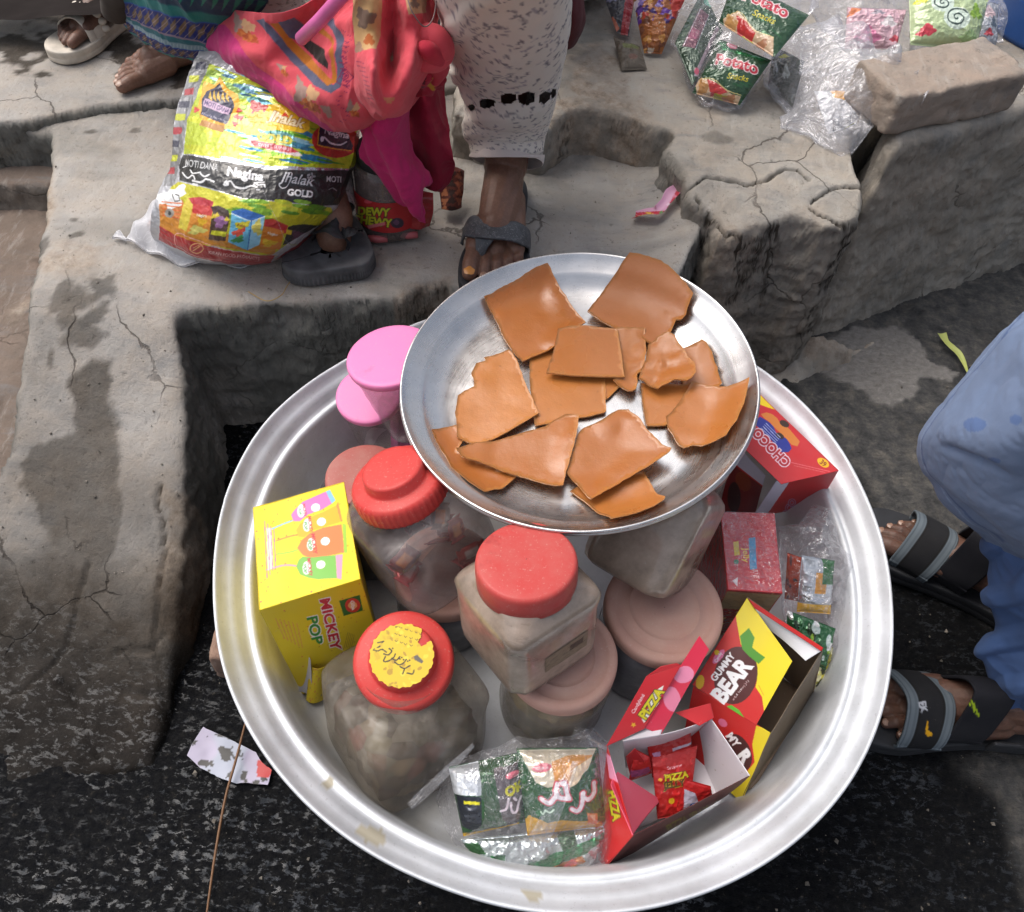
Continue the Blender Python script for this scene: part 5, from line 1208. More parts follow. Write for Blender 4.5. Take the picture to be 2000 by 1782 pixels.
pillow('sachet', [(1228, 1526, .185), (1275, 1510, .18), (1268, 1478, .205), (1240, 1463, .215)], art_s3, M_FOIL, 'folded red sachet with a purple stripe at the left inside the open red box', 'sachet', 'jelly sachets in the open red box', bulge=.003)
# ---------------------------------------------------------------- bag of green snack packets
def cg(X, Y): return (820 + X / 4.651, 1400 + Y / 4.651)
GR = (.02, .31, .12); SV = (.74, .74, .78)
bagt = []
def art_ga(G):
    cv = Art(G, 160, 175, 1.6, GR, .25); cv.dots(25, [(.04, .31, .13), (.07, .42, .2)], 8, 2, .25)
    cv.pp([cg(*p) for p in [(900, 300), (1600, 290), (1560, 340), (1500, 450), (1330, 560), (1140, 600), (1040, 560), (960, 420)]], (.93, .88, .78), .3)
    cv.pp([cg(*p) for p in [(1180, 380), (1330, 330), (1560, 330), (1500, 430), (1350, 560), (1200, 540)]], (.85, .58, .25), .1); cv.pp([cg(*p) for p in [(1380, 420), (1560, 340), (1400, 560), (1310, 600)]], (.94, .84, .70), .2)
    cv.pe(*cg(1095, 430), 19, 8, (.88, .45, .52), rot=12); cv.pt('Kolson', *cg(1095, 430), 6, (.97, .9, .9), rot=12, off=.02)
    nv = [[(1560, 560), (1560, 650), (1500, 700), (1450, 660), (1460, 640)], [(1450, 660), (1440, 750), (1400, 800), (1350, 780)], [(1330, 690), (1310, 640), (1300, 570)], [(1330, 690), (1240, 680), (1210, 640), (1225, 560)],
          [(1225, 650), (1160, 730), (1110, 720), (1085, 700)], [(1270, 560), (1290, 545)]]
    for s_ in nv: cv.ps([cg(*p) for p in s_], 13, (.80, .18, .28), smooth=14)
    for s_ in nv: cv.ps([cg(*p) for p in s_], 8, (.95, .91, .93), smooth=14)
    for s_ in [[(1190, 790), (1160, 820), (1130, 810)], [(1120, 800), (1100, 840), (1080, 820)]]: cv.ps([cg(*p) for p in s_], 3.4, (.85, .95, .85), smooth=10)
    cv.pp([cg(*p) for p in [(985, 870), (1090, 900), (1140, 925), (1260, 890), (1380, 900), (1500, 900), (1640, 940), (1700, 1080), (1000, 1100), (910, 1030)]], (.83, .62, .06), .1)
    cv.pp([cg(*p) for p in [(1490, 820), (1590, 840), (1600, 960), (1510, 950)]], (.85, .5, .3)); cv.pp([cg(*p) for p in [(1510, 840), (1570, 850), (1570, 920)]], (.92, .75, .6)); return cv
def art_gb(G):
    cv = Art(G, 160, 175, 1.6, GR, .25)
    cv.pp([cg(*p) for p in [(240, 480), (530, 400), (560, 560), (560, 670), (290, 690)]], (.90, .92, .94), .4)
    cv.pp([cg(*p) for p in [(330, 690), (560, 680), (560, 950), (520, 1030), (380, 980), (345, 800)]], (.16, .20, .26), .6); cv.pp([cg(*p) for p in [(400, 735), (545, 725), (545, 755), (400, 765)]], (.85, .82, .08))
    cv.pp([cg(*p) for p in [(670, 440), (930, 400), (940, 700), (890, 960), (800, 960), (740, 880), (700, 640)]], (.42, .38, .40), .5)
    cv.pe(*cg(840, 500), 14, 6, (.88, .42, .5), rot=15); cv.pt('OK', *cg(855, 620), 17, (.85, .82, .05), rot=18, off=.06)
    for s_ in [[(730, 810), (780, 790), (800, 700)], [(820, 740), (830, 820), (870, 830), (890, 750), (915, 700)], [(850, 700), (870, 720)]]: cv.ps([cg(*p) for p in s_], 5, (.94, .88, .92), smooth=10)
    cv.pp([cg(*p) for p in [(340, 1060), (600, 1020), (900, 960), (940, 1080), (700, 1150), (360, 1150)]], (.84, .66, .07), .1); return cv
def art_gc(G):
    cv = Art(G, 300, 80, 1.4, (.80, .84, .84), .8)
    cv.pp([cg(*p) for p in [(370, 1150), (530, 1120), (600, 1200), (480, 1230)]], GR, .2); cv.pp([cg(*p) for p in [(640, 1210), (770, 1190), (780, 1400), (640, 1380)]], (.08, .45, .22), .2)
    cv.pp([cg(*p) for p in [(1240, 1060), (1390, 1000), (1420, 1130), (1290, 1170)]], GR, .2); cv.pp([cg(*p) for p in [(970, 1270), (1720, 1020), (1740, 1050), (1500, 1200), (1000, 1380)]], (.10, .50, .28), .5)
    cv.pp([cg(*p) for p in [(1080, 1330), (1300, 1280), (1460, 1220), (1500, 1280), (1350, 1340), (1080, 1400)]], (.72, .42, .12), .2); cv.pp([cg(*p) for p in [(1270, 1350), (1370, 1240), (1440, 1290)]], (.85, .4, .4)); return cv
gp = 'green snack packets in the clear bag at the front of the basin'
pillow('snack_packet', [(905, 1634, .175), (1030, 1606, .180), (1012, 1470, .215), (876, 1498, .205)], art_gb, M_FOIL, 'green and silver snack packet with yellow letters at the left of the front clear bag', 'snack packet', gp, bulge=.018, seed=3, crump=.0018)
pillow('snack_packet', [(1030, 1632, .182), (1184, 1612, .182), (1168, 1460, .222), (1008, 1461, .222)], art_ga, M_FOIL, 'green snack packet with large white curly lettering at the right of the front clear bag', 'snack packet', gp, bulge=.020, seed=5, crump=.0018)
pillow('snack_packet', [(935, 1692, .152), (1150, 1706, .155), (1190, 1612, .180), (900, 1640, .176)], art_gc, M_FOIL, 'crumpled silver and green packet lying lowest in the front clear bag', 'snack packet', gp, bulge=.012, seed=8, crump=.003)
def filmdome(name, out, mat, parent=None, amp=.010, z0=.16, top=.05, seed=0, h=.0028, tilt=0., nsc=22, label=None, cat=None):
    """loose film lying over things: closed skin, crinkled"""
    w = np.array([P(*p)[:2] if len(p) == 3 else P(p[0], p[1], z0 + top * .5)[:2] for p in out]); zo = np.array([p[2] if len(p) == 3 else z0 for p in out]); n = len(w)
    w = dens(w, .006); w = w + .002 * np.c_[fbm(w, 60, 3, seed), fbm(w, 60, 3, seed + 4)]
    V2, F2, nb = cdt(w, h); sd = sdpoly(V2, w); m = sd.max(); k = np.clip(sd / m, 0, 1)
    o2 = np.array([P(*p)[:2] if len(p) == 3 else P(p[0], p[1], z0 + top * .5)[:2] for p in out])
    d = np.linalg.norm(V2[:, None] - o2[None], axis=2) ** 2 + 1e-5; wz = (zo[None] / d).sum(1) / (1 / d).sum(1)
    p3 = np.c_[V2, np.zeros(len(V2))]
    cr_ = ridge(p3 + .01 * np.c_[fbm(p3, 30, 2, 1), fbm(p3, 30, 2, 2), 0 * V2[:, 0]], nsc, 3, seed, .55)
    zt = wz + top * np.clip(1 - (1 - k) ** 2.2, 0, 1) + amp * cr_ * np.clip(k * 5, .15, 1)
    zb = wz - .003 - .0 * k; n0 = len(V2)
    V = np.r_[np.c_[V2, zt], np.c_[V2, np.minimum(zb, zt - .001)]]
    F = [tuple(f) for f in F2] + [tuple(i + n0 for i in f[::-1]) for f in F2]
    nbd = len(w); F += [(i, i + n0, (i + 1) % nbd + n0, (i + 1) % nbd) for i in range(nbd)]
    o = mk(name, V, F, mat, parent)
    if label: tag(o, label, cat)
    return o
fb = filmdome('clear_bag', [(850, 1560, .16), (872, 1480, .20), (960, 1462, .21), (1010, 1440, .225), (1110, 1438, .225), (1160, 1420, .235), (1190, 1450, .225), (1200, 1540, .21), (1200, 1620, .19), (1185, 1690, .170), (1110, 1712, .155), (960, 1700, .155), (900, 1670, .155), (868, 1620, .158)], M_FILM, None, .006, .16, .038, 3)
tag(fb, 'clear crinkled plastic bag around green snack packets at the front of the basin', 'plastic bag')
def strip(name, pts, w, mat, parent, up=(0, 0, 1), n=30, tw=0.):
    pts = cr(np.array(pts, float), np.linspace(0, 1, n)); T = np.gradient(pts, axis=0); T /= np.linalg.norm(T, axis=1, keepdims=True)
    G = []
    for k in range(n):
        s_ = np.cross(T[k], up); s_ /= np.linalg.norm(s_); u_ = np.cross(s_, T[k]); a = tw * k / n; s_ = s_ * math.cos(a) + u_ * math.sin(a)
        ww = np.interp(k / (n - 1), np.linspace(0, 1, len(w)), w)
        G.append([pts[k] + s_ * ww * x + np.array([0, 0, .0015 * math.sin(x * 9 + k * .5)]) for x in np.linspace(-1, 1, 9)])
    return gmk(name, np.array(G), mat, parent)
strip('bag_tail', [P(1125, 1490, .262), P(1085, 1570, .25), P(1050, 1640, .225), P(975, 1702, .20)], [.003, .009, .011, .006], M_MILK, fb, tw=1.)
strip('bag_tail', [P(925, 1455, .262), P(880, 1500, .24), P(830, 1548, .215), P(800, 1575, .21)], [.002, .004, .005, .004], M_MILK, fb, tw=.6)
strip('bag_tail', [P(1120, 1430, .255), P(1150, 1440, .262), P(1185, 1465, .25)], [.008, .010, .004], M_FILM, fb, tw=2.)
# ---------------------------------------------------------------- right clear bag of mixed packets
def art_r1(G):
    cv = Art(G, 60, 80, 1.4, (.80, .82, .84), .6); cv.rect(24, 30, 44, 60, (.80, .55, .15), .1); cv.rect(36, 44, 60, 80, (.12, .42, .2), .2); cv.rect(0, 16, 60, 26, (.85, .86, .88), .8); cv.rect(0, 0, 60, 14, (.86, .66, .12)); return cv
pillow('sweet_packet', [(1556, 1195, .205), (1622, 1200, .21), (1630, 1095, .245), (1566, 1085, .25)], art_r1, M_FOIL, 'small silver, green and yellow packet inside the right-hand clear bag', 'packet', None, bulge=.008, seed=4)
def art_r2(G):
    cv = Art(G, 90, 60, 1.4, (.10, .36, .20), .4); cv.dots(18, [(.75, .80, .78), (.55, .70, .2), (.9, .9, .9), (.06, .2, .1)], 7, 4, .5); return cv
pillow('sweet_packet', [(1535, 1258, .215), (1612, 1310, .20), (1632, 1228, .235), (1538, 1192, .24)], art_r2, M_FOIL, 'crumpled green packet behind the open gummy box', 'packet', None, bulge=.010, seed=6, crump=.003)
def art_r3(G):
    cv = Art(G, 70, 70, 1.4, (.74, .70, .16), .2); cv.dots(22, [(.86, .84, .5), (.5, .5, .12), (.2, .22, .08), (.92, .9, .7)], 6, 8, .3); return cv
pillow('sweet_packet', [(1566, 1352, .165), (1632, 1338, .175), (1636, 1262, .205), (1575, 1276, .2)], art_r3, M_FOIL, 'yellow and clear twisted packet beside the right wall of the basin', 'packet', None, bulge=.010, seed=9, crump=.003)
def art_r4(G):
    cv = Art(G, 50, 70, 1.2, (.70, .26, .14), .1); cv.dots(10, [(.4, .3, .3), (.8, .5, .3), (.2, .2, .22)], 6, 5, .2); return cv
pillow('sweet_packet', [(1532, 1170, .19), (1562, 1175, .19), (1568, 1090, .23), (1538, 1080, .23)], art_r4, M_FOIL, 'dull orange packet next to the shrink-wrapped box inside the right-hand clear bag', 'packet', None, bulge=.006, seed=12)
rb_ = filmdome('clear_bag', [(1518, 1030, .22), (1560, 1022, .23), (1590, 985, .24), (1622, 1000, .235), (1640, 1060, .225), (1668, 1100, .215), (1680, 1150, .21), (1672, 1215, .20), (1650, 1262, .19), (1640, 1330, .17), (1600, 1350, .16), (1575, 1330, .17), (1580, 1270, .2), (1535, 1215, .21), (1524, 1120, .215)], M_FILM, None, .011, .16, .032, 9)
tag(rb_, 'clear crackly plastic bag of mixed sweet packets against the right wall of the basin', 'plastic bag')
# ================================================================== PEOPLE
def skin(name, col, dark):
    t = NT(name); n = t.noise(16, 5, .6)
    c = t.mix(t.ramp(n, [(.35, 0.), (.7, .8)]), dark, col)
    c = t.mix(t.ramp(t.noise(260, 4, .7), [(.45, 0.), (.8, .35)]), c, tuple(min(1, x * 1.5 + .03) for x in col))
    b = t.bump(t.noise(60, 5, .7), .4, .0016); b = t.bump(t.noise(420, 3, .7), .35, .0005, b)
    t.set(Base_Color=c, Roughness=.52, Normal=b); t.b.inputs['Subsurface Weight'].default_value = .12; t.b.inputs['Subsurface Scale'].default_value = .02; return t.m
M_SKIN = skin('brown_skin', (.235, .120, .078), (.130, .062, .040)); M_SKIN2 = skin('dark_brown_skin', (.185, .092, .060), (.09, .045, .032))
M_NAIL = plain('toenail', (.33, .19, .13), .3, bst=.05); M_NAILO = plain('hennaed_toenail', (.62, .26, .06), .3, bst=.05)
def cloth(name, rough=.85, wv=900, bst=.25, sheen=.06, fine=True):
    t = NT(name); b = t.bump(t.noise(50, 4, .6), .35, .0025)
    if fine: b = t.bump(t.noise(wv, 2, .5), bst, .0005, b)
    c = t.mix(t.math('MULTIPLY', t.noise(30, 5), .14), t.attr('print'), (.20, .17, .15))
    t.set(Base_Color=c, Roughness=rough, Normal=b); t.b.inputs['Sheen Weight'].default_value = sheen; t.b.inputs['Specular IOR Level'].default_value = .2; return t.m
M_CLOTH = cloth('woven_cotton'); M_CLOTHB = cloth('blue_cotton', sheen=.05)
M_RUB = plain('black_foam_rubber', (.026, .027, .031), .7, bs=200, bst=.3, bd=.0008, var=.25); M_RUBD = plain('dusty_black_rubber', (.10, .10, .105), .75, bs=150, bst=.4, bd=.001, var=.35)
M_NAVY = cards('navy_strap', .9, 0., dust=-.09, bs=600, bst=.4, bd=.0006); M_GREYS = plain('grey_sandal_edge', (.26, .28, .30), .7, bs=300, bst=.3)
def scuffed(name):
    t = NT(name); c = t.ramp(t.noise(60, 6, .7), [(.35, (.045, .048, .055)), (.62, (.085, .09, .10))])
    c = t.mix(t.ramp(t.noise(85, 4, .75, dist=3.0), [(.585, 0.), (.61, .8), (.635, 0.)]), c, (.42, .43, .44))
    t.set(Base_Color=c, Roughness=.55, Normal=t.bump(t.noise(130, 4), .25, .001)); return t.m
M_SCUFF = scuffed('scuffed_grey_rubber')
def foot_segs(s, shin=None, sc=1.0):
    """local frame: heel at x=0, toes +x, big toe on side s of y, sole z=0"""
    g = [((.032, 0, .030), (.09, 0, .030), .0285, .030), ((.09, 0, .034), (.16, .004 * s, .027), .032, .026), ((.08, -.014 * s, .022), (.168, -.027 * s, .0175), .021, .016),
         ((.15, .021 * s, .022), (.186, .026 * s, .018), .0215, .0175), ((.15, -.018 * s, .018), (.178, -.029 * s, .0145), .018, .0135), ((.165, 0, .020), (.185, 0, .0165), .019, .015),
         ((.050, 0, .058), (.145, .009 * s, .036), .030, .021), ((.046, 0, .058), (.040, 0, .115), .033, .031), ((.046, .020 * s, .078), None, (.015, .015, .017), None), ((.040, -.019 * s, .070), None, (.014, .014, .016), None)]
    toes = [(.029, .246, .0133, .0110, .186), (.0105, .243, .0088, .0076, .188), (-.0055, .234, .0083, .0070, .186), (-.0205, .222, .0080, .0068, .182), (-.0345, .206, .0080, .0070, .174)]
    tips = []
    for k, (y, tip, r0, r1, b) in enumerate(toes):
        m = (b + tip) / 2 + .004; y2 = y + (.002 if k == 0 else .0012 * (1 if k < 2 else -1) * 0)
        z0 = r0 + (.004 if k else .0015); zm = r0 + (.0065 if k else .002)
        g += [((b - .012, y * s * .92, z0), (m, y2 * s, zm), r0, r0 * .93), ((m, y2 * s, zm), (tip - r1, y2 * s, r1 + .0005), r0 * .93, r1)]
        tips.append(np.array([tip - r1 * .75, y2 * s, r1 * 2 + (.0008 if k else .0004), r1]))
    return [(np.array(a) * sc, None if b is None else np.array(b) * sc, (np.array(ra) * sc if b is None else ra * sc), (rb if b is None else rb * sc)) for a, b, ra, rb in g], [t_ * sc for t_ in tips]
def frame(o, d, up=(0, 0, 1)):
    d = np.array([d[0], d[1], 0.]); d /= np.linalg.norm(d); y = np.cross(up, d)
    return lambda V: np.asarray(V, float) @ np.array([d, y, np.array(up, float)]) + np.array(o)
def footVF(s, fr, sc=1.0, vox=.0015):
    g, tips = foot_segs(s, sc=sc); V, F = fuseVF(g, vox, 5)
    V = V.copy(); V[:, 2] = np.where(V[:, 2] < .002, .002 + (V[:, 2] - .002) * .3, V[:, 2])
    return (fr(V), F), tips
def nails(parent, tips, fr, mat, mats=None):
    for k, t_ in enumerate(tips):
        r = t_[3] * .72; th = np.linspace(0, 2 * math.pi, 14)[:-1]
        V = [[t_[0] - r * .1, t_[1], t_[2] + r * .30]] + [[t_[0] + r * 1.05 * math.cos(a), t_[1] + r * math.sin(a), t_[2] - .10 * r - .28 * r * abs(math.sin(a)) - (.35 * r if math.cos(a) > .5 else 0)] for a in th]
        mk('toenail', fr(np.array(V)), [(0, i + 1, (i + 1) % 13 + 1) for i in range(13)], (mats or {}).get(k, mat), parent)
def ringtube(name, rows, mat, parent, nth=140, canvas=None, disp=None, holes=None, depth=1.0, **kw):
    """cloth tube; rows = (xl, xr, py, z) in the photograph"""
    C = np.array([P((a + b) / 2, y, z) for a, b, y, z in rows]); R_ = np.array([np.linalg.norm(P(b, y, z) - P(a, y, z)) / 2 for a, b, y, z in rows])
    n = 220; t_ = np.linspace(0, 1, n); C = cr(C, t_); R_ = cr(R_[:, None], t_)[:, 0]; T = np.gradient(C, axis=0); T /= np.linalg.norm(T, axis=1, keepdims=True)
    th = np.linspace(0, 2 * math.pi, nth); G = np.zeros((n, nth, 3))
    for k in range(n):
        e1 = np.array([1., 0, 0]); e1 -= T[k] * (e1 @ T[k]); e1 /= np.linalg.norm(e1); e2 = np.cross(e1, T[k])
        G[k] = C[k] + R_[k] * (np.cos(th)[:, None] * e1 + depth * np.sin(th)[:, None] * e2)
    N = gnorm(G)
    if N[10, 5] @ (G[10, 5] - C[10]) < 0: N = -N
    if disp is not None: G = G + N * disp(G.reshape(-1, 3)).reshape(n, nth)[..., None]
    uu, vv = np.meshgrid(np.linspace(0, 1, n), np.linspace(0, 1, nth), indexing='ij')
    cv = canvas(G) if callable(canvas) else canvas
    col = cv.sample(vv.ravel(), uu.ravel()) if not isinstance(cv, Art) else cv.sample(uu.ravel(), vv.ravel())
    F = gridF(n, nth)
    if holes is not None: F = F[~holes(G.reshape(-1, 3))[F].any(1)]
    return mk(name, G.reshape(-1, 3), F, mat, parent, col=col, **kw)
def fill(cv, col): cv.A[:] = [*col, 0]; return cv
# ---------------------------------------------------------------- seated woman
wo = thing('person', 'seated woman in off-white sprigged trousers with one foot in a grey flip-flop', 'person', (-.05, 1.5, .33))
toe = P(917, 543, .282); hd = P(985, 345, .30); dirw = (toe - hd)[:2]; dirw /= np.linalg.norm(dirw); dirw = np.array([-.015, -1.])
WS = 1.0; org = toe - np.array([*dirw, 0]) * .243 * WS + np.array([.030, 0, 0]); org[2] = .272
frw = frame(org, dirw)
(fv, ff), tips = footVF(-1, frw, WS)
ank = frw(np.array([.040, 0, .11]))
knee = P(983, -125, .715) + [0, .02, -.01]; hip = np.array([-.03, 1.62, .50])
knee2 = P(505, -60, .53); hip2 = np.array([-.26, 1.72, .44]); ank2 = P(650, 425, .31)
cA, cB, cC = P(985, 250, .375) + [0, .030, 0], P(989, 120, .48) + [0, .012, 0], P(985, 0, .60) + [0, .012, 0]
rest = [(ank, cA, .027, .027), (cA, cB, .027, .036), (cB, cC, .038, .043), (cC, knee, .043, .045), (knee, hip, .060, .085), (hip, hip2, .10, .10), (hip2, knee2, .06, .034), (knee2, P(507, 0, .485), .034, .033), (P(507, 0, .485), P(575, 150, .40), .033, .033), (P(575, 150, .40), ank2, .033, .029), (ank2, P(652, 462, .29), .030, .026),
        ((hip + hip2) / 2, (-.125, 1.66, .95), .13, .12)]
rv, rf_ = fuseVF(rest, .007, 3)
V, F = joinVF([(fv, ff), (rv, rf_)])
mk('body', V, F, M_SKIN, wo)
nails(wo, tips, frw, M_NAIL, {0: M_NAILO})
R_ = np.random.RandomState(11)
def sprig(w, h, n, bg=(.87, .84, .80), ink=(.50, .48, .50)):
    cv = Canvas(w, h, 1.6, bg)
    for _ in range(n):
        x, y, a = R_.rand() * w, R_.rand() * h, R_.rand() * 6.28; L = 3 + 3.5 * R_.rand(); c, s_ = math.cos(a), math.sin(a)
        p = [(x, y), (x + L * .5 * c - 1.2 * s_, y + L * .5 * s_ + 1.2 * c), (x + L * c, y + L * s_)]
        k = ink if R_.rand() < .7 else tuple(v * 1.25 for v in ink)
        cv.stroke(p, .75, k, 0, 5)
        for q in (.3, .6, .95): cv.ell(x + L * q * c + 1.3 * (R_.rand() - .5) * 2, y + L * q * s_ + 1.3 * (R_.rand() - .5) * 2, 1.1, .8, k, 0, a)
    return cv
def tdisp(p):
    q = project(p)
    f = .006 * sstep(-.1, .9, np.sin(q[:, 0] * .02 + q[:, 1] * .055 + 2.5 * fbm(p, 7, 2, 3))) * sstep(1080, 900, q[:, 0])
    return f + .005 * fbm(p * [1, 1, .6], 10, 3, 5) + .0015 * fbm(p, 45, 3, 2)
hol = [(919, 211, 7, 4.5), (952, 202, 13, 8), (992, 193, 13, 10), (1029, 192, 15, 11.5), (1064, 190, 10, 10), (1081, 183, 4, 8)]
def holes(p):
    q = project(p); m = np.zeros(len(p), bool); fr_ = p[:, 1] < np.interp(q[:, 1], [-150, 320], [1.19, .99])
    for x, y, a, b in hol:
        dx = (q[:, 0] - x) / a; dy = (q[:, 1] - y + dx * 1.5) / b
        m |= (np.maximum(np.abs(dx), np.abs(dx) * .45 + np.abs(dy) * .98) < 1)
    return m & fr_
rows = [(921, 1058, 308, .345), (917, 1062, 296, .352), (911, 1068, 262, .372), (905, 1078, 222, .40), (902, 1087, 190, .425), (890, 1096, 150, .46), (876, 1105, 100, .50), (866, 1111, 55, .545), (852, 1115, 0, .60), (838, 1118, -60, .66), (836, 1120, -130, .73), (850, 1110, -175, .79)]
tr = ringtube('trouser_leg', rows, M_CLOTH, wo, 200, sprig(330, 430, 1700), tdisp, holes, .98)
# hem band and openwork edging
rows_h = [(919, 1060, 313, .343), (918, 1062, 308, .3455), (917, 1063, 302, .349)]
ringtube('trouser_hem', rows_h, M_CLOTH, wo, 160, fill(Canvas(40, 20, 1), (.84, .80, .775)), lambda p: .0016 + tdisp(p) * .9, None, .98)
rows2 = [(600, 695, 410, .305), (588, 690, 350, .325), (550, 672, 260, .35), (500, 642, 150, .40), (448, 612, 60, .45), (420, 594, 0, .485), (405, 590, -60, .53), (400, 590, -130, .60), (420, 590, -180, .66)]
ringtube('trouser_leg', rows2, M_CLOTH, wo, 140, sprig(330, 430, 2200, (.70, .66, .64), (.36, .33, .31)), lambda p: .005 * fbm(p, 9, 3, 8), None, .8)
cv = fill(Canvas(40, 40, 1), (.77, .73, .71))
G = np.array([[np.array([-.125 + (.19 + .03 * math.cos(th * 2)) * r * math.cos(th), 1.62 + .14 * r * math.sin(th), z]) for th in np.linspace(0, 2 * math.pi, 80)] for r, z in [(1.15, .36), (1.1, .45), (1.0, .6), (.95, .8), (.9, .95), (.5, 1.0), (.01, 1.01)]])
gmk('tunic', surf(G, 60, 80), M_CLOTH, wo, cv)
# her flip-flop
def sole(name, out, z0, z1, mat, parent, rib=0, rib_a=.0009, groove=True, n=220):
    """closed sole slab from a world outline"""
    o_ = cr(np.array([*out, out[0]]), np.linspace(0, 1, n + 1))[:-1]; c = o_.mean(0); lv = []
    H = z1 - z0
    prof = [(0, .93), (.02, .985), (.12, 1.0), (.30, 1.0), (.40, 1.0), (.46, .985), (.52, 1.0), (.80, 1.0), (.90, .995), (.97, .98), (1.0, .95)] if groove else [(0, .95), (.1, 1.), (.5, 1.), (.9, 1.), (1., .96)]
    nrm = np.gradient(np.r_[o_[-1:], o_, o_[:1]], axis=0)[1:-1]; nrm = np.c_[nrm[:, 1], -nrm[:, 0]]; nrm /= np.linalg.norm(nrm, axis=1, keepdims=True)
    if ((o_ - c) * nrm).sum() < 0: nrm = -nrm
    V = []
    for h, k in prof:
        rb = rib_a * np.sign(np.sin(np.arange(n) * 2 * math.pi * rib / n)) * (1 if .05 < h < .5 else 0) if rib else 0
        V.append(np.c_[o_ + nrm * ((k - 1) * .045 + rb)[:, None] if rib and .05 < h < .5 else o_ + nrm * (k - 1) * .045, np.full(n, z0 + H * h)])
    for k in (.9, .6, .2): V.append(np.c_[c + (o_ - c) * k, np.full(n, z1 - (.0015 if k < .9 else 0))])
    V = np.array(V); F = [list(map(int, f)) for f in gridF(len(V), n)]
    for i in range(len(V) - 1): F.append([i * n + n - 1, i * n, (i + 1) * n, (i + 1) * n + n - 1])
    m = len(V); F.append([(m - 1) * n + j for j in range(n)]); F.append([j for j in range(n)][::-1])
    o = mk(name, V.reshape(-1, 3), F, mat, parent); return o
SO = [(-.012, 0), (-.006, .026), (.03, .036), (.09, .036), (.14, .043), (.19, .053), (.235, .048), (.262, .028), (.270, .0), (.262, -.026), (.235, -.046), (.19, -.050), (.14, -.040), (.09, -.034), (.03, -.034), (-.006, -.025)]
fl = thing('flip_flop', 'grey scuffed flip-flop worn on the foot just behind the steel plate', 'flip-flop', (*org[:2], .253))
lo2 = frw(np.array([(x, y, 0) for x, y in SO]))[:, :2]
sole('sole', lo2, .2535, .272, M_RUB, fl)
def fband(name, pts, w, mat, parent, fr, n=60, m=14, th=.0022, art=None, tw=None, seed=0):
    """strap lying over the foot: centre line pts (local), half widths w along local x"""
    c = cr(np.array(pts, float), np.linspace(0, 1, n)); ww = np.interp(np.linspace(0, 1, n), np.linspace(0, 1, len(w)), w)
    T = np.gradient(c, axis=0); T /= np.linalg.norm(T, axis=1, keepdims=True)
    G = np.zeros((n, m, 3))
    for k in range(n):
        e = np.array([1., 0, 0]) if tw is None else np.array(tw, float); e = e - T[k] * (e @ T[k]); e /= np.linalg.norm(e); nn_ = np.cross(T[k], e)
        if nn_[2] < 0: nn_ = -nn_
        for j, x in enumerate(np.linspace(-1, 1, m)): G[k, j] = c[k] + e * ww[k] * x - nn_ * .0012 * x * x
    G = fr(G.reshape(-1, 3)).reshape(n, m, 3); N = gnorm(G)
    fl_ = N[n // 2, m // 2, 2] < 0
    return gmk(name, G, mat, parent, art(G) if art else None, flip=fl_, solid=th)
fband('strap', [(.150, -.052, .0), (.153, -.051, .014), (.162, -.042, .034), (.178, -.022, .045), (.183, -.010, .047), (.178, .012, .0455), (.168, .032, .036), (.157, .047, .018), (.153, .050, .0)], [.013, .016, .019, .018, .015, .018, .020, .017, .013], M_SCUFF, fl, frw, tw=(1, 0, 0), th=.003)
fband('strap', [(.178, -.012, .0475), (.190, -.015, .043), (.201, -.018, .033), (.208, -.0195, .020), (.210, -.0195, .002)], [.018, .015, .009, .006, .0045], M_SCUFF, fl, frw, tw=(0, 1, 0), th=.003)
tube('toe_post', frw(np.array([(.210, -.0195, .0), (.208, -.020, .010), (.203, -.021, .022)])), [.004, .004, .005], M_SCUFF, fl)
# the other slipper by the big bag
f2 = thing('flip_flop', 'empty-looking thick-soled black flip-flop sticking out from under the big bright bag', 'flip-flop', P(640, 500, .253))
so_px = [(548, 522), (552, 500), (575, 480), (610, 455), (645, 430), (690, 428), (712, 455), (728, 488), (729, 505), (715, 522), (690, 528), (650, 534), (600, 540), (565, 535)]
sole('sole', np.array([P(x, y - 8, .281)[:2] for x, y in so_px]), .2535, .281, M_RUBD, f2, rib=75, rib_a=.0012)
s2 = [P(612, 470, .284), P(622, 452, .305), P(640, 440, .325), P(660, 450, .320), P(676, 470, .300), P(682, 488, .284)]
strip('strap', s2, [.007, .014, .018, .015, .009, .004], M_RUB, f2, n=50); 
strip('strap', [P(700, 452, .284), P(694, 445, .302), P(680, 450, .314), P(668, 462, .308)], [.006, .010, .012, .010], M_RUB, f2, n=40)
# ---------------------------------------------------------------- patterned scarf in her lap
CORAL = (.83, .30, .35); MAG = (.76, .16, .44)
M_SCARF = cloth('thin_scarf_cotton', .85, 700, .4, .1)
sc = thing('scarf', 'coral and magenta printed scarf bunched over the big bag and between the knees', 'scarf', P(640, 240, .40))
def blob(cv, x, y, rx, ry, col, rot=0, sd_=0):
    t_ = np.linspace(0, 2 * math.pi, 30)[:-1]; r = 1 + .25 * np.sin(t_ * 3 + sd_) + .15 * np.sin(t_ * 7 + sd_ * 2); a = math.radians(-rot)
    X_ = rx * r * np.cos(t_); Y_ = ry * r * np.sin(t_); cv.pp(np.c_[x + X_ * math.cos(a) - Y_ * math.sin(a), y + X_ * math.sin(a) + Y_ * math.cos(a)], col)
def flower(cv, x, y, s, rot=0):
    blob(cv, x - s * .5, y - s * .7, s * .45, s * .9, (.62, .50, .46), rot + 20, 1); blob(cv, x + s * .4, y - s * .4, s * .5, s * .6, (.80, .62, .45), rot, 2)
    for k in range(6): blob(cv, x + s * .9 * (k / 5 - .2), y + s * (.2 + .35 * k / 5) + 2 * (k % 2), s * .36, s * .28, [(.74, .36, .14), (.80, .45, .20), (.66, .28, .12)][k % 3], rot + k * 30, k)
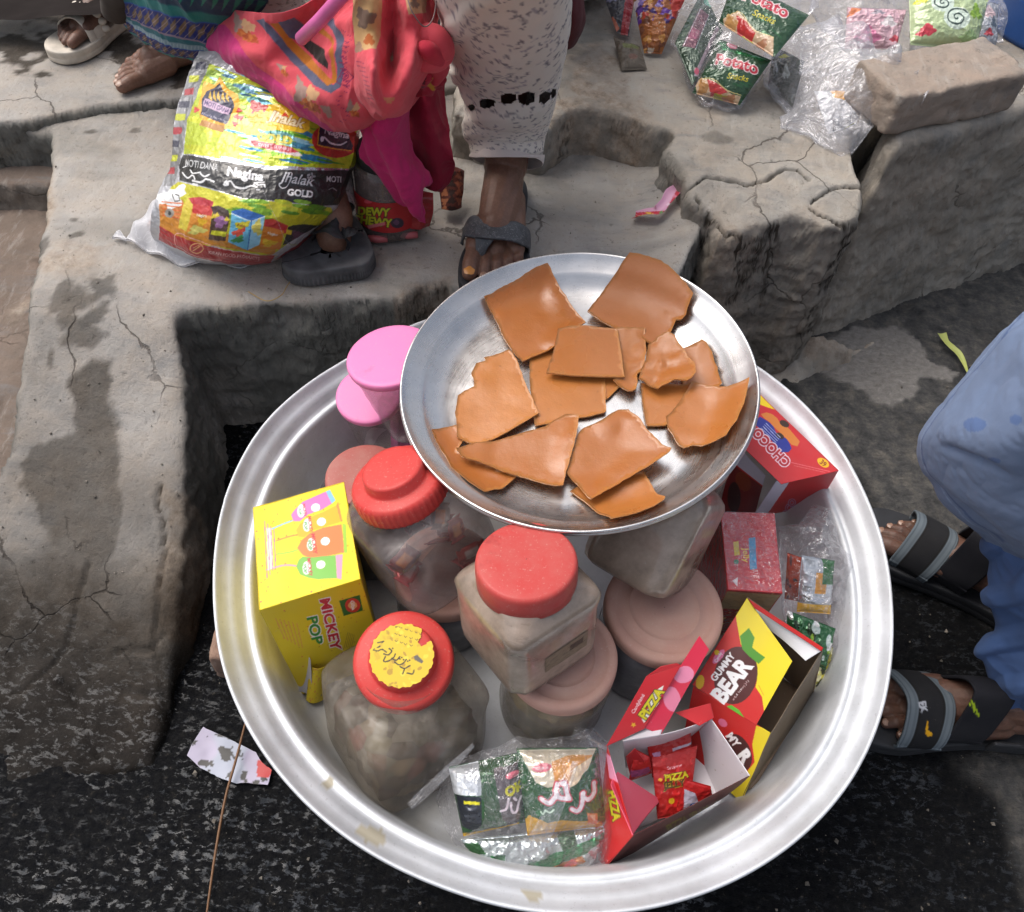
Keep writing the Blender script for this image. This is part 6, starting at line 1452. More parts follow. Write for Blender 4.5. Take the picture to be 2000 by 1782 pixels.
def art_sc(G):
    cv = FrontArt(G, CORAL)
    cv.pp([(395, 60), (440, 48), (470, 88), (505, 130), (545, 165), (590, 205), (660, 262), (600, 300), (380, 200)], MAG)
    flower(cv, 478, 62, 22, -10); flower(cv, 600, 195, 26, -15); flower(cv, 555, 140, 9, 20); flower(cv, 690, 215, 12, -30); blob(cv, 640, 215, 8, 14, (.62, .48, .44), 30, 2)
    for k in range(26): cv.ps([(668 + 10 * math.sin(k * .9), 60 + k * 7), (674 + 10 * math.sin(k * .9), 62 + k * 7)], 1.2, (.55, .08, .30))
    d1 = [(515, 28), (545, 25), (570, 60), (610, 95), (655, 110), (655, 70), (645, 30), (668, 45), (672, 120), (660, 172), (640, 182), (600, 150), (550, 90)]
    cv.pp([(505, 40), (520, 35), (545, 70), (590, 118), (630, 160), (652, 165), (660, 130), (650, 60), (632, 38), (650, 35), (665, 60), (672, 130), (664, 170), (648, 182), (615, 168), (570, 120), (530, 78)], (.33, .34, .44))
    cv.pp([(530, 45), (548, 42), (570, 75), (605, 110), (640, 150), (648, 155), (650, 120), (640, 75), (620, 60), (628, 50), (645, 70), (657, 120), (655, 160), (640, 168), (600, 130), (560, 90)], (.72, .42, .08))
    cv.pp([(590, 85), (610, 80), (630, 95), (645, 125), (640, 135), (615, 115)], (.10, .04, .03)); cv.pp([(545, 40), (575, 30), (600, 55), (590, 80), (565, 72)], (.34, .35, .46))
    for k in range(9):
        y = 78 + k * 11; x = 667 + 3 * math.sin(k); cv.ps([(x, y), (x + 7, y + 3)], 2, (.50, .08, .30)); cv.ps([(x + 5, y + 5), (x + 12, y + 2)], 1.6, (.50, .08, .30))
    for r in (4, 8): 
        t_ = np.linspace(0, 2 * math.pi, 14); cv.ps(np.c_[671 + r * np.cos(t_), 147 + r * np.sin(t_)], 1.4, (.48, .08, .30))
    cv.ps([(655, 160), (671, 132), (690, 150), (672, 168), (655, 160)], 1.6, (.48, .08, .30)); cv.pp([(735, -30), (760, -40), (800, 0), (780, 30), (745, 20)], (.62, .50, .45)); return cv
n1 = net([[(440, 18, .50), (540, 25, .56), (640, -10, .60), (720, -40, .62), (800, -60, .62), (880, -60, .60)],
          [(424, 50, .475), (520, 60, .53), (610, 58, .545), (700, 30, .60), (790, 20, .60), (858, 30, .56)],
          [(410, 72, .455), (490, 112, .50), (590, 108, .515), (676, 110, .57), (760, 110, .57), (842, 100, .52)],
          [(399, 92, .425), (482, 150, .455), (590, 185, .505), (668, 190, .53), (750, 180, .54), (832, 160, .48)],
          [(402, 100, .400), (500, 182, .415), (600, 236, .445), (672, 254, .47), (742, 232, .49), (820, 190, .44)],
          [(425, 95, .375), (525, 165, .39), (615, 228, .41), (690, 250, .43), (760, 230, .44), (830, 195, .40)]])
def wrk(p, a=.004, sd_=0, dirn=(1, .4, 0)):
    d = p @ np.array(dirn) ; return a * np.sin(d * 150 + 4 * fbm(p, 9, 2, sd_)) * sstep(-.3, .5, fbm(p, 8, 2, sd_ + 5)) + a * .9 * fbm(p, 16, 3, sd_ + 2) + a * .25 * ridge(p, 70, 2, sd_ + 6) + a * .9 * (np.clip(ridge(p * [1.5, 1, .7], 20, 2, sd_ + 9), 0, 1) ** 2 - .3)
G = surf(n1, 190, 330); gmk('scarf_fold', G, M_SCARF, sc, (lambda: (lambda c: c)(art_sc(G.transpose(1, 0, 2))))() if False else None, disp=None) if False else None
def smesh(name, net_, nu, nv, art, mat, parent, a=.004, sd_=0, dirn=(1, .4, 0), solid=.0012):
    G = surf(net_, nu, nv).transpose(1, 0, 2)            # u runs across, v runs down the rows
    N = gnorm(G); c = G.reshape(-1, 3).mean(0); fl_ = N[len(G) // 2, G.shape[1] // 2] @ (np.array([0, 0, CAM_H]) - c) < 0
    d = wrk(G.reshape(-1, 3), a, sd_, dirn).reshape(G.shape[:2])
    return gmk(name, G, mat, parent, art(G), disp=d, flip=fl_, solid=solid)
smesh('scarf_fold', n1, 190, 330, art_sc, M_SCARF, sc, .0035, 3, (.6, 1, .3))
def flat(col, w=60, h=60, fn=None, front=False):
    def f(G):
        cv = FrontArt(G, col) if front else Art(G, w, h, 1.2, col)
        if fn: fn(cv)
        return cv
    return f
def art_loop(cv):
    cv.pp([(688, -20), (745, -20), (742, 60), (735, 95), (715, 100), (700, 90), (695, 40)], (.78, .62, .42)); blob(cv, 715, 35, 15, 18, (.50, .40, .34), 0, 2); blob(cv, 722, 80, 8, 10, (.68, .36, .16)); blob(cv, 705, 95, 6, 10, (.62, .48, .40))
    cv.pp([(790, -20), (840, -20), (835, 25), (800, 28)], (.80, .64, .48)); blob(cv, 812, 5, 10, 12, (.52, .42, .36))
    blob(cv, 766, 110, 3.5, 12, (.72, .58, .50)); blob(cv, 838, 92, 9, 16, (.82, .66, .52), 30, 1); [cv.ps([(702 + k * 2, 120 + k * 9), (712 + k * 2, 124 + k * 9)], 1.6, (.60, .10, .28)) for k in range(9)]; blob(cv, 760, 195, 10, 6, (.80, .50, .36), 0, 3)
n2 = net([[(688, -40, .64), (722, -40, .655), (765, -40, .65), (800, -40, .655), (838, -40, .63)], [(694, 20, .625), (725, 20, .640), (765, 10, .625), (805, 20, .635), (845, 30, .60)], [(694, 75, .60), (728, 70, .615), (768, 60, .598), (812, 70, .612), (850, 78, .58)],
          [(694, 130, .57), (728, 135, .61), (765, 125, .57), (800, 135, .60), (838, 135, .55)], [(700, 180, .54), (728, 190, .58), (755, 185, .575), (785, 185, .57), (822, 178, .52)], [(722, 215, .50), (738, 226, .53), (752, 230, .54), (770, 226, .53), (795, 208, .49)], [(735, 222, .47), (745, 226, .485), (752, 228, .49), (765, 224, .48), (785, 205, .46)]])
smesh('scarf_fold', n2, 180, 170, flat(CORAL, 160, 260, art_loop, True), M_SCARF, sc, .0045, 9, (1, .1, 0))
n3 = net([[(690, 225, .46), (735, 215, .50), (775, 205, .50), (805, 195, .46)], [(700, 270, .43), (742, 265, .465), (780, 255, .46), (803, 250, .43)], [(705, 305, .395), (750, 310, .425), (785, 308, .42), (812, 300, .39)], [(735, 345, .37), (772, 350, .39), (806, 345, .39), (846, 352, .355)],
          [(768, 385, .34), (795, 392, .355), (818, 388, .355), (826, 370, .34)], [(800, 415, .32), (812, 420, .328), (822, 420, .328), (828, 415, .32)], [(818, 430, .308), (822, 432, .31), (826, 434, .31), (829, 436, .306)]])
smesh('scarf_end', n3, 150, 120, flat((.79, .14, .42), 100, 150), M_SCARF, sc, .0045, 14, (1, -.6, .2))
n4 = net([[(790, 130, .47), (830, 130, .48), (866, 150, .45)], [(790, 200, .43), (835, 205, .44), (872, 225, .41)], [(795, 270, .39), (845, 275, .40), (886, 310, .37)], [(800, 330, .34), (845, 338, .345), (884, 345, .33)], [(812, 362, .315), (838, 372, .32), (858, 372, .31)]])
smesh('scarf_end', n4, 130, 90, flat((.58, .05, .20), 80, 120), M_SCARF, sc, .004, 19, (1, .3, .2))
# knot
kv = np.array([P(*q) for q in [(800, 95, .575), (818, 82, .595), (838, 74, .60), (855, 84, .595), (862, 102, .58), (850, 116, .575), (825, 118, .58), (805, 112, .575)]])
tube('scarf_knot', kv, [.004, .011, .015, .016, .015, .014, .012, .005], M_SCARF, sc, seg=24, n=60, col=np.tile([*lin(CORAL), 0], (60 * 24, 1)))
tube('scarf_knot', [P(812, 98, .585), P(830, 96, .60), P(850, 112, .58), P(858, 132, .555), P(850, 160, .53)], [.004, .009, .012, .012, .006], M_SCARF, sc, seg=20, n=50, col=np.tile([*lin((.76, .17, .26)), 0], (1000, 1)))
n5 = net([[(805, 110, .56), (835, 105, .57), (866, 108, .55)], [(800, 150, .53), (835, 150, .545), (868, 140, .52)], [(805, 185, .49), (835, 188, .50), (862, 170, .48)]])
def art_k(cv):
    for k in range(16): blob(cv, 812 + (k % 4) * 15, 118 + (k // 4) * 17, 6, 5, [(.70, .52, .30), (.35, .06, .14), (.75, .55, .15), (.60, .10, .2)][k % 4], k * 30, k)
smesh('scarf_fold', n5, 80, 80, flat((.66, .10, .22), 70, 80, art_k, True), M_SCARF, sc, .005, 23, (1, 1, 0))
n6 = net([[(862, 335, .30), (885, 328, .305), (908, 332, .30)], [(858, 370, .285), (885, 368, .29), (906, 372, .285)], [(862, 408, .268), (885, 412, .27), (900, 405, .268)]])
smesh('scarf_corner', n6, 60, 50, flat((.34, .13, .09), 50, 80, lambda cv: [blob(cv, 868 + (k % 3) * 14, 345 + (k // 3) * 16, 7, 6, [(.66, .40, .26), (.16, .05, .04), (.55, .28, .18)][k % 3], k * 40, k) for k in range(14)]), M_SCARF, sc, .005, 27)
tag(tube('pink_stick', [P(588, 76, .565), P(625, 40, .60), P(668, -8, .64), P(720, -60, .68)], .0075, plain('pink_plastic', (.75, .16, .42), .35, bst=.03), None, seg=20), 'shiny pink plastic stick slanting up out of the scarf', 'stick')
tag(tube('wire', [P(795, -5, .665), P(806, 25, .655), P(828, 52, .64), P(845, 38, .63), P(853, 0, .64)], .0007, plain('thin_cord', (.20, .14, .14), .6), None, seg=6, n=40), 'thin dark cord looping from the lap beside the scarf', 'cord')
# ---------------------------------------------------------------- girl in teal skirt, bare foot
gi = thing('person', 'child in a teal and blue embroidered skirt with a bare brown foot on the slab', 'person', (-.75, 1.6, .27))
ft = P(205, 158, .285); fdg = P(205, 158, .285) - P(372, 108, .285); fdg = fdg[:2] / np.linalg.norm(fdg[:2])
frg = frame(np.array([*(ft[:2] - fdg * .236 + np.array([0, .018])), .265]), fdg)
(fv, ff), tips = footVF(1, frg, .97)
ak = frg(np.array([.04, 0, .1])); kn = ak + [.12, .16, .26]; hp = kn + [.02, .25, -.05]
rv, rf_ = fuseVF([(ak, kn, .03, .042), (kn, hp, .05, .07), (hp, hp + [.0, .05, .3], .09, .09)], .007, 3)
V, F = joinVF([(fv, ff), (rv, rf_)]); mk('body', V, F, M_SKIN, gi); nails(gi, tips, frg, M_NAIL)
def art_sk(G):
    cv = Art(G, 230, 170, 1.5, (.035, .20, .26)); W_, H_ = cv.w, cv.h
    def yb_(k): return k * H_
    bands = [(.0, .04, (.06, .42, .40)), (.04, .10, (.05, .16, .48)), (.10, .22, (.07, .10, .34)), (.22, .26, (.10, .45, .42)), (.26, .40, (.10, .12, .36)), (.40, .45, (.45, .55, .60)), (.45, .50, (.06, .35, .40)), (.50, .64, (.07, .12, .40)), (.64, .70, (.06, .42, .42)), (.70, .84, (.05, .18, .30)), (.84, 1., (.03, .16, .20))]
    for a, b, c in bands: cv.rect(0, H_ - b * H_, W_, H_ - a * H_, c)
    for r, (yy, hh, c) in enumerate([(.16, .10, (.10, .45, .40)), (.33, .12, (.40, .30, .24)), (.57, .12, (.42, .33, .25)), (.77, .10, (.10, .45, .38))]):
        n = 15
        for k in range(n):
            x = (k + .5) * W_ / n; y = H_ - yy * H_; h = hh * H_ * .5
            if r in (0, 3): cv.poly([(x - 6, y - h), (x + 6, y - h), (x, y + h)], c)
            else: cv.poly([(x - 6, y), (x, y + h), (x + 6, y), (x, y - h)], c); cv.stroke([(x - 7, y + h), (x + 7, y - h)], 1.1, (.58, .50, .50))
    for k in range(40): x = k * W_ / 40; cv.stroke([(x, H_ * .56), (x + 2, H_ * .59)], 1.2, (.62, .68, .70))
    for yy in (.10, .22, .40, .50, .64): cv.stroke([(0, H_ - yy * H_), (W_, H_ - yy * H_)], 1.5, (.50, .42, .50) if yy in (.22, .5) else (.06, .25, .60))
    return cv
nsk = net([[(225, -120, .52), (300, -120, .58), (380, -110, .60), (460, -90, .60), (540, -60, .58)], [(230, -50, .46), (290, -40, .52), (360, -20, .54), (440, -5, .54), (520, 10, .52)], [(236, 10, .38), (278, 25, .44), (340, 45, .47), (410, 58, .47), (470, 60, .46)],
           [(240, 35, .34), (272, 62, .38), (325, 88, .41), (390, 102, .42), (450, 108, .42)], [(246, 50, .315), (276, 80, .345), (322, 104, .37), (380, 119, .385), (430, 126, .39)], [(262, 45, .30), (285, 72, .33), (325, 96, .35), (380, 110, .365), (430, 116, .37)]])
smesh('skirt', nsk, 150, 220, art_sk, M_CLOTH, gi, .004, 33, (1, .1, 0))
# person with cream sandals behind
pe = thing('person', 'person in dark trousers whose cream sandal shows at the top left corner', 'person', (-1.1, 1.9, .27))
ft = P(112, 90, .29); d_ = ft - P(222, 22, .29); d_ = d_[:2] / np.linalg.norm(d_[:2])
SC2 = .80; frp = frame(np.array([*(ft[:2] - d_ * .245 * SC2 + np.array([.0, .005])), .286]), d_)
(fv, ff), tips = footVF(1, frp, SC2)
ak = frp(np.array([.04, 0, .1]) * SC2); kn = ak + [.05, .20, .25]
rv, rf_ = fuseVF([(ak, kn, .026, .04), (kn, kn + [.1, .3, .0], .05, .08)], .007, 3); V, F = joinVF([(fv, ff), (rv, rf_)]); mk('body', V, F, M_SKIN2, pe)
M_CREAM = plain('cream_sandal', (.56, .50, .42), .55, bs=200, bst=.3, var=.2)
sd2 = thing('sandal', 'cream platform sandal with a braided toe strap at the top left', 'sandal', (*frp(np.zeros(3))[:2], .266))
sole('sole', frp(np.array([(x * SC2, y * SC2, 0) for x, y in SO]))[:, :2], .266, .287, M_CREAM, sd2)
for dx, w_ in ((.168, .014), (.190, .010)):
    fband('toe_strap', np.array([(dx, .050, .0), (dx - .002, .042, .022), (dx - .006, .018, .042), (dx - .006, -.012, .040), (dx, -.036, .024), (dx, -.048, .0)]) * SC2, [w_ * SC2] * 3, M_CREAM, sd2, frp, th=.003)
for k in range(9):
    a = k / 8 * math.pi; q = np.array([(.150, .046 * math.cos(a), .010 + .038 * math.sin(a))]) * SC2; V_, F_ = capsules([(frp(q)[0], None, (.008, .007, .006), None)]); mk('braid_bead', V_, F_, M_CREAM, sd2)
fband('ankle_strap', np.array([(.09, .036, .0), (.080, .036, .03), (.066, .026, .062), (.062, 0, .074), (.066, -.026, .062), (.080, -.036, .03), (.09, -.036, .0)]) * SC2, [.006 * SC2] * 3, M_CREAM, sd2, frp, th=.002)
rows3 = [(196, 250, 25, .36), (190, 262, -10, .40), (180, 280, -60, .46), (160, 320, -120, .52)]
ringtube('trouser_leg', rows3, M_CLOTH, pe, 80, fill(Canvas(30, 30, 1), (.20, .165, .14)), lambda p: .006 * fbm(p, 10, 3, 2), None, .9)
tag(strip('dark_cloth', [P(-60, 5, .30), P(60, 8, .31), P(160, 2, .33), P(260, -12, .33)], [.06, .06, .05, .05], plain('dark_cloth', (.022, .018, .017), .95, spec=.05), None, n=40), 'edge of dark cloth at the very top left corner', 'cloth')
# ---------------------------------------------------------------- man in blue
ma = thing('person', 'squatting man in blue cotton clothes with his feet in strapped sandals', 'person', (.95, .45, .0))
t1 = P(1728, 1052, .035); h1 = P(1935, 1165, .035); d1 = (t1 - h1)[:2] / np.linalg.norm((t1 - h1)[:2]); fr1 = frame(np.array([*(t1[:2] - d1 * .252 + np.array([-.008, .022])), .030]), d1)
t2_ = P(1690, 1383, .035); h2_ = P(1990, 1405, .035); d2 = (t2_ - h2_)[:2] / np.linalg.norm((t2_ - h2_)[:2]); fr2 = frame(np.array([*(t2_[:2] - d2 * .244 + np.array([0, .002])), .030]), d2)
(fa, fb_), tp1 = footVF(1, fr1, 1.03); (fc, fd), tp2 = footVF(-1, fr2, 1.03)
a1 = fr1(np.array([.04, 0, .1])); a2 = fr2(np.array([.04, 0, .1])); k1 = np.array([.545, .560, .40]); k2 = np.array([.80, .30, .42]); hp1 = np.array([1.02, .60, .30]); hp2 = np.array([1.08, .36, .30])
rv, rf_ = fuseVF([(a1, k1, .032, .046), (k1, hp1, .052, .085), (a2, k2, .032, .05), (k2, hp2, .058, .085), (hp1, hp2, .10, .10), ((1.05, .48, .32), (1.02, .50, .72), .14, .15)], .009, 3)
V, F = joinVF([(fa, fb_), (fc, fd), (rv, rf_)]); mk('body', V, F, M_SKIN2, ma); nails(ma, tp1, fr1, M_NAIL); nails(ma, tp2, fr2, M_NAIL)
BL = (.42, .49, .61)
nk = net([[(2100, 530, .54), (2100, 560, .60), (2160, 600, .66), (2300, 640, .70), (2600, 660, .70)],
          [(2010, 630, .49), (1972, 632, .55), (2040, 665, .61), (2180, 720, .66), (2500, 760, .66)],
          [(1930, 735, .42), (1882, 730, .485), (1950, 760, .555), (2090, 820, .60), (2400, 880, .60)],
          [(1860, 850, .36), (1806, 822, .43), (1880, 855, .505), (2010, 900, .54), (2300, 960, .55)],
          [(1850, 890, .34), (1790, 878, .40), (1862, 905, .465), (1985, 950, .50), (2260, 1010, .52)],
          [(1870, 950, .32), (1812, 950, .365), (1880, 975, .425), (1990, 1020, .455), (2240, 1080, .48)],
          [(1920, 1010, .30), (1864, 1008, .335), (1920, 1032, .38), (2010, 1075, .41), (2230, 1130, .44)],
          [(1990, 1070, .28), (1945, 1072, .305), (1985, 1092, .33), (2050, 1130, .36), (2230, 1180, .40)],
          [(2050, 1125, .26), (2015, 1125, .275), (2050, 1140, .29), (2100, 1170, .31), (2240, 1220, .35)]])
def stain(cv): 
    cv.ps([(2010, 596), (1893, 733), (1816, 826), (1800, 880), (1822, 945), (1874, 1002), (1955, 1064)], 1.6, (.30, .38, .53), smooth=40)
    cv.ps([(2010, 592), (1890, 729), (1813, 824), (1797, 880), (1819, 947), (1872, 1005), (1952, 1068)], .8, (.52, .60, .72), smooth=40)
    for x, y, a, b in [(1905, 830, 22, 14), (1985, 820, 12, 10), (1940, 900, 16, 6)]: cv.pe(x, y, a, b, (.25, .37, .60), al=.5)
def kdisp(p):
    q = project(p); return .006 * np.exp(-((q[:, 1] - 985 - .75 * (q[:, 0] - 1860) + 10 * fbm(p, 10, 2, 3)) / 16) ** 2) + .005 * fbm(p, 9, 3, 6) + .0030 * (np.clip(ridge(p * [1, 1.4, .6], 15, 2, 8), 0, 1) ** 2) + .0012 * ridge(p, 48, 2, 9) + .006 * np.exp(-((q[:, 1] - 880 - .45 * (q[:, 0] - 1860)) / 9) ** 2) * sstep(1830, 1860, q[:, 0]) * sstep(1990, 1900, q[:, 0])
def kmesh(name, net_, nu, nv, art, disp):
    G = surf(net_, nu, nv).transpose(1, 0, 2); N = gnorm(G); fl_ = N[G.shape[0] // 2, G.shape[1] // 2, 2] < 0
    return gmk(name, G, M_CLOTHB, ma, art(G), disp=disp(G.reshape(-1, 3)).reshape(G.shape[:2]), flip=fl_, solid=.001)
kmesh('tunic', nk, 260, 200, flat(BL, 120, 120, stain, True), kdisp)
ns = net([[(2050, 1030, .20), (1930, 1030, .30), (1990, 1060, .35), (2080, 1090, .36), (2260, 1110, .38)], [(2050, 1110, .15), (1925, 1100, .255), (1985, 1120, .315), (2080, 1150, .33), (2260, 1170, .34)], [(2050, 1180, .10), (1930, 1175, .21), (1985, 1195, .265), (2080, 1220, .28), (2260, 1240, .30)],
          [(2050, 1230, .08), (1938, 1228, .17), (1985, 1245, .215), (2080, 1280, .235), (2260, 1300, .26)], [(2050, 1270, .07), (1910, 1272, .14), (1965, 1292, .18), (2070, 1335, .20), (2260, 1350, .22)], [(2050, 1310, .06), (1922, 1312, .115), (1968, 1335, .15), (2060, 1375, .17), (2260, 1390, .18)],
          [(2060, 1350, .06), (1942, 1352, .092), (1978, 1372, .115), (2060, 1405, .135), (2260, 1420, .14)], [(2070, 1385, .05), (1968, 1392, .070), (1995, 1405, .085), (2060, 1425, .10), (2260, 1440, .10)]])
def sdisp(p):
    q = project(p); return .009 * sstep(-.2, 1, np.sin((q[:, 1] + .5 * (q[:, 0] - 1930)) * .055 + 3 * fbm(p, 7, 2, 4))) + .006 * fbm(p, 12, 3, 7) + .002 * ridge(p, 30, 2, 3) - .004
kmesh('trousers', ns, 220, 150, flat((.28, .39, .58), 80, 80), sdisp)
def sandal(fr, s, label, txt):
    t = thing('sandal', label, 'sandal', fr(np.zeros(3)) - [0, 0, .026])
    so = [(-.014, 0), (-.008, .028), (.03, .039), (.09, .038), (.15, .046), (.20, .056), (.245, .050), (.272, .030), (.281, .004), (.272, -.026), (.245, -.045), (.20, -.052), (.15, -.044), (.09, -.037), (.03, -.038), (-.008, -.027)]
    so = [(x, y * s) for x, y in so]
    sole('sole', fr(np.array([(x, y, 0) for x, y in so]))[:, :2], .004, .031, M_RUB, t)
    cx0 = .188
    arc = lambda x0, h, wd: [(x0, wd * .97, .0), (x0, wd * 1.02, .016), (x0 - .002, wd * .82, .036), (x0 - .004, wd * .38, .036 + h), (x0 - .004, 0, .040 + h), (x0 - .002, -wd * .42, .034 + h * .8), (x0, -wd * .85, .030), (x0, -wd * 1.0, .014), (x0, -wd * .95, .0)]
    def art_band(G):
        cv = Canvas(150, 60, 1.6, (.060, .068, .095)); cv.rect(0, 0, 150, 13, (.40, .44, .47)); cv.rect(0, 47, 150, 60, (.40, .44, .47))
        for y in (3, 10, 50, 57): cv.stroke([(0, y), (150, y)], .7, (.22, .25, .28))
        cv.rect(0, 14.5, 150, 16, (.02, .02, .03)); cv.rect(0, 44, 150, 45.5, (.02, .02, .03)); return cv
    pa = Art
    def art_b2(G):
        cv = Art(G, 150, 60, 1.6, (.05, .058, .085)); cv.A[:] = art_band(G).A.transpose(0, 1, 2) if art_band(G).A.shape == cv.A.shape else cv.A
        if txt:
            cv.lim[:] = False; cv.pt('EK', 1803, 1381, 13, (.72, .73, .76), rot=-76, off=.05)
            sw = [(1810, 1408), (1813, 1409), (1813, 1428), (1821, 1430), (1820, 1438), (1811, 1439), (1807, 1432)]
        else: sw = [(1840, 1000), (1844, 996), (1856, 1005), (1846, 1004), (1842, 1010)]
        cv.pp(sw, (.85, .62, .05), n=2); return cv
    fband('toe_strap', arc(cx0, .020, .050 * 1), [.027, .029, .030, .030, .030, .029, .027], M_NAVY, t, fr, 150, 40, .004, art=art_b2)
    fband('ankle_strap', [(x - .053 - .010 * k / 8, y * .90, z * 1.25 + (.020 if 2 < k < 6 else .008)) for k, (x, y, z) in enumerate(arc(cx0, .026, .046))], [.023, .024, .025, .025, .025, .024, .023], M_NAVY, t, fr, 140, 30, .004,
          art=lambda G: (lambda cv: cv.pt('Fashion', 1901, 1377, 12, (.66, .76, .10), rot=-62, off=.03, shear=.2) if txt else cv)(FrontArt(G, (.045, .055, .10), 2.)))
    V, F = boxV((.080, -.043 * s, .014), (.035, .006, .026)); bevel(mk('side_piece', fr(V), F, M_RUB, t, smooth=False), .003)
    return t
sandal(fr1, 1, 'navy and grey strapped sandal farther up, half under the blue tunic', False)
sandal(fr2, -1, 'navy and grey strapped sandal lower down, with yellow-green script on its ankle strap', True)
# ================================================================== GOODS ON THE STEPS
def closed(name, G, art, mat, parent=None, back=(0, .08, -.04), disp=None, bs=1.0, den=None):
    """printed front sheet plus a plain back joined along the edge"""
    nu, nv = G.shape[:2]; N = gnorm(G); c = G.reshape(-1, 3).mean(0)
    sgn = 1 if N[nu // 2, nv // 2] @ (np.array([0, 0, CAM_H]) - c) > 0 else -1
    N = N * sgn
    cv = art(G) if art else None; uu, vv = np.meshgrid(np.linspace(0, 1, nu), np.linspace(0, 1, nv), indexing='ij')
    A = G + (N * disp(G.reshape(-1, 3)).reshape(nu, nv, 1) if disp else 0)
    k = (np.sin(math.pi * uu) ** .5 * np.sin(math.pi * vv) ** .5)[..., None]; B = A * (k < 1e-3) + (k >= 1e-3) * (G + np.array(back) * k - N * .001)
    col = cv.sample(uu.ravel(), vv.ravel()) if cv else None; F = gridF(nu, nv); F1 = F if sgn > 0 else F[:, ::-1]
    s_ = 5; iu = np.unique(np.r_[np.arange(0, nu, s_), nu - 1]); iv = np.unique(np.r_[np.arange(0, nv, s_), nv - 1])
    Bs = B[np.ix_(iu, iv)]; Fb = gridF(len(iu), len(iv)) + nu * nv; Fb = Fb[:, ::-1] if sgn > 0 else Fb
    Cb = col.reshape(nu, nv, 4)[np.ix_(iu, iv)].reshape(-1, 4) if cv else None
    return mk(name, np.r_[A.reshape(-1, 3), Bs.reshape(-1, 3)], np.r_[F1, Fb], mat, parent, col=np.r_[col, Cb] if cv else None)
def nsurf(n_, nu, nv): return surf(n_, nu, nv).transpose(1, 0, 2)
# ---------------------------------------------------------------- the big bright bag
def cb(X, Y): return (210 + X / 3.774, 100 + Y / 3.774)
nb_ = net([[(302, 482, .262), (380, 512, .260), (470, 516, .262), (560, 500, .272), (652, 412, .31)],
           [(292, 445, .300), (372, 490, .300), (465, 500, .31), (562, 475, .325), (658, 404, .335)],
           [(304, 388, .335), (390, 425, .355), (480, 438, .368), (577, 418, .37), (665, 375, .355)],
           [(330, 335, .352), (402, 350, .390), (490, 365, .400), (582, 362, .395), (676, 345, .37)],
           [(335, 300, .368), (405, 302, .405), (500, 315, .415), (592, 322, .412), (688, 312, .385)],
           [(345, 225, .395), (420, 228, .425), (510, 236, .437), (602, 250, .432), (694, 268, .40)],
           [(364, 155, .415), (440, 160, .44), (530, 170, .455), (620, 195, .45), (700, 235, .42)],
           [(388, 98, .43), (450, 105, .45), (540, 118, .465), (630, 142, .46), (700, 185, .43)]])
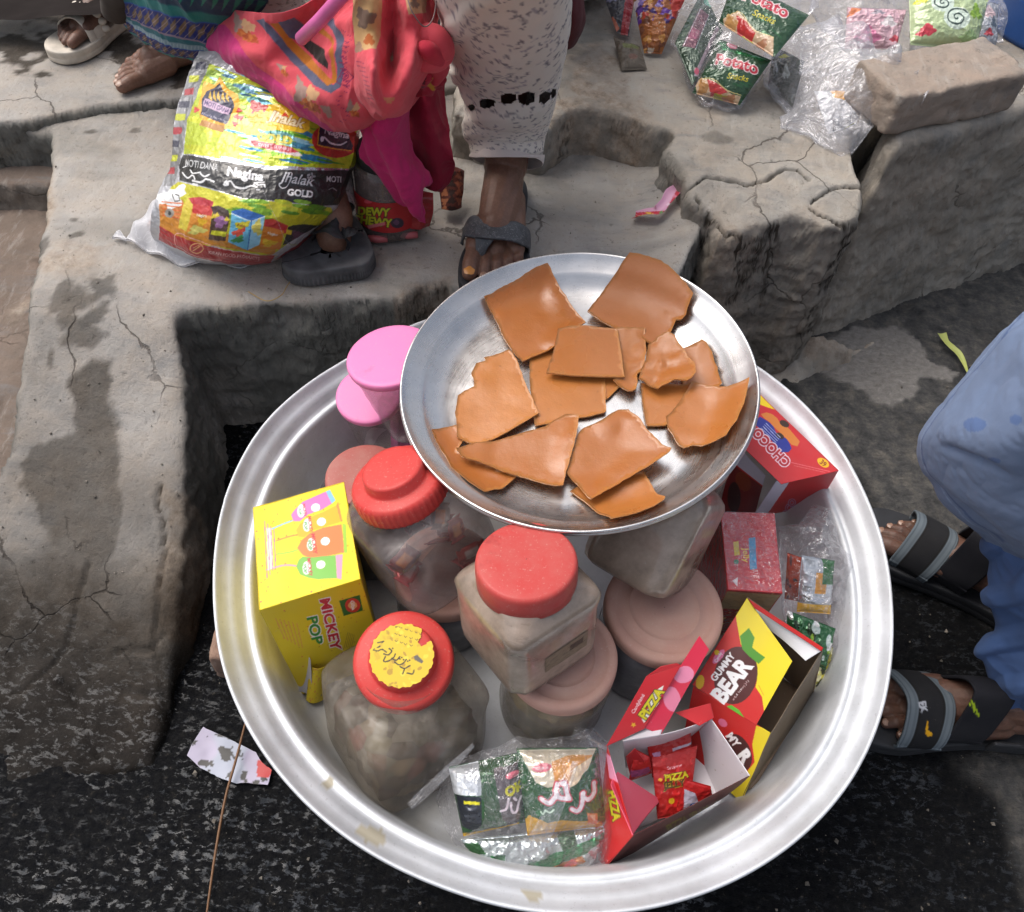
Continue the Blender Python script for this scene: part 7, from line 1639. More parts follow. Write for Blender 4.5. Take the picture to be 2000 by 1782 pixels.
def art_bag(G):
    Y_, B_, K_ = (.80, .80, .10), (.10, .42, .62), (.06, .07, .09)
    cv = Art(G, 380, 420, 1.25, (.74, .74, .76), .45)
    R_ = np.random.RandomState(3)
    cv.pp([cb(*p) for p in [(690, 60), (760, 100), (1300, 300), (1900, 560), (1800, 880), (1200, 850), (560, 760), (590, 500), (640, 250)]], (.72, .78, .10), .25)
    for k in range(70):
        x, y = 640 + R_.rand() * 1100, 120 + R_.rand() * 700
        f = sstep(700, 1300, x + (400 - y) * .6); c = np.array((.78, .80, .08)) * (1 - f) + np.array((.12, .48, .66)) * f + R_.randn() * .05
        cv.pe(*cb(x, y), 22 + 16 * R_.rand(), 4 + 5 * R_.rand(), tuple(np.clip(c, 0, 1)), .30, rot=-12)
    for k in range(45):
        x, y = 900 + R_.rand() * 900, 560 + R_.rand() * 270; c = [(.22, .60, .15), (.50, .72, .10), (.10, .45, .65), (.55, .80, .88)][R_.randint(4)]
        cv.pe(*cb(x, y), 24, 2.2, c, .4, rot=-12)
    for k in range(30): x, y = 800 + R_.rand() * 700, 110 + R_.rand() * 250; cv.pe(*cb(x, y), 14, 2.5, [(.12, .62, .72), (.7, .85, .9), (.05, .35, .5)][R_.randint(3)], .5, rot=-15)
    # left silver edge with marks
    cv.pp([cb(*p) for p in [(600, 20), (760, 80), (690, 260), (590, 500), (540, 780), (500, 1000), (420, 1000), (470, 700), (560, 250)]], (.55, .55, .56), .5)
    for k, (x, y) in enumerate([(690, 110), (640, 205), (605, 300), (570, 395), (540, 490), (515, 590), (490, 685), (475, 790), (465, 885)]):
        cv.pp([cb(x - 38, y - 22), cb(x + 36, y - 28), cb(x + 30, y + 22), cb(x - 42, y + 26)], [(.08, .09, .22), (.72, .74, .05), (.66, .12, .18)][k % 3], .1)
    # dome badge
    cv.pp([cb(*p) for p in [(690, 330), (720, 230), (790, 250), (830, 190), (880, 270), (960, 320), (985, 420), (930, 540), (880, 590), (820, 560), (690, 500), (665, 420)]], (.90, .66, .10), .1)
    cv.pp([cb(*p) for p in [(700, 350), (730, 300), (790, 275), (825, 235), (850, 290), (910, 340), (935, 400), (925, 460), (890, 550), (690, 470)]], (.10, .09, .24))
    for x in (760, 790, 820, 850, 880): cv.pp([cb(x - 14, 345), cb(x, 290), cb(x + 14, 375)], (.85, .68, .12))
    cv.pp([cb(*p) for p in [(718, 345), (912, 425), (900, 482), (702, 402)]], (.78, .66, .76)); cv.pt('MOTI DANA', *cb(808, 412), 9, (.30, .22, .42), rot=-21, off=.02, sx=.72)
    cv.pp([cb(*p) for p in [(700, 410), (897, 488), (880, 552), (690, 470)]], (.10, .10, .28)); cv.pt('Meetha Pan Masala', *cb(790, 490), 4.6, (.85, .82, .85), rot=-20)
    cv.pp([cb(*p) for p in [(700, 510), (870, 560), (860, 610), (680, 550)]], (.72, .50, .22)); 
    for x, y in [(655, 435), (945, 545), (975, 445), (990, 500), (960, 495)]: blob(cv, *cb(x, y), 5, 5, (.78, .10, .12), 0, x)
    # jhalak gold
    cv.pp([cb(*p) for p in [(1040, 440), (1080, 395), (1160, 400), (1250, 390), (1400, 430), (1490, 480), (1490, 580), (1440, 612), (1250, 590), (1160, 600), (1080, 560), (1045, 500)]], (.92, .76, .08), .05)
    blob(cv, *cb(1110, 430), 16, 14, (.74, .12, .14), 0, 2); blob(cv, *cb(1100, 500), 15, 15, (.80, .74, .06), 0, 4); blob(cv, *cb(1310, 480), 6, 5, (.85, .25, .1))
    cv.pt('Jhalak', *cb(1320, 520), 20, (.93, .88, .70), rot=-14, off=.03, shear=.25, halo=(.62, .42, .12), halow=.035)
    cv.pt('GOLD', *cb(1235, 655), 13, (.86, .80, .12), rot=-8, off=.06, halo=(.45, .50, .12), halow=.04, sx=1.3)
    cv.pp([cb(*p) for p in [(985, 660), (1060, 650), (1400, 740), (1440, 780), (1380, 780), (1060, 700)]], (.85, .80, .80))
    cv.pp([cb(*p) for p in [(1055, 665), (1100, 668), (1350, 715), (1410, 750), (1330, 755), (1090, 712)]], (.78, .18, .24)); cv.pt('SWEET SUPARI', *cb(1225, 713), 6.5, (.95, .85, .88), rot=-9.5, off=.02)
    # nagina badge
    cv.pe(*cb(1680, 660), 47, 33, (.70, .14, .10), .1, rot=-5); cv.pp([cb(*p) for p in [(1560, 560), (1760, 590), (1810, 700), (1800, 730), (1545, 690)]], (.07, .06, .20)); cv.ps([cb(1545, 692), cb(1800, 735)], 2, (.85, .62, .1)); cv.ps([cb(1560, 555), cb(1547, 690)], 1.6, (.85, .62, .1))
    cv.pt('Nagina', *cb(1690, 612), 12.5, (.86, .84, .88), rot=-12, off=.03); cv.ps([cb(1575, 650), cb(1600, 640), cb(1650, 680), cb(1720, 690), cb(1760, 670)], 3, (.9, .88, .92), smooth=14); cv.pe(*cb(1580, 650), 4, 5, (.9, .88, .92))
    # silver line, black band
    cv.pp([cb(*p) for p in [(540, 755), (800, 790), (1200, 845), (1800, 870), (1780, 900), (1200, 880), (560, 790)]], (.80, .80, .83), .85)
    cv.pp([cb(*p) for p in [(560, 765), (800, 810), (1200, 872), (1500, 880), (1800, 880), (1740, 1130), (1560, 1140), (1300, 1110), (1000, 1085), (760, 1010), (540, 960), (530, 840)]], K_, .12)
    for k in range(26):
        x, y = 840 + R_.rand() * 850, 890 + R_.rand() * 190; t_ = np.linspace(0, 5, 9); r = 4 + 5 * R_.rand(); cv.ps([(cb(x, y)[0] + r * (1 - q / 7) * math.cos(q), cb(x, y)[1] + r * .7 * (1 - q / 7) * math.sin(q)) for q in t_], .8, (.36, .37, .38), .2)
    cv.pt('MOTI DANA', *cb(700, 845), 13, (.76, .76, .76), rot=-9, off=.02, sx=.62)
    cv.pt('Nagina', *cb(1015, 915), 18, (.95, .95, .95), rot=-7, off=.04, sx=.98)
    for s_ in [[(880, 975), (910, 960), (940, 1000), (1000, 1010), (1060, 990), (1100, 1000)], [(860, 985), (880, 960), (890, 985), (865, 990)], [(1070, 990), (1085, 970), (1110, 985), (1150, 980), (1160, 1000)], [(1080, 965), (1150, 962)], [(1100, 1020), (1120, 1022)],
               [(560, 900), (600, 940), (640, 920), (660, 950)], [(620, 880), (640, 905), (700, 900)], [(640, 960), (700, 975), (740, 950), (790, 965)], [(700, 910), (730, 930), (760, 915)], [(560, 860), (590, 850)], [(640, 985), (680, 995)]]: cv.ps([cb(*p) for p in s_], 3.2, (.90, .90, .90), smooth=14)
    cv.pt('Jhalak', *cb(1400, 955), 19, (.86, .86, .87), rot=-9, off=.015, shear=.25); cv.ps([cb(*p) for p in [(1310, 905), (1360, 900), (1330, 990), (1290, 1010), (1265, 985), (1290, 960)]], 1.8, (.86, .86, .87), smooth=20)
    for a in range(5): cv.pe(*cb(1500 + 22 * math.cos(a * 1.26), 925 + 18 * math.sin(a * 1.26)), 3.6, 2.2, (.6, .6, .62), rot=a * 72)
    cv.pt('GOLD', *cb(1420, 1048), 12.5, (.93, .93, .93), rot=-6, off=.05); cv.pt('MOTI', *cb(1670, 945), 11, (.82, .82, .82), rot=-3, off=.02, sx=.8); cv.ps([cb(*p) for p in [(1630, 1020), (1660, 1010), (1690, 1030)]], 2, (.6, .6, .6), smooth=8)
    # lower field
    cv.pp([cb(*p) for p in [(530, 970), (760, 1020), (1000, 1090), (1300, 1118), (1560, 1145), (1640, 1150), (1660, 1200), (1400, 1470), (1200, 1510), (380, 1370), (400, 1150), (470, 1010)]], (.78, .76, .10), .2)
    for k in range(30): x, y = 900 + R_.rand() * 700, 1100 + R_.rand() * 150; cv.pe(*cb(x, y), 18, 4, [(.50, .68, .08), (.72, .76, .10), (.36, .58, .08)][R_.randint(3)], .25, rot=-8)
    cv.pp([cb(*p) for p in [(380, 1100), (560, 1100), (640, 1350), (380, 1280)]], (.80, .50, .22), .15); blob(cv, *cb(480, 1080), 30, 18, (.90, .90, .90), 20, 3)
    for k in range(7): cv.ps([cb(400, 1110 + k * 25), cb(560, 1125 + k * 27)], 1.6, (.85, .38, .12))
    cv.pe(*cb(452, 1195), 10, 9, (.55, .53, .5)); cv.pe(*cb(452, 1195), 4, 4, (.2, .2, .2)); cv.pe(*cb(450, 1270), 10, 9, (.60, .58, .56)); cv.ps([cb(485, 1060), cb(500, 1110), cb(540, 1105), cb(535, 1070), cb(510, 1062)], 1.4, (.15, .15, .15))
    cv.pp([cb(*p) for p in [(380, 1210), (1240, 1440), (1230, 1500), (380, 1370)]], (.80, .52, .12), .1)
    # little pictured boxes
    cv.pp([cb(*p) for p in [(560, 1140), (600, 1090), (640, 1130), (590, 1330), (520, 1300)]], (.84, .76, .24)); cv.pp([cb(*p) for p in [(600, 1085), (700, 1080), (785, 1110), (770, 1180), (650, 1150)]], (.74, .12, .20)); cv.pp([cb(*p) for p in [(640, 1130), (785, 1150), (745, 1390), (590, 1340)]], (.86, .55, .16)); cv.pp([cb(*p) for p in [(640, 1130), (780, 1150), (770, 1215), (632, 1195)]], (.78, .16, .16))
    cv.pt('Nagina', *cb(700, 1215), 5, (.95, .93, .9), rot=-5, off=.03); blob(cv, *cb(665, 1320), 16, 8, (.82, .78, .40), 0, 1); blob(cv, *cb(700, 1260), 9, 7, (.90, .70, .1), 0, 2)
    cv.pp([cb(*p) for p in [(765, 1150), (820, 1140), (895, 1175), (900, 1220), (780, 1190)]], (.22, .12, .10)); cv.pp([cb(*p) for p in [(780, 1190), (900, 1215), (870, 1400), (745, 1390)]], (.30, .20, .16)); blob(cv, *cb(835, 1255), 13, 12, (.62, .42, .62), 0, 2); cv.pp([cb(*p) for p in [(770, 1320), (880, 1335), (870, 1370), (760, 1350)]], (.80, .80, .12)); 
    for x, y in [(790, 1220), (880, 1240), (810, 1210)]: blob(cv, *cb(x, y), 4, 4, (.85, .75, .1))
    cv.pp([cb(*p) for p in [(915, 1180), (1000, 1160), (1160, 1215), (1060, 1260), (915, 1200)]], (.10, .38, .70)); cv.pp([cb(*p) for p in [(915, 1195), (1060, 1255), (1030, 1465), (890, 1405)]], (.42, .74, .88)); cv.pp([cb(*p) for p in [(1060, 1255), (1160, 1220), (1120, 1420), (1030, 1465)]], (.60, .82, .92))
    cv.ps([cb(915, 1195), cb(1060, 1255), cb(1160, 1218)], 1.4, (.9, .95, .97)); cv.ps([cb(1060, 1255), cb(1032, 1465)], 1.6, (.12, .40, .72)); blob(cv, *cb(990, 1290), 14, 9, (.86, .80, .12), 20, 2); blob(cv, *cb(970, 1335), 13, 6, (.85, .30, .22), 20, 3); blob(cv, *cb(965, 1385), 12, 6, (.25, .58, .3), 20, 4); cv.pt('Jhalak', *cb(985, 1290), 5, (.5, .2, .1), rot=-18, off=.02); blob(cv, *cb(1105, 1300), 9, 14, (.9, .85, .4), 0, 5)
    cv.pp([cb(*p) for p in [(1160, 1240), (1220, 1235), (1330, 1285), (1310, 1340), (1150, 1290)]], (.76, .14, .14)); cv.pp([cb(*p) for p in [(1150, 1285), (1300, 1320), (1270, 1460), (1120, 1440)]], (.86, .50, .12)); cv.pt('Nagina', *cb(1215, 1345), 5, (.95, .92, .9), rot=-10, off=.03); blob(cv, *cb(1190, 1410), 14, 7, (.88, .72, .15), 0, 2)
    cv.pp([cb(*p) for p in [(1330, 1290), (1400, 1275), (1600, 1275), (1480, 1400), (1290, 1430)]], (.10, .08, .08)); cv.pp([cb(*p) for p in [(1320, 1310), (1360, 1320), (1350, 1350), (1310, 1340)]], (.85, .72, .1)); blob(cv, *cb(1400, 1360), 12, 10, (.36, .20, .28), 0, 2)
    # red foot band
    cv.pp([cb(*p) for p in [(380, 1290), (500, 1360), (800, 1450), (1100, 1500), (1230, 1500), (1200, 1560), (900, 1560), (600, 1500), (370, 1400)]], (.66, .08, .12), .05)
    cv.ps([cb(*p) for p in [(540, 1345), (500, 1350), (490, 1400), (520, 1450), (650, 1500), (900, 1545)]], 1.4, (.92, .66, .62), smooth=20); cv.ps([cb(*p) for p in [(540, 1345), (800, 1440), (1100, 1500)]], 1.2, (.92, .66, .62), smooth=20)
    t_ = np.linspace(0, 2 * math.pi, 24); c_ = cb(662, 1450)
    cv.ps(np.c_[c_[0] + 12.5 * np.cos(t_), c_[1] + 9 * np.sin(t_)], 2.2, (.86, .62, .40)); cv.ps([(c_[0] - 6, c_[1] + 4), (c_[0] + 6, c_[1] - 4)], 2.4, (.86, .62, .40)); cv.ps([(c_[0] - 6, c_[1] - 1), (c_[0] + 4, c_[1] - 6)], 1.6, (.86, .62, .40))
    cv.pt('KIRAN FOOD PRODUCTS', *cb(935, 1502), 5.5, (.90, .72, .70), rot=-7, off=.02, sx=1.1)
    cv.pp([cb(*p) for p in [(1690, 1150), (1720, 1180), (1400, 1500), (1200, 1500), (1300, 1440), (1560, 1270)]], (.82, .80, .82), .3); cv.pp([cb(*p) for p in [(1610, 1265), (1640, 1290), (1400, 1480), (1230, 1545), (1290, 1490), (1480, 1370)]], (.62, .07, .10), .1)
    return cv
M_BAG = cards('foil_bag_print', .32, .5, bs=55, bst=.35, bd=.003, rm=.26)
G = nsurf(nb_, 420, 380)
def bagdisp(p): return .0012 * ridge(p * [1, 1, 1.8], 42, 3, 3, .5) + .0045 * fbm(p, 18, 3, 5) + .0005 * ridge(p, 130, 2, 8)
big = thing('sack', 'big shiny foil bag of supari printed yellow, blue and black, slumped under the scarf', 'bag', P(470, 500, .255))
closed('sack_body', G, art_bag, M_BAG, big, (.02, .13, -.07), bagdisp)
ob = filmdome('outer_plastic', [(218, 466, .256), (232, 450, .262), (246, 462, .266), (262, 432, .28), (300, 392, .30), (334, 322, .34), (352, 400, .30), (420, 470, .27), (560, 480, .26), (648, 396, .30), (662, 408, .29), (600, 470, .258), (556, 502, .256), (470, 522, .254), (352, 520, .254), (286, 494, .254), (246, 472, .256)], M_CLOUD, None, .003, .26, .018, 6, nsc=14)
tag(ob, 'cloudy white plastic bag spread out beneath the big bright foil bag', 'plastic bag')
n_ = net([[(290, 462, .258), (350, 500, .256), (470, 514, .256), (560, 500, .258)], [(286, 440, .285), (350, 478, .285), (470, 495, .285), (560, 485, .285)], [(300, 420, .29), (360, 455, .29), (470, 470, .29), (560, 460, .29)]])
tag(closed('pale_packets', nsurf(n_, 40, 90), flat((.82, .66, .58), 60, 40, lambda cv: [blob(cv, 300 + k * 18, 470 + (k * 37 % 30), 10, 8, [(.86, .76, .70), (.75, .55, .46), (.9, .84, .8)][k % 3], 0, k) for k in range(14)]), M_CARD, None, (0, .02, -.005), lambda p: .006 * fbm(p, 40, 3, 3)), 'pale packets showing through the cloudy plastic under the big foil bag', 'packet')
# ---------------------------------------------------------------- sweet jar with red label
base = P(752, 475, .254) + [0, .048, 0]; base[2] = .254
dj = thing('sweet_jar', 'clear jar of chewy sweets with a red label, standing under the scarf end', 'jar', base)
lathe('jar_body', [(.0005, .002), (.046, .0), (.050, .004), (.051, .012), (.0485, .018), (.0485, .10), (.045, .108), (.038, .113)], pet('clear_jar', (.30, .24, .22), .25, .5), dj, at=base, seg=128)
lathe('contents', [(.0005, .004), (.046, .004), (.046, .10), (.0005, .10)], plain('dark_sweets', (.045, .02, .02), .5, var=.5, bs=90, bst=.6, bd=.004), dj, at=base, seg=48)
lathe('lid', [(.0005, .131), (.037, .131), (.040, .128), (.041, .112), (.039, .110)], plain('black_lid', (.03, .03, .032), .5), dj, at=base, seg=64)
th = np.linspace(math.radians(-175), math.radians(-5), 150); zz = np.linspace(.020, .072, 60)
G = np.array([[[base[0] + .0493 * math.cos(a), base[1] + .0493 * math.sin(a), base[2] + z] for z in zz] for a in th])
def art_dj(G):
    cv = Art(G, 150, 70, 2, (.72, .06, .10)); cv.pt('DEWY', 730, 414, 15, (.78, .78, .10), rot=-3, off=.05, halo=(.10, .12, .03), halow=.05); cv.pt('CHEWY', 727, 432, 15, (.78, .78, .10), rot=-7, off=.05, halo=(.10, .12, .03), halow=.05)
    cv.pp([(716, 441), (752, 434), (752, 440), (720, 447)], (.86, .45, .48)); cv.pe(776, 436, 13, 10, (.20, .12, .22)); cv.pe(774, 435, 6, 5, (.4, .25, .38)); cv.pe(719, 394, 8, 4, (.85, .3, .35)); return cv
gmk('jar_label', G, M_CARD, dj, art_dj(G))
for k, (x, y) in enumerate([(745, 468), (770, 462), (795, 470), (735, 478)]):
    q = P(x, y, .262) + [0, .012, 0]; tag(tube('sweet_stick', [q + [-.014, 0, 0], q, q + [.014, .003, 0]], [.005, .006, .005], plain('pink_sweet', (.50, .12, .13), .4), None, seg=12), ['pinkish sweet at the bottom of the red-labelled jar', 'red sweet at the bottom of the red-labelled jar, right of the first', 'right-hand red sweet at the bottom of the red-labelled jar', 'leftmost pinkish sweet at the bottom of the red-labelled jar'][k], 'sweet')
n_ = net([[(795, 375, .33), (820, 372, .335), (846, 378, .33)], [(792, 410, .30), (822, 410, .305), (846, 415, .30)], [(790, 445, .27), (818, 448, .272), (838, 440, .27)]])
tag(closed('red_packet', nsurf(n_, 40, 60), flat((.62, .05, .09), 40, 50), M_FOIL, None, (0, .03, -.01), lambda p: .002 * ridge(p, 70, 2, 3)), 'red packet standing right of the red-labelled sweet jar', 'packet')
# ---------------------------------------------------------------- potato snack packs
def cp(X, Y): return (1300 + X / 2.857, Y / 2.857)
PG = (.03, .26, .13)
def chips(cv, pts_red, pts_g, x0):
    pass
def art_p1(G):
    cv = Art(G, 130, 130, 1.8, PG, .15)
    for k in range(12): cv.ell(np.random.RandomState(k).rand() * 130, np.random.RandomState(k + 50).rand() * 130, 14, 3, (.05, .34, .17), .3)
    cv.pp([cp(*p) for p in [(300, 235), (340, 235), (360, 300), (560, 330), (540, 350), (320, 300)]], (.10, .50, .28), .6)
    cv.pe(*cp(370, 262), 12, 8, (.86, .50, .58), rot=-35); cv.pt('Kolson', *cp(370, 262), 5, (.97, .92, .94), rot=-30, off=.02)
    cv.pt('Potato', *cp(400, 375), 21, (.74, .12, .22), rot=-12, off=.028, halo=(.93, .84, .84), halow=.055, sx=1.05)
    cv.pt('Snacks', *cp(405, 452), 11, (.82, .74, .08), rot=-6, off=.01, shear=.3)
    cv.pp([cp(*p) for p in [(160, 450), (220, 455), (260, 470), (310, 500), (370, 540), (420, 545), (400, 590), (180, 560)]], (.80, .68, .55)); cv.pp([cp(*p) for p in [(230, 462), (300, 495), (345, 530), (300, 540), (250, 540)]], (.74, .15, .16)); blob(cv, *cp(205, 500), 9, 15, (.72, .52, .30), 0, 1); blob(cv, *cp(300, 555), 13, 7, (.62, .58, .16), 0, 2); blob(cv, *cp(355, 560), 12, 7, (.66, .45, .30), 0, 4); cv.ps([cp(*p) for p in [(170, 450), (260, 462), (340, 520), (420, 540)]], 1.5, (.80, .72, .45), smooth=12)
    return cv
def art_p2(G):
    cv = Art(G, 140, 140, 1.8, PG, .15)
    for k in range(12): cv.ell(np.random.RandomState(k + 9).rand() * 140, np.random.RandomState(k + 70).rand() * 140, 14, 3, (.05, .34, .17), .3)
    cv.pt('Potato', *cp(560, 58), 23, (.74, .12, .22), rot=-24, off=.028, halo=(.93, .84, .84), halow=.055, sx=1.05)
    cv.pt('Snacks', *cp(548, 138), 12, (.82, .74, .08), rot=-22, off=.01, shear=.3)
    cv.pp([cp(*p) for p in [(320, 120), (400, 100), (450, 150), (520, 220), (600, 240), (600, 330), (480, 320), (340, 190)]], (.80, .68, .55)); cv.pp([cp(*p) for p in [(395, 120), (450, 160), (500, 215), (480, 240), (400, 200)]], (.74, .15, .16)); blob(cv, *cp(360, 150), 12, 13, (.76, .56, .32), 0, 1); blob(cv, *cp(445, 235), 12, 8, (.66, .62, .14), -20, 2); blob(cv, *cp(520, 270), 16, 9, (.68, .46, .32), 0, 4); cv.ps([cp(*p) for p in [(340, 110), (420, 112), (490, 200), (600, 240)]], 1.5, (.80, .72, .45), smooth=12)
    return cv
def art_p3(G):
    cv = Art(G, 90, 170, 1.5, (.05, .22, .14), .25)
    cv.pp([cp(*p) for p in [(190, 60), (240, 100), (160, 290), (90, 270)]], (.40, .20, .28), .3); cv.pp([cp(*p) for p in [(150, 170), (190, 190), (170, 240), (120, 230)]], (.62, .30, .42)); cv.ps([cp(195, 62), cp(95, 272)], 1.6, (.75, .75, .78), .4); cv.ps([cp(240, 100), cp(165, 290)], 1.4, (.7, .7, .74), .4)
    cv.pp([cp(*p) for p in [(285, 150), (300, 165), (180, 430), (155, 430)]], (.66, .58, .62), .3); cv.ps([cp(275, 220), cp(190, 400)], 3.5, (.35, .32, .36)); cv.pe(*cp(172, 405), 5, 6, (.72, .3, .4)); cv.pe(*cp(240, 20), 10, 8, (.45, .72, .62), .5); return cv
pk = 'green potato snack packets in the clear bag on the step'
pillow('snack_packet', [(1318, 84, .385), (1352, 168, .360), (1412, 60, .40), (1372, -20, .42)][0:4][::1], art_p3, M_FOIL, 'green snack packet lying back side up at the left of the potato packets', 'snack packet', pk, bulge=.006, seed=21)
pillow('snack_packet', [(1352, 182, .352), (1445, 206, .352), (1506, 118, .405), (1404, 76, .405)], art_p1, M_FOIL, 'green potato snack packet lying lowest and nearest in the clear bag on the step', 'snack packet', pk, bulge=.014, seed=22, crump=.0016)
pillow('snack_packet', [(1404, 44, .425), (1512, 112, .425), (1580, 30, .455), (1432, -40, .455)], art_p2, M_FOIL, 'green potato snack packet overlapping the lower one, cut by the top of the photo', 'snack packet', pk, bulge=.014, seed=23, crump=.0016)
fb2 = filmdome('clear_bag', [(1308, 84, .36), (1325, 20, .40), (1360, -50, .42), (1600, -60, .42), (1600, 10, .43), (1548, 50, .42), (1520, 110, .39), (1480, 160, .36), (1446, 210, .345), (1420, 216, .342), (1375, 205, .345), (1345, 170, .35)], M_FILM2, None, .003, .34, .060, 31, h=.0035)
tag(fb2, 'clear plastic bag holding the green potato snack packets at the top', 'plastic bag')
def art_cf2(G):
    cv = Art(G, 110, 130, 1.6, (.62, .34, .12), .15); R_ = np.random.RandomState(6)
    for k in range(40): blob(cv, 1238 + R_.rand() * 100, -20 + R_.rand() * 70, 4 + 6 * R_.rand(), 4 + 4 * R_.rand(), [(.40, .15, .62), (.60, .50, .80), (.75, .20, .12), (.80, .55, .2), (.25, .12, .45), (.86, .80, .85)][R_.randint(6)], R_.rand() * 90, k)
    for k in range(18): blob(cv, 1236 + R_.rand() * 60, 45 + R_.rand() * 60, 5 + 6 * R_.rand(), 4 + 4 * R_.rand(), [(.70, .40, .12), (.80, .55, .25), (.45, .22, .08), (.82, .74, .66)][R_.randint(4)], R_.rand() * 90, k)
    cv.pp([(1305, -30), (1350, -30), (1335, 40), (1312, 38)], (.74, .16, .10)); return cv
pillow('snack_packet', [(1258, 104, .342), (1292, 106, .342), (1350, -30, .42), (1232, -20, .40)], art_cf2, M_FOIL, 'purple, orange and gold snack packet tapering to a crimped end', 'snack packet', None, bulge=.012, seed=26, crump=.003)
pillow('snack_packet', [(1205, 66, .345), (1228, 72, .345), (1245, -40, .39), (1168, -40, .39)], flat((.16, .16, .20), 60, 90, lambda cv: [cv.pp([(1222, -20), (1245, -30), (1226, 70), (1212, 68)], (.62, .08, .14)), cv.pp([(1185, 20), (1210, 60), (1200, 66)], (.75, .4, .3)), blob(cv, 1195, 0, 9, 12, (.45, .45, .55))]), M_FOIL, 'dark foil packet with a red edge left of the purple one', 'snack packet', None, bulge=.008, seed=27, crump=.003)
pillow('tobacco_packet', [(1214, 138, .340), (1264, 136, .340), (1250, 92, .350), (1198, 72, .352)], flat((.36, .32, .27), 60, 60, lambda cv: [cv.pp([(1214, 92), (1248, 95), (1245, 102), (1216, 100)], (.40, .42, .22)), cv.pe(1235, 118, 9, 6, (.42, .28, .22))]), M_CARD, 'small grubby grey packet lying on the broken step edge', 'packet', None, bulge=.007, seed=28, crump=.002)
tag(closed('maroon_pouch', nsurf(net([[(1098, 98, .345), (1118, 92, .345), (1132, 70, .35)], [(1095, 50, .40), (1122, 48, .41), (1142, 40, .39)], [(1095, -10, .44), (1118, -10, .45), (1140, 0, .42)], [(1095, -50, .46), (1120, -50, .46), (1145, -40, .44)]]), 50, 60), flat((.30, .04, .09), 30, 40), M_CLOTH, None, (0, .05, -.02), lambda p: .004 * fbm(p, 22, 3, 3)), 'dark maroon cloth showing behind the right edge of the white trouser leg', 'cloth')
# ---------------------------------------------------------------- film wrapped packets, right
def art_w(G):
    cv = Art(G, 120, 110, 1.5, (.92, .92, .93), .1)
    cv.pp([cp(*p) for p in [(915, 520), (940, 490), (990, 495), (1040, 540), (1100, 600), (1050, 600), (960, 575), (920, 560)]], (.92, .66, .18)); cv.pp([cp(*p) for p in [(840, 430), (960, 400), (1060, 470), (1110, 540), (1060, 560), (1000, 480), (900, 470)]], (.16, .15, .15)); cv.pp([cp(*p) for p in [(900, 420), (960, 440), (950, 480), (900, 470)]], (.55, .60, .66))
    blob(cv, *cp(855, 690), 5, 5, (.78, .74, .05)); cv.ps([cp(920, 770), cp(1000, 720), cp(1050, 690)], 2.6, (.70, .74, .12)); cv.pp([cp(*p) for p in [(915, 690), (1010, 640), (1020, 690), (930, 740)]], (.45, .47, .5)); cv.pp([cp(*p) for p in [(1040, 570), (1110, 600), (1060, 660), (1010, 620)]], (.90, .78, .62)); return cv
pillow('sweet_packet', [(1618, 262, .342), (1672, 244, .345), (1692, 178, .375), (1590, 178, .375)], art_w, M_FOIL, 'white packet with an orange figure-like patch, wrapped in clear film by the brick', 'packet', None, bulge=.010, seed=31, crump=.003)
pillow('sweet_packet', [(1500, 170, .342), (1548, 210, .345), (1572, 120, .37), (1510, 90, .37)], flat((.16, .20, .17), 60, 80, lambda cv: [blob(cv, 1530, 118, 9, 3, (.65, .66, .12)), blob(cv, 1535, 150, 6, 14, (.62, .66, .64)), blob(cv, 1515, 140, 4, 12, (.7, .74, .76))]), M_FOIL, 'dark greenish packet at the left inside the crumpled clear film', 'packet', None, bulge=.008, seed=32, crump=.003)
f3 = filmdome('clear_bag', [(1486, 120, .36), (1500, 90, .37), (1560, 60, .39), (1640, 30, .42), (1700, 60, .44), (1760, 90, .455), (1800, 130, .45), (1816, 175, .445), (1800, 205, .425), (1765, 232, .375), (1720, 262, .345), (1665, 300, .338), (1640, 308, .336), (1600, 285, .338), (1560, 258, .338), (1526, 252, .338), (1524, 228, .340), (1540, 222, .342), (1515, 195, .345), (1492, 165, .35)], M_MILK, None, .012, .34, .045, 35, h=.0028, nsc=26)
tag(f3, 'crumpled clear film bag spilling forward between the potato packets and the brick', 'plastic bag')
def art_gt(G):
    cv = Art(G, 160, 100, 1.6, (.72, .79, .60), .05)
    for x, y, r in [(1828, 22, 22), (1854, 50, 26)]:
        cv.pe(x, y, r, r * .8, (.84, .90, .84)); t_ = np.linspace(.5, 12, 50); cv.ps(np.c_[x + r * .075 * t_ * np.cos(t_), y + r * .06 * t_ * np.sin(t_)], 2.6, (.22, .30, .28))
    blob(cv, 1800, 70, 14, 9, (.80, .20, .28)); blob(cv, 1885, 80, 20, 9, (.62, .74, .50)); blob(cv, 1895, 35, 12, 14, (.55, .70, .25)); blob(cv, 1792, 10, 10, 10, (.85, .84, .2)); return cv
pillow('toy_packet', [(1778, 88, .415), (1905, 98, .41), (1930, 0, .46), (1775, -20, .46)], art_gt, M_FOIL, 'pale green sweet toy packet with spiral eyes under clear film by the brick', 'packet', None, bulge=.022, seed=41, crump=.002)
pillow('sweet_packet', [(1650, 95, .40), (1750, 95, .405), (1770, 20, .44), (1655, 15, .44)], flat((.84, .68, .72), 110, 80, lambda cv: [blob(cv, 1665, 26, 14, 6, (.86, .50, .32), 30), blob(cv, 1690, 75, 22, 14, (.85, .50, .64)), blob(cv, 1730, 50, 14, 10, (.90, .86, .86)), blob(cv, 1745, 80, 10, 6, (.80, .30, .36)), blob(cv, 1710, 30, 12, 6, (.6, .56, .6))]), M_FOIL, 'pale pink packet lying under clear film above the brick', 'packet', None, bulge=.010, seed=42, crump=.003)
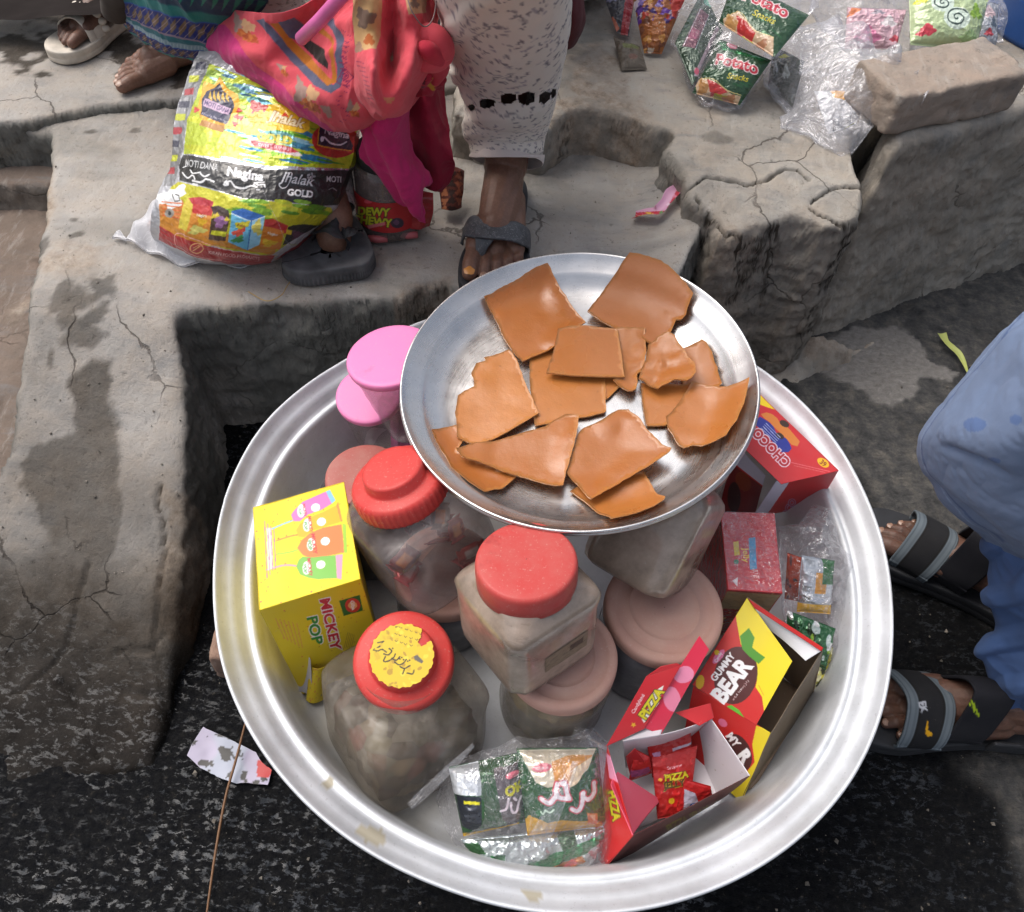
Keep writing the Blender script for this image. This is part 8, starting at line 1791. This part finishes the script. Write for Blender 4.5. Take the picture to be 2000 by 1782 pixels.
pillow('sweet_packet', [(1905, 92, .40), (1945, 88, .40), (1950, 10, .44), (1915, 0, .44)], flat((.62, .64, .68), 50, 80, lambda cv: [blob(cv, 1928, 30, 10, 12, (.80, .70, .72)), blob(cv, 1925, 70, 8, 6, (.75, .25, .3)), blob(cv, 1935, 50, 6, 10, (.30, .36, .42))]), M_FOIL, 'narrow grey packet beside the blue drum', 'packet', None, bulge=.008, seed=43, crump=.003)
f4 = filmdome('clear_bag', [(1590, -30, .44), (1700, -60, .46), (1960, -60, .46), (1968, 30, .43), (1960, 80, .40), (1925, 96, .385), (1850, 102, .38), (1760, 106, .38), (1690, 108, .38), (1650, 96, .39), (1610, 60, .40), (1580, 20, .42)], M_MILK, None, .008, .38, .060, 37, h=.0034, nsc=20)
tag(f4, 'large clear plastic bag of pink and green sweets lying on the kerb behind the brick', 'plastic bag')
# brick on the kerb block
qa, qb = P(1762, 192, .437), P(2015, 143, .437); dv = qb - qa; ln = .245; an = math.atan2(dv[1], dv[0]); dv /= np.linalg.norm(dv)
nrm = np.array([-dv[1], dv[0], 0]); cc_ = qa + dv * (ln / 2) + nrm * .056; M_BR2 = stone_mat('old_brick_with_mortar', (.36, .30, .25), (.40, .29, .22), (.20, .14, .11))
tag(brickmesh('brick', (cc_[0], cc_[1], .4055), (ln, .112, .066), an, mat=M_BR2, seed=12, amp=.005), 'old mortar-stained brick lying on the kerb block at the upper right', 'brick')
# blue drum
q = P(1952, 100, .372); M_BLUE = plain('blue_plastic', (.02, .10, .36), .4, bs=40, bst=.2, bd=.003)
dr = thing('drum', 'blue plastic drum cut off by the upper right corner', 'drum', (q[0] + .135, q[1] + .10, .372))
lathe('drum_body', [(.0005, .0), (.125, .0), (.13, .01), (.128, .06), (.135, .07), (.128, .08), (.130, .20), (.136, .21), (.130, .22), (.13, .34), (.115, .36), (.0005, .362)], M_BLUE, dr, at=(q[0] + .135, q[1] + .10, .372), seg=128)
lathe('drum_lid', [(.0005, .375), (.10, .375), (.118, .372), (.12, .352)], M_BLUE, dr, at=(q[0] + .135, q[1] + .10, .372), seg=96)
# ---------------------------------------------------------------- litter
def pstrip(name, pts, w, art, mat, label, cat, n=90, tw=0., th=.0004, m=18, curl=.004):
    pts = cr(np.array(pts, float), np.linspace(0, 1, n)); T = np.gradient(pts, axis=0); T /= np.linalg.norm(T, axis=1, keepdims=True); G = np.zeros((n, m, 3))
    for k in range(n):
        s_ = np.cross(T[k], (0, 0, 1)); s_ /= np.linalg.norm(s_); u_ = np.cross(s_, T[k]); a = tw * math.sin(k / n * 6.28); s2_ = s_ * math.cos(a) + u_ * math.sin(a); n2_ = -s_ * math.sin(a) + u_ * math.cos(a)
        ww = np.interp(k / (n - 1), np.linspace(0, 1, len(w)), w)
        for j, x in enumerate(np.linspace(-1, 1, m)): G[k, j] = pts[k] + s2_ * ww * x + n2_ * curl * x * x
    return tag(gmk(name, G, mat, None, art(G), solid=th), label, cat)
pstrip('sweet_wrapper', [P(*p, float(z_ledge(np.array([pz(*p, z_ledge)]))[0]) + dz) for p, dz in (((1240, 424), .006), ((1262, 418), .012), ((1284, 414), .014), ((1300, 397), .016), ((1312, 380), .018), ((1326, 370), .014))], [.010, .009, .010, .008, .011, .009],
       flat((.84, .62, .74), 100, 30, lambda cv: [cv.pp([(1238, 416), (1300, 412), (1322, 372), (1330, 372), (1306, 420), (1240, 434)], (.72, .12, .22)), [blob(cv, x, y, 4, 3, c) for x, y, c in [(1255, 424, (.9, .75, .8)), (1275, 421, (.85, .7, .2)), (1292, 416, (.3, .6, .25)), (1306, 400, (.9, .8, .85)), (1318, 384, (.86, .5, .6))]]]), M_CARD, 'small pink and white sweet wrapper lying on the step right of the foot', 'wrapper', curl=.004)
def z0_(x, y, z=.006): return P(x, y, z)
pstrip('peel_strip', [z0_(1838, 652, .012), z0_(1846, 668, .010), z0_(1858, 680, .012), z0_(1871, 692, .012), z0_(1880, 708, .010), z0_(1888, 728, .008)], [.009, .006, .007, .007, .005, .002], flat((.74, .77, .42), 60, 20), M_CARD, 'pale green curled strip of peel on the ground by the blue tunic', 'peel', curl=.003)
w = np.array([P(*p, .006)[:2] for p in [(366, 1478), (380, 1452), (398, 1422), (430, 1436), (470, 1455), (500, 1470), (512, 1490), (532, 1506), (524, 1535), (505, 1533), (480, 1530), (462, 1532), (430, 1520), (392, 1500)]])
w = dens(w, .004); w += .0012 * np.c_[fbm(w, 120, 3, 1), fbm(w, 120, 3, 2)]; V2, F2, _ = cdt(w, .0018)
z = .009 + .003 * fbm(V2, 20, 3, 4); q = project(np.c_[V2, z]); C = np.tile([*lin((.66, .63, .72)), 0], (len(V2), 1))
C[:, :3] *= (1 + .25 * fbm(V2, 30, 3, 3))[:, None]; g_ = sstep(.0, .3, fbm(V2, 22, 2, 8)); C[:, :3] = C[:, :3] * (1 - .4 * g_[:, None]) + lin((.55, .66, .68)) * .4 * g_[:, None]
C[(fbm(V2, 110, 3, 12) > .20), :3] = (.008, .008, .009); C[(q[:, 0] > 502) & (q[:, 1] < 1518) & (q[:, 1] > 1486), :3] = lin((.70, .04, .07))
n0 = len(V2); V = np.r_[np.c_[V2, z], np.c_[V2, z - .0006]]; F = [tuple(f) for f in F2] + [tuple(i + n0 for i in f[::-1]) for f in F2]
tag(mk('paper_scrap', V, F, M_CARD, None, col=np.r_[C, C]), 'wet lilac paper scrap with black specks and a red corner left of the basin', 'paper')
tag(tube('straw_stem', [P(481, 1405, .03), P(462, 1480, .022), P(440, 1560, .016), P(420, 1670, .014), P(403, 1790, .012)], [.0012, .0016, .0016, .0015, .0012], plain('brown_stem', (.16, .075, .03), .5), None, seg=8, n=40), 'long thin brown stem lying on the wet ground across the paper scrap', 'stem')
tag(tube('thread', [P(592, 478 + 30, .27), P(600, 520, .262), P(578, 530, .262), P(570, 545, .256), P(560, 560, .256), P(548, 578, .254), P(520, 588, .254), P(485, 570, .254)], [.0007] * 8, plain('tan_thread', (.42, .28, .10), .8), None, seg=6, n=70), 'thin tan thread trailing from the thick black flip-flop over the step', 'thread')
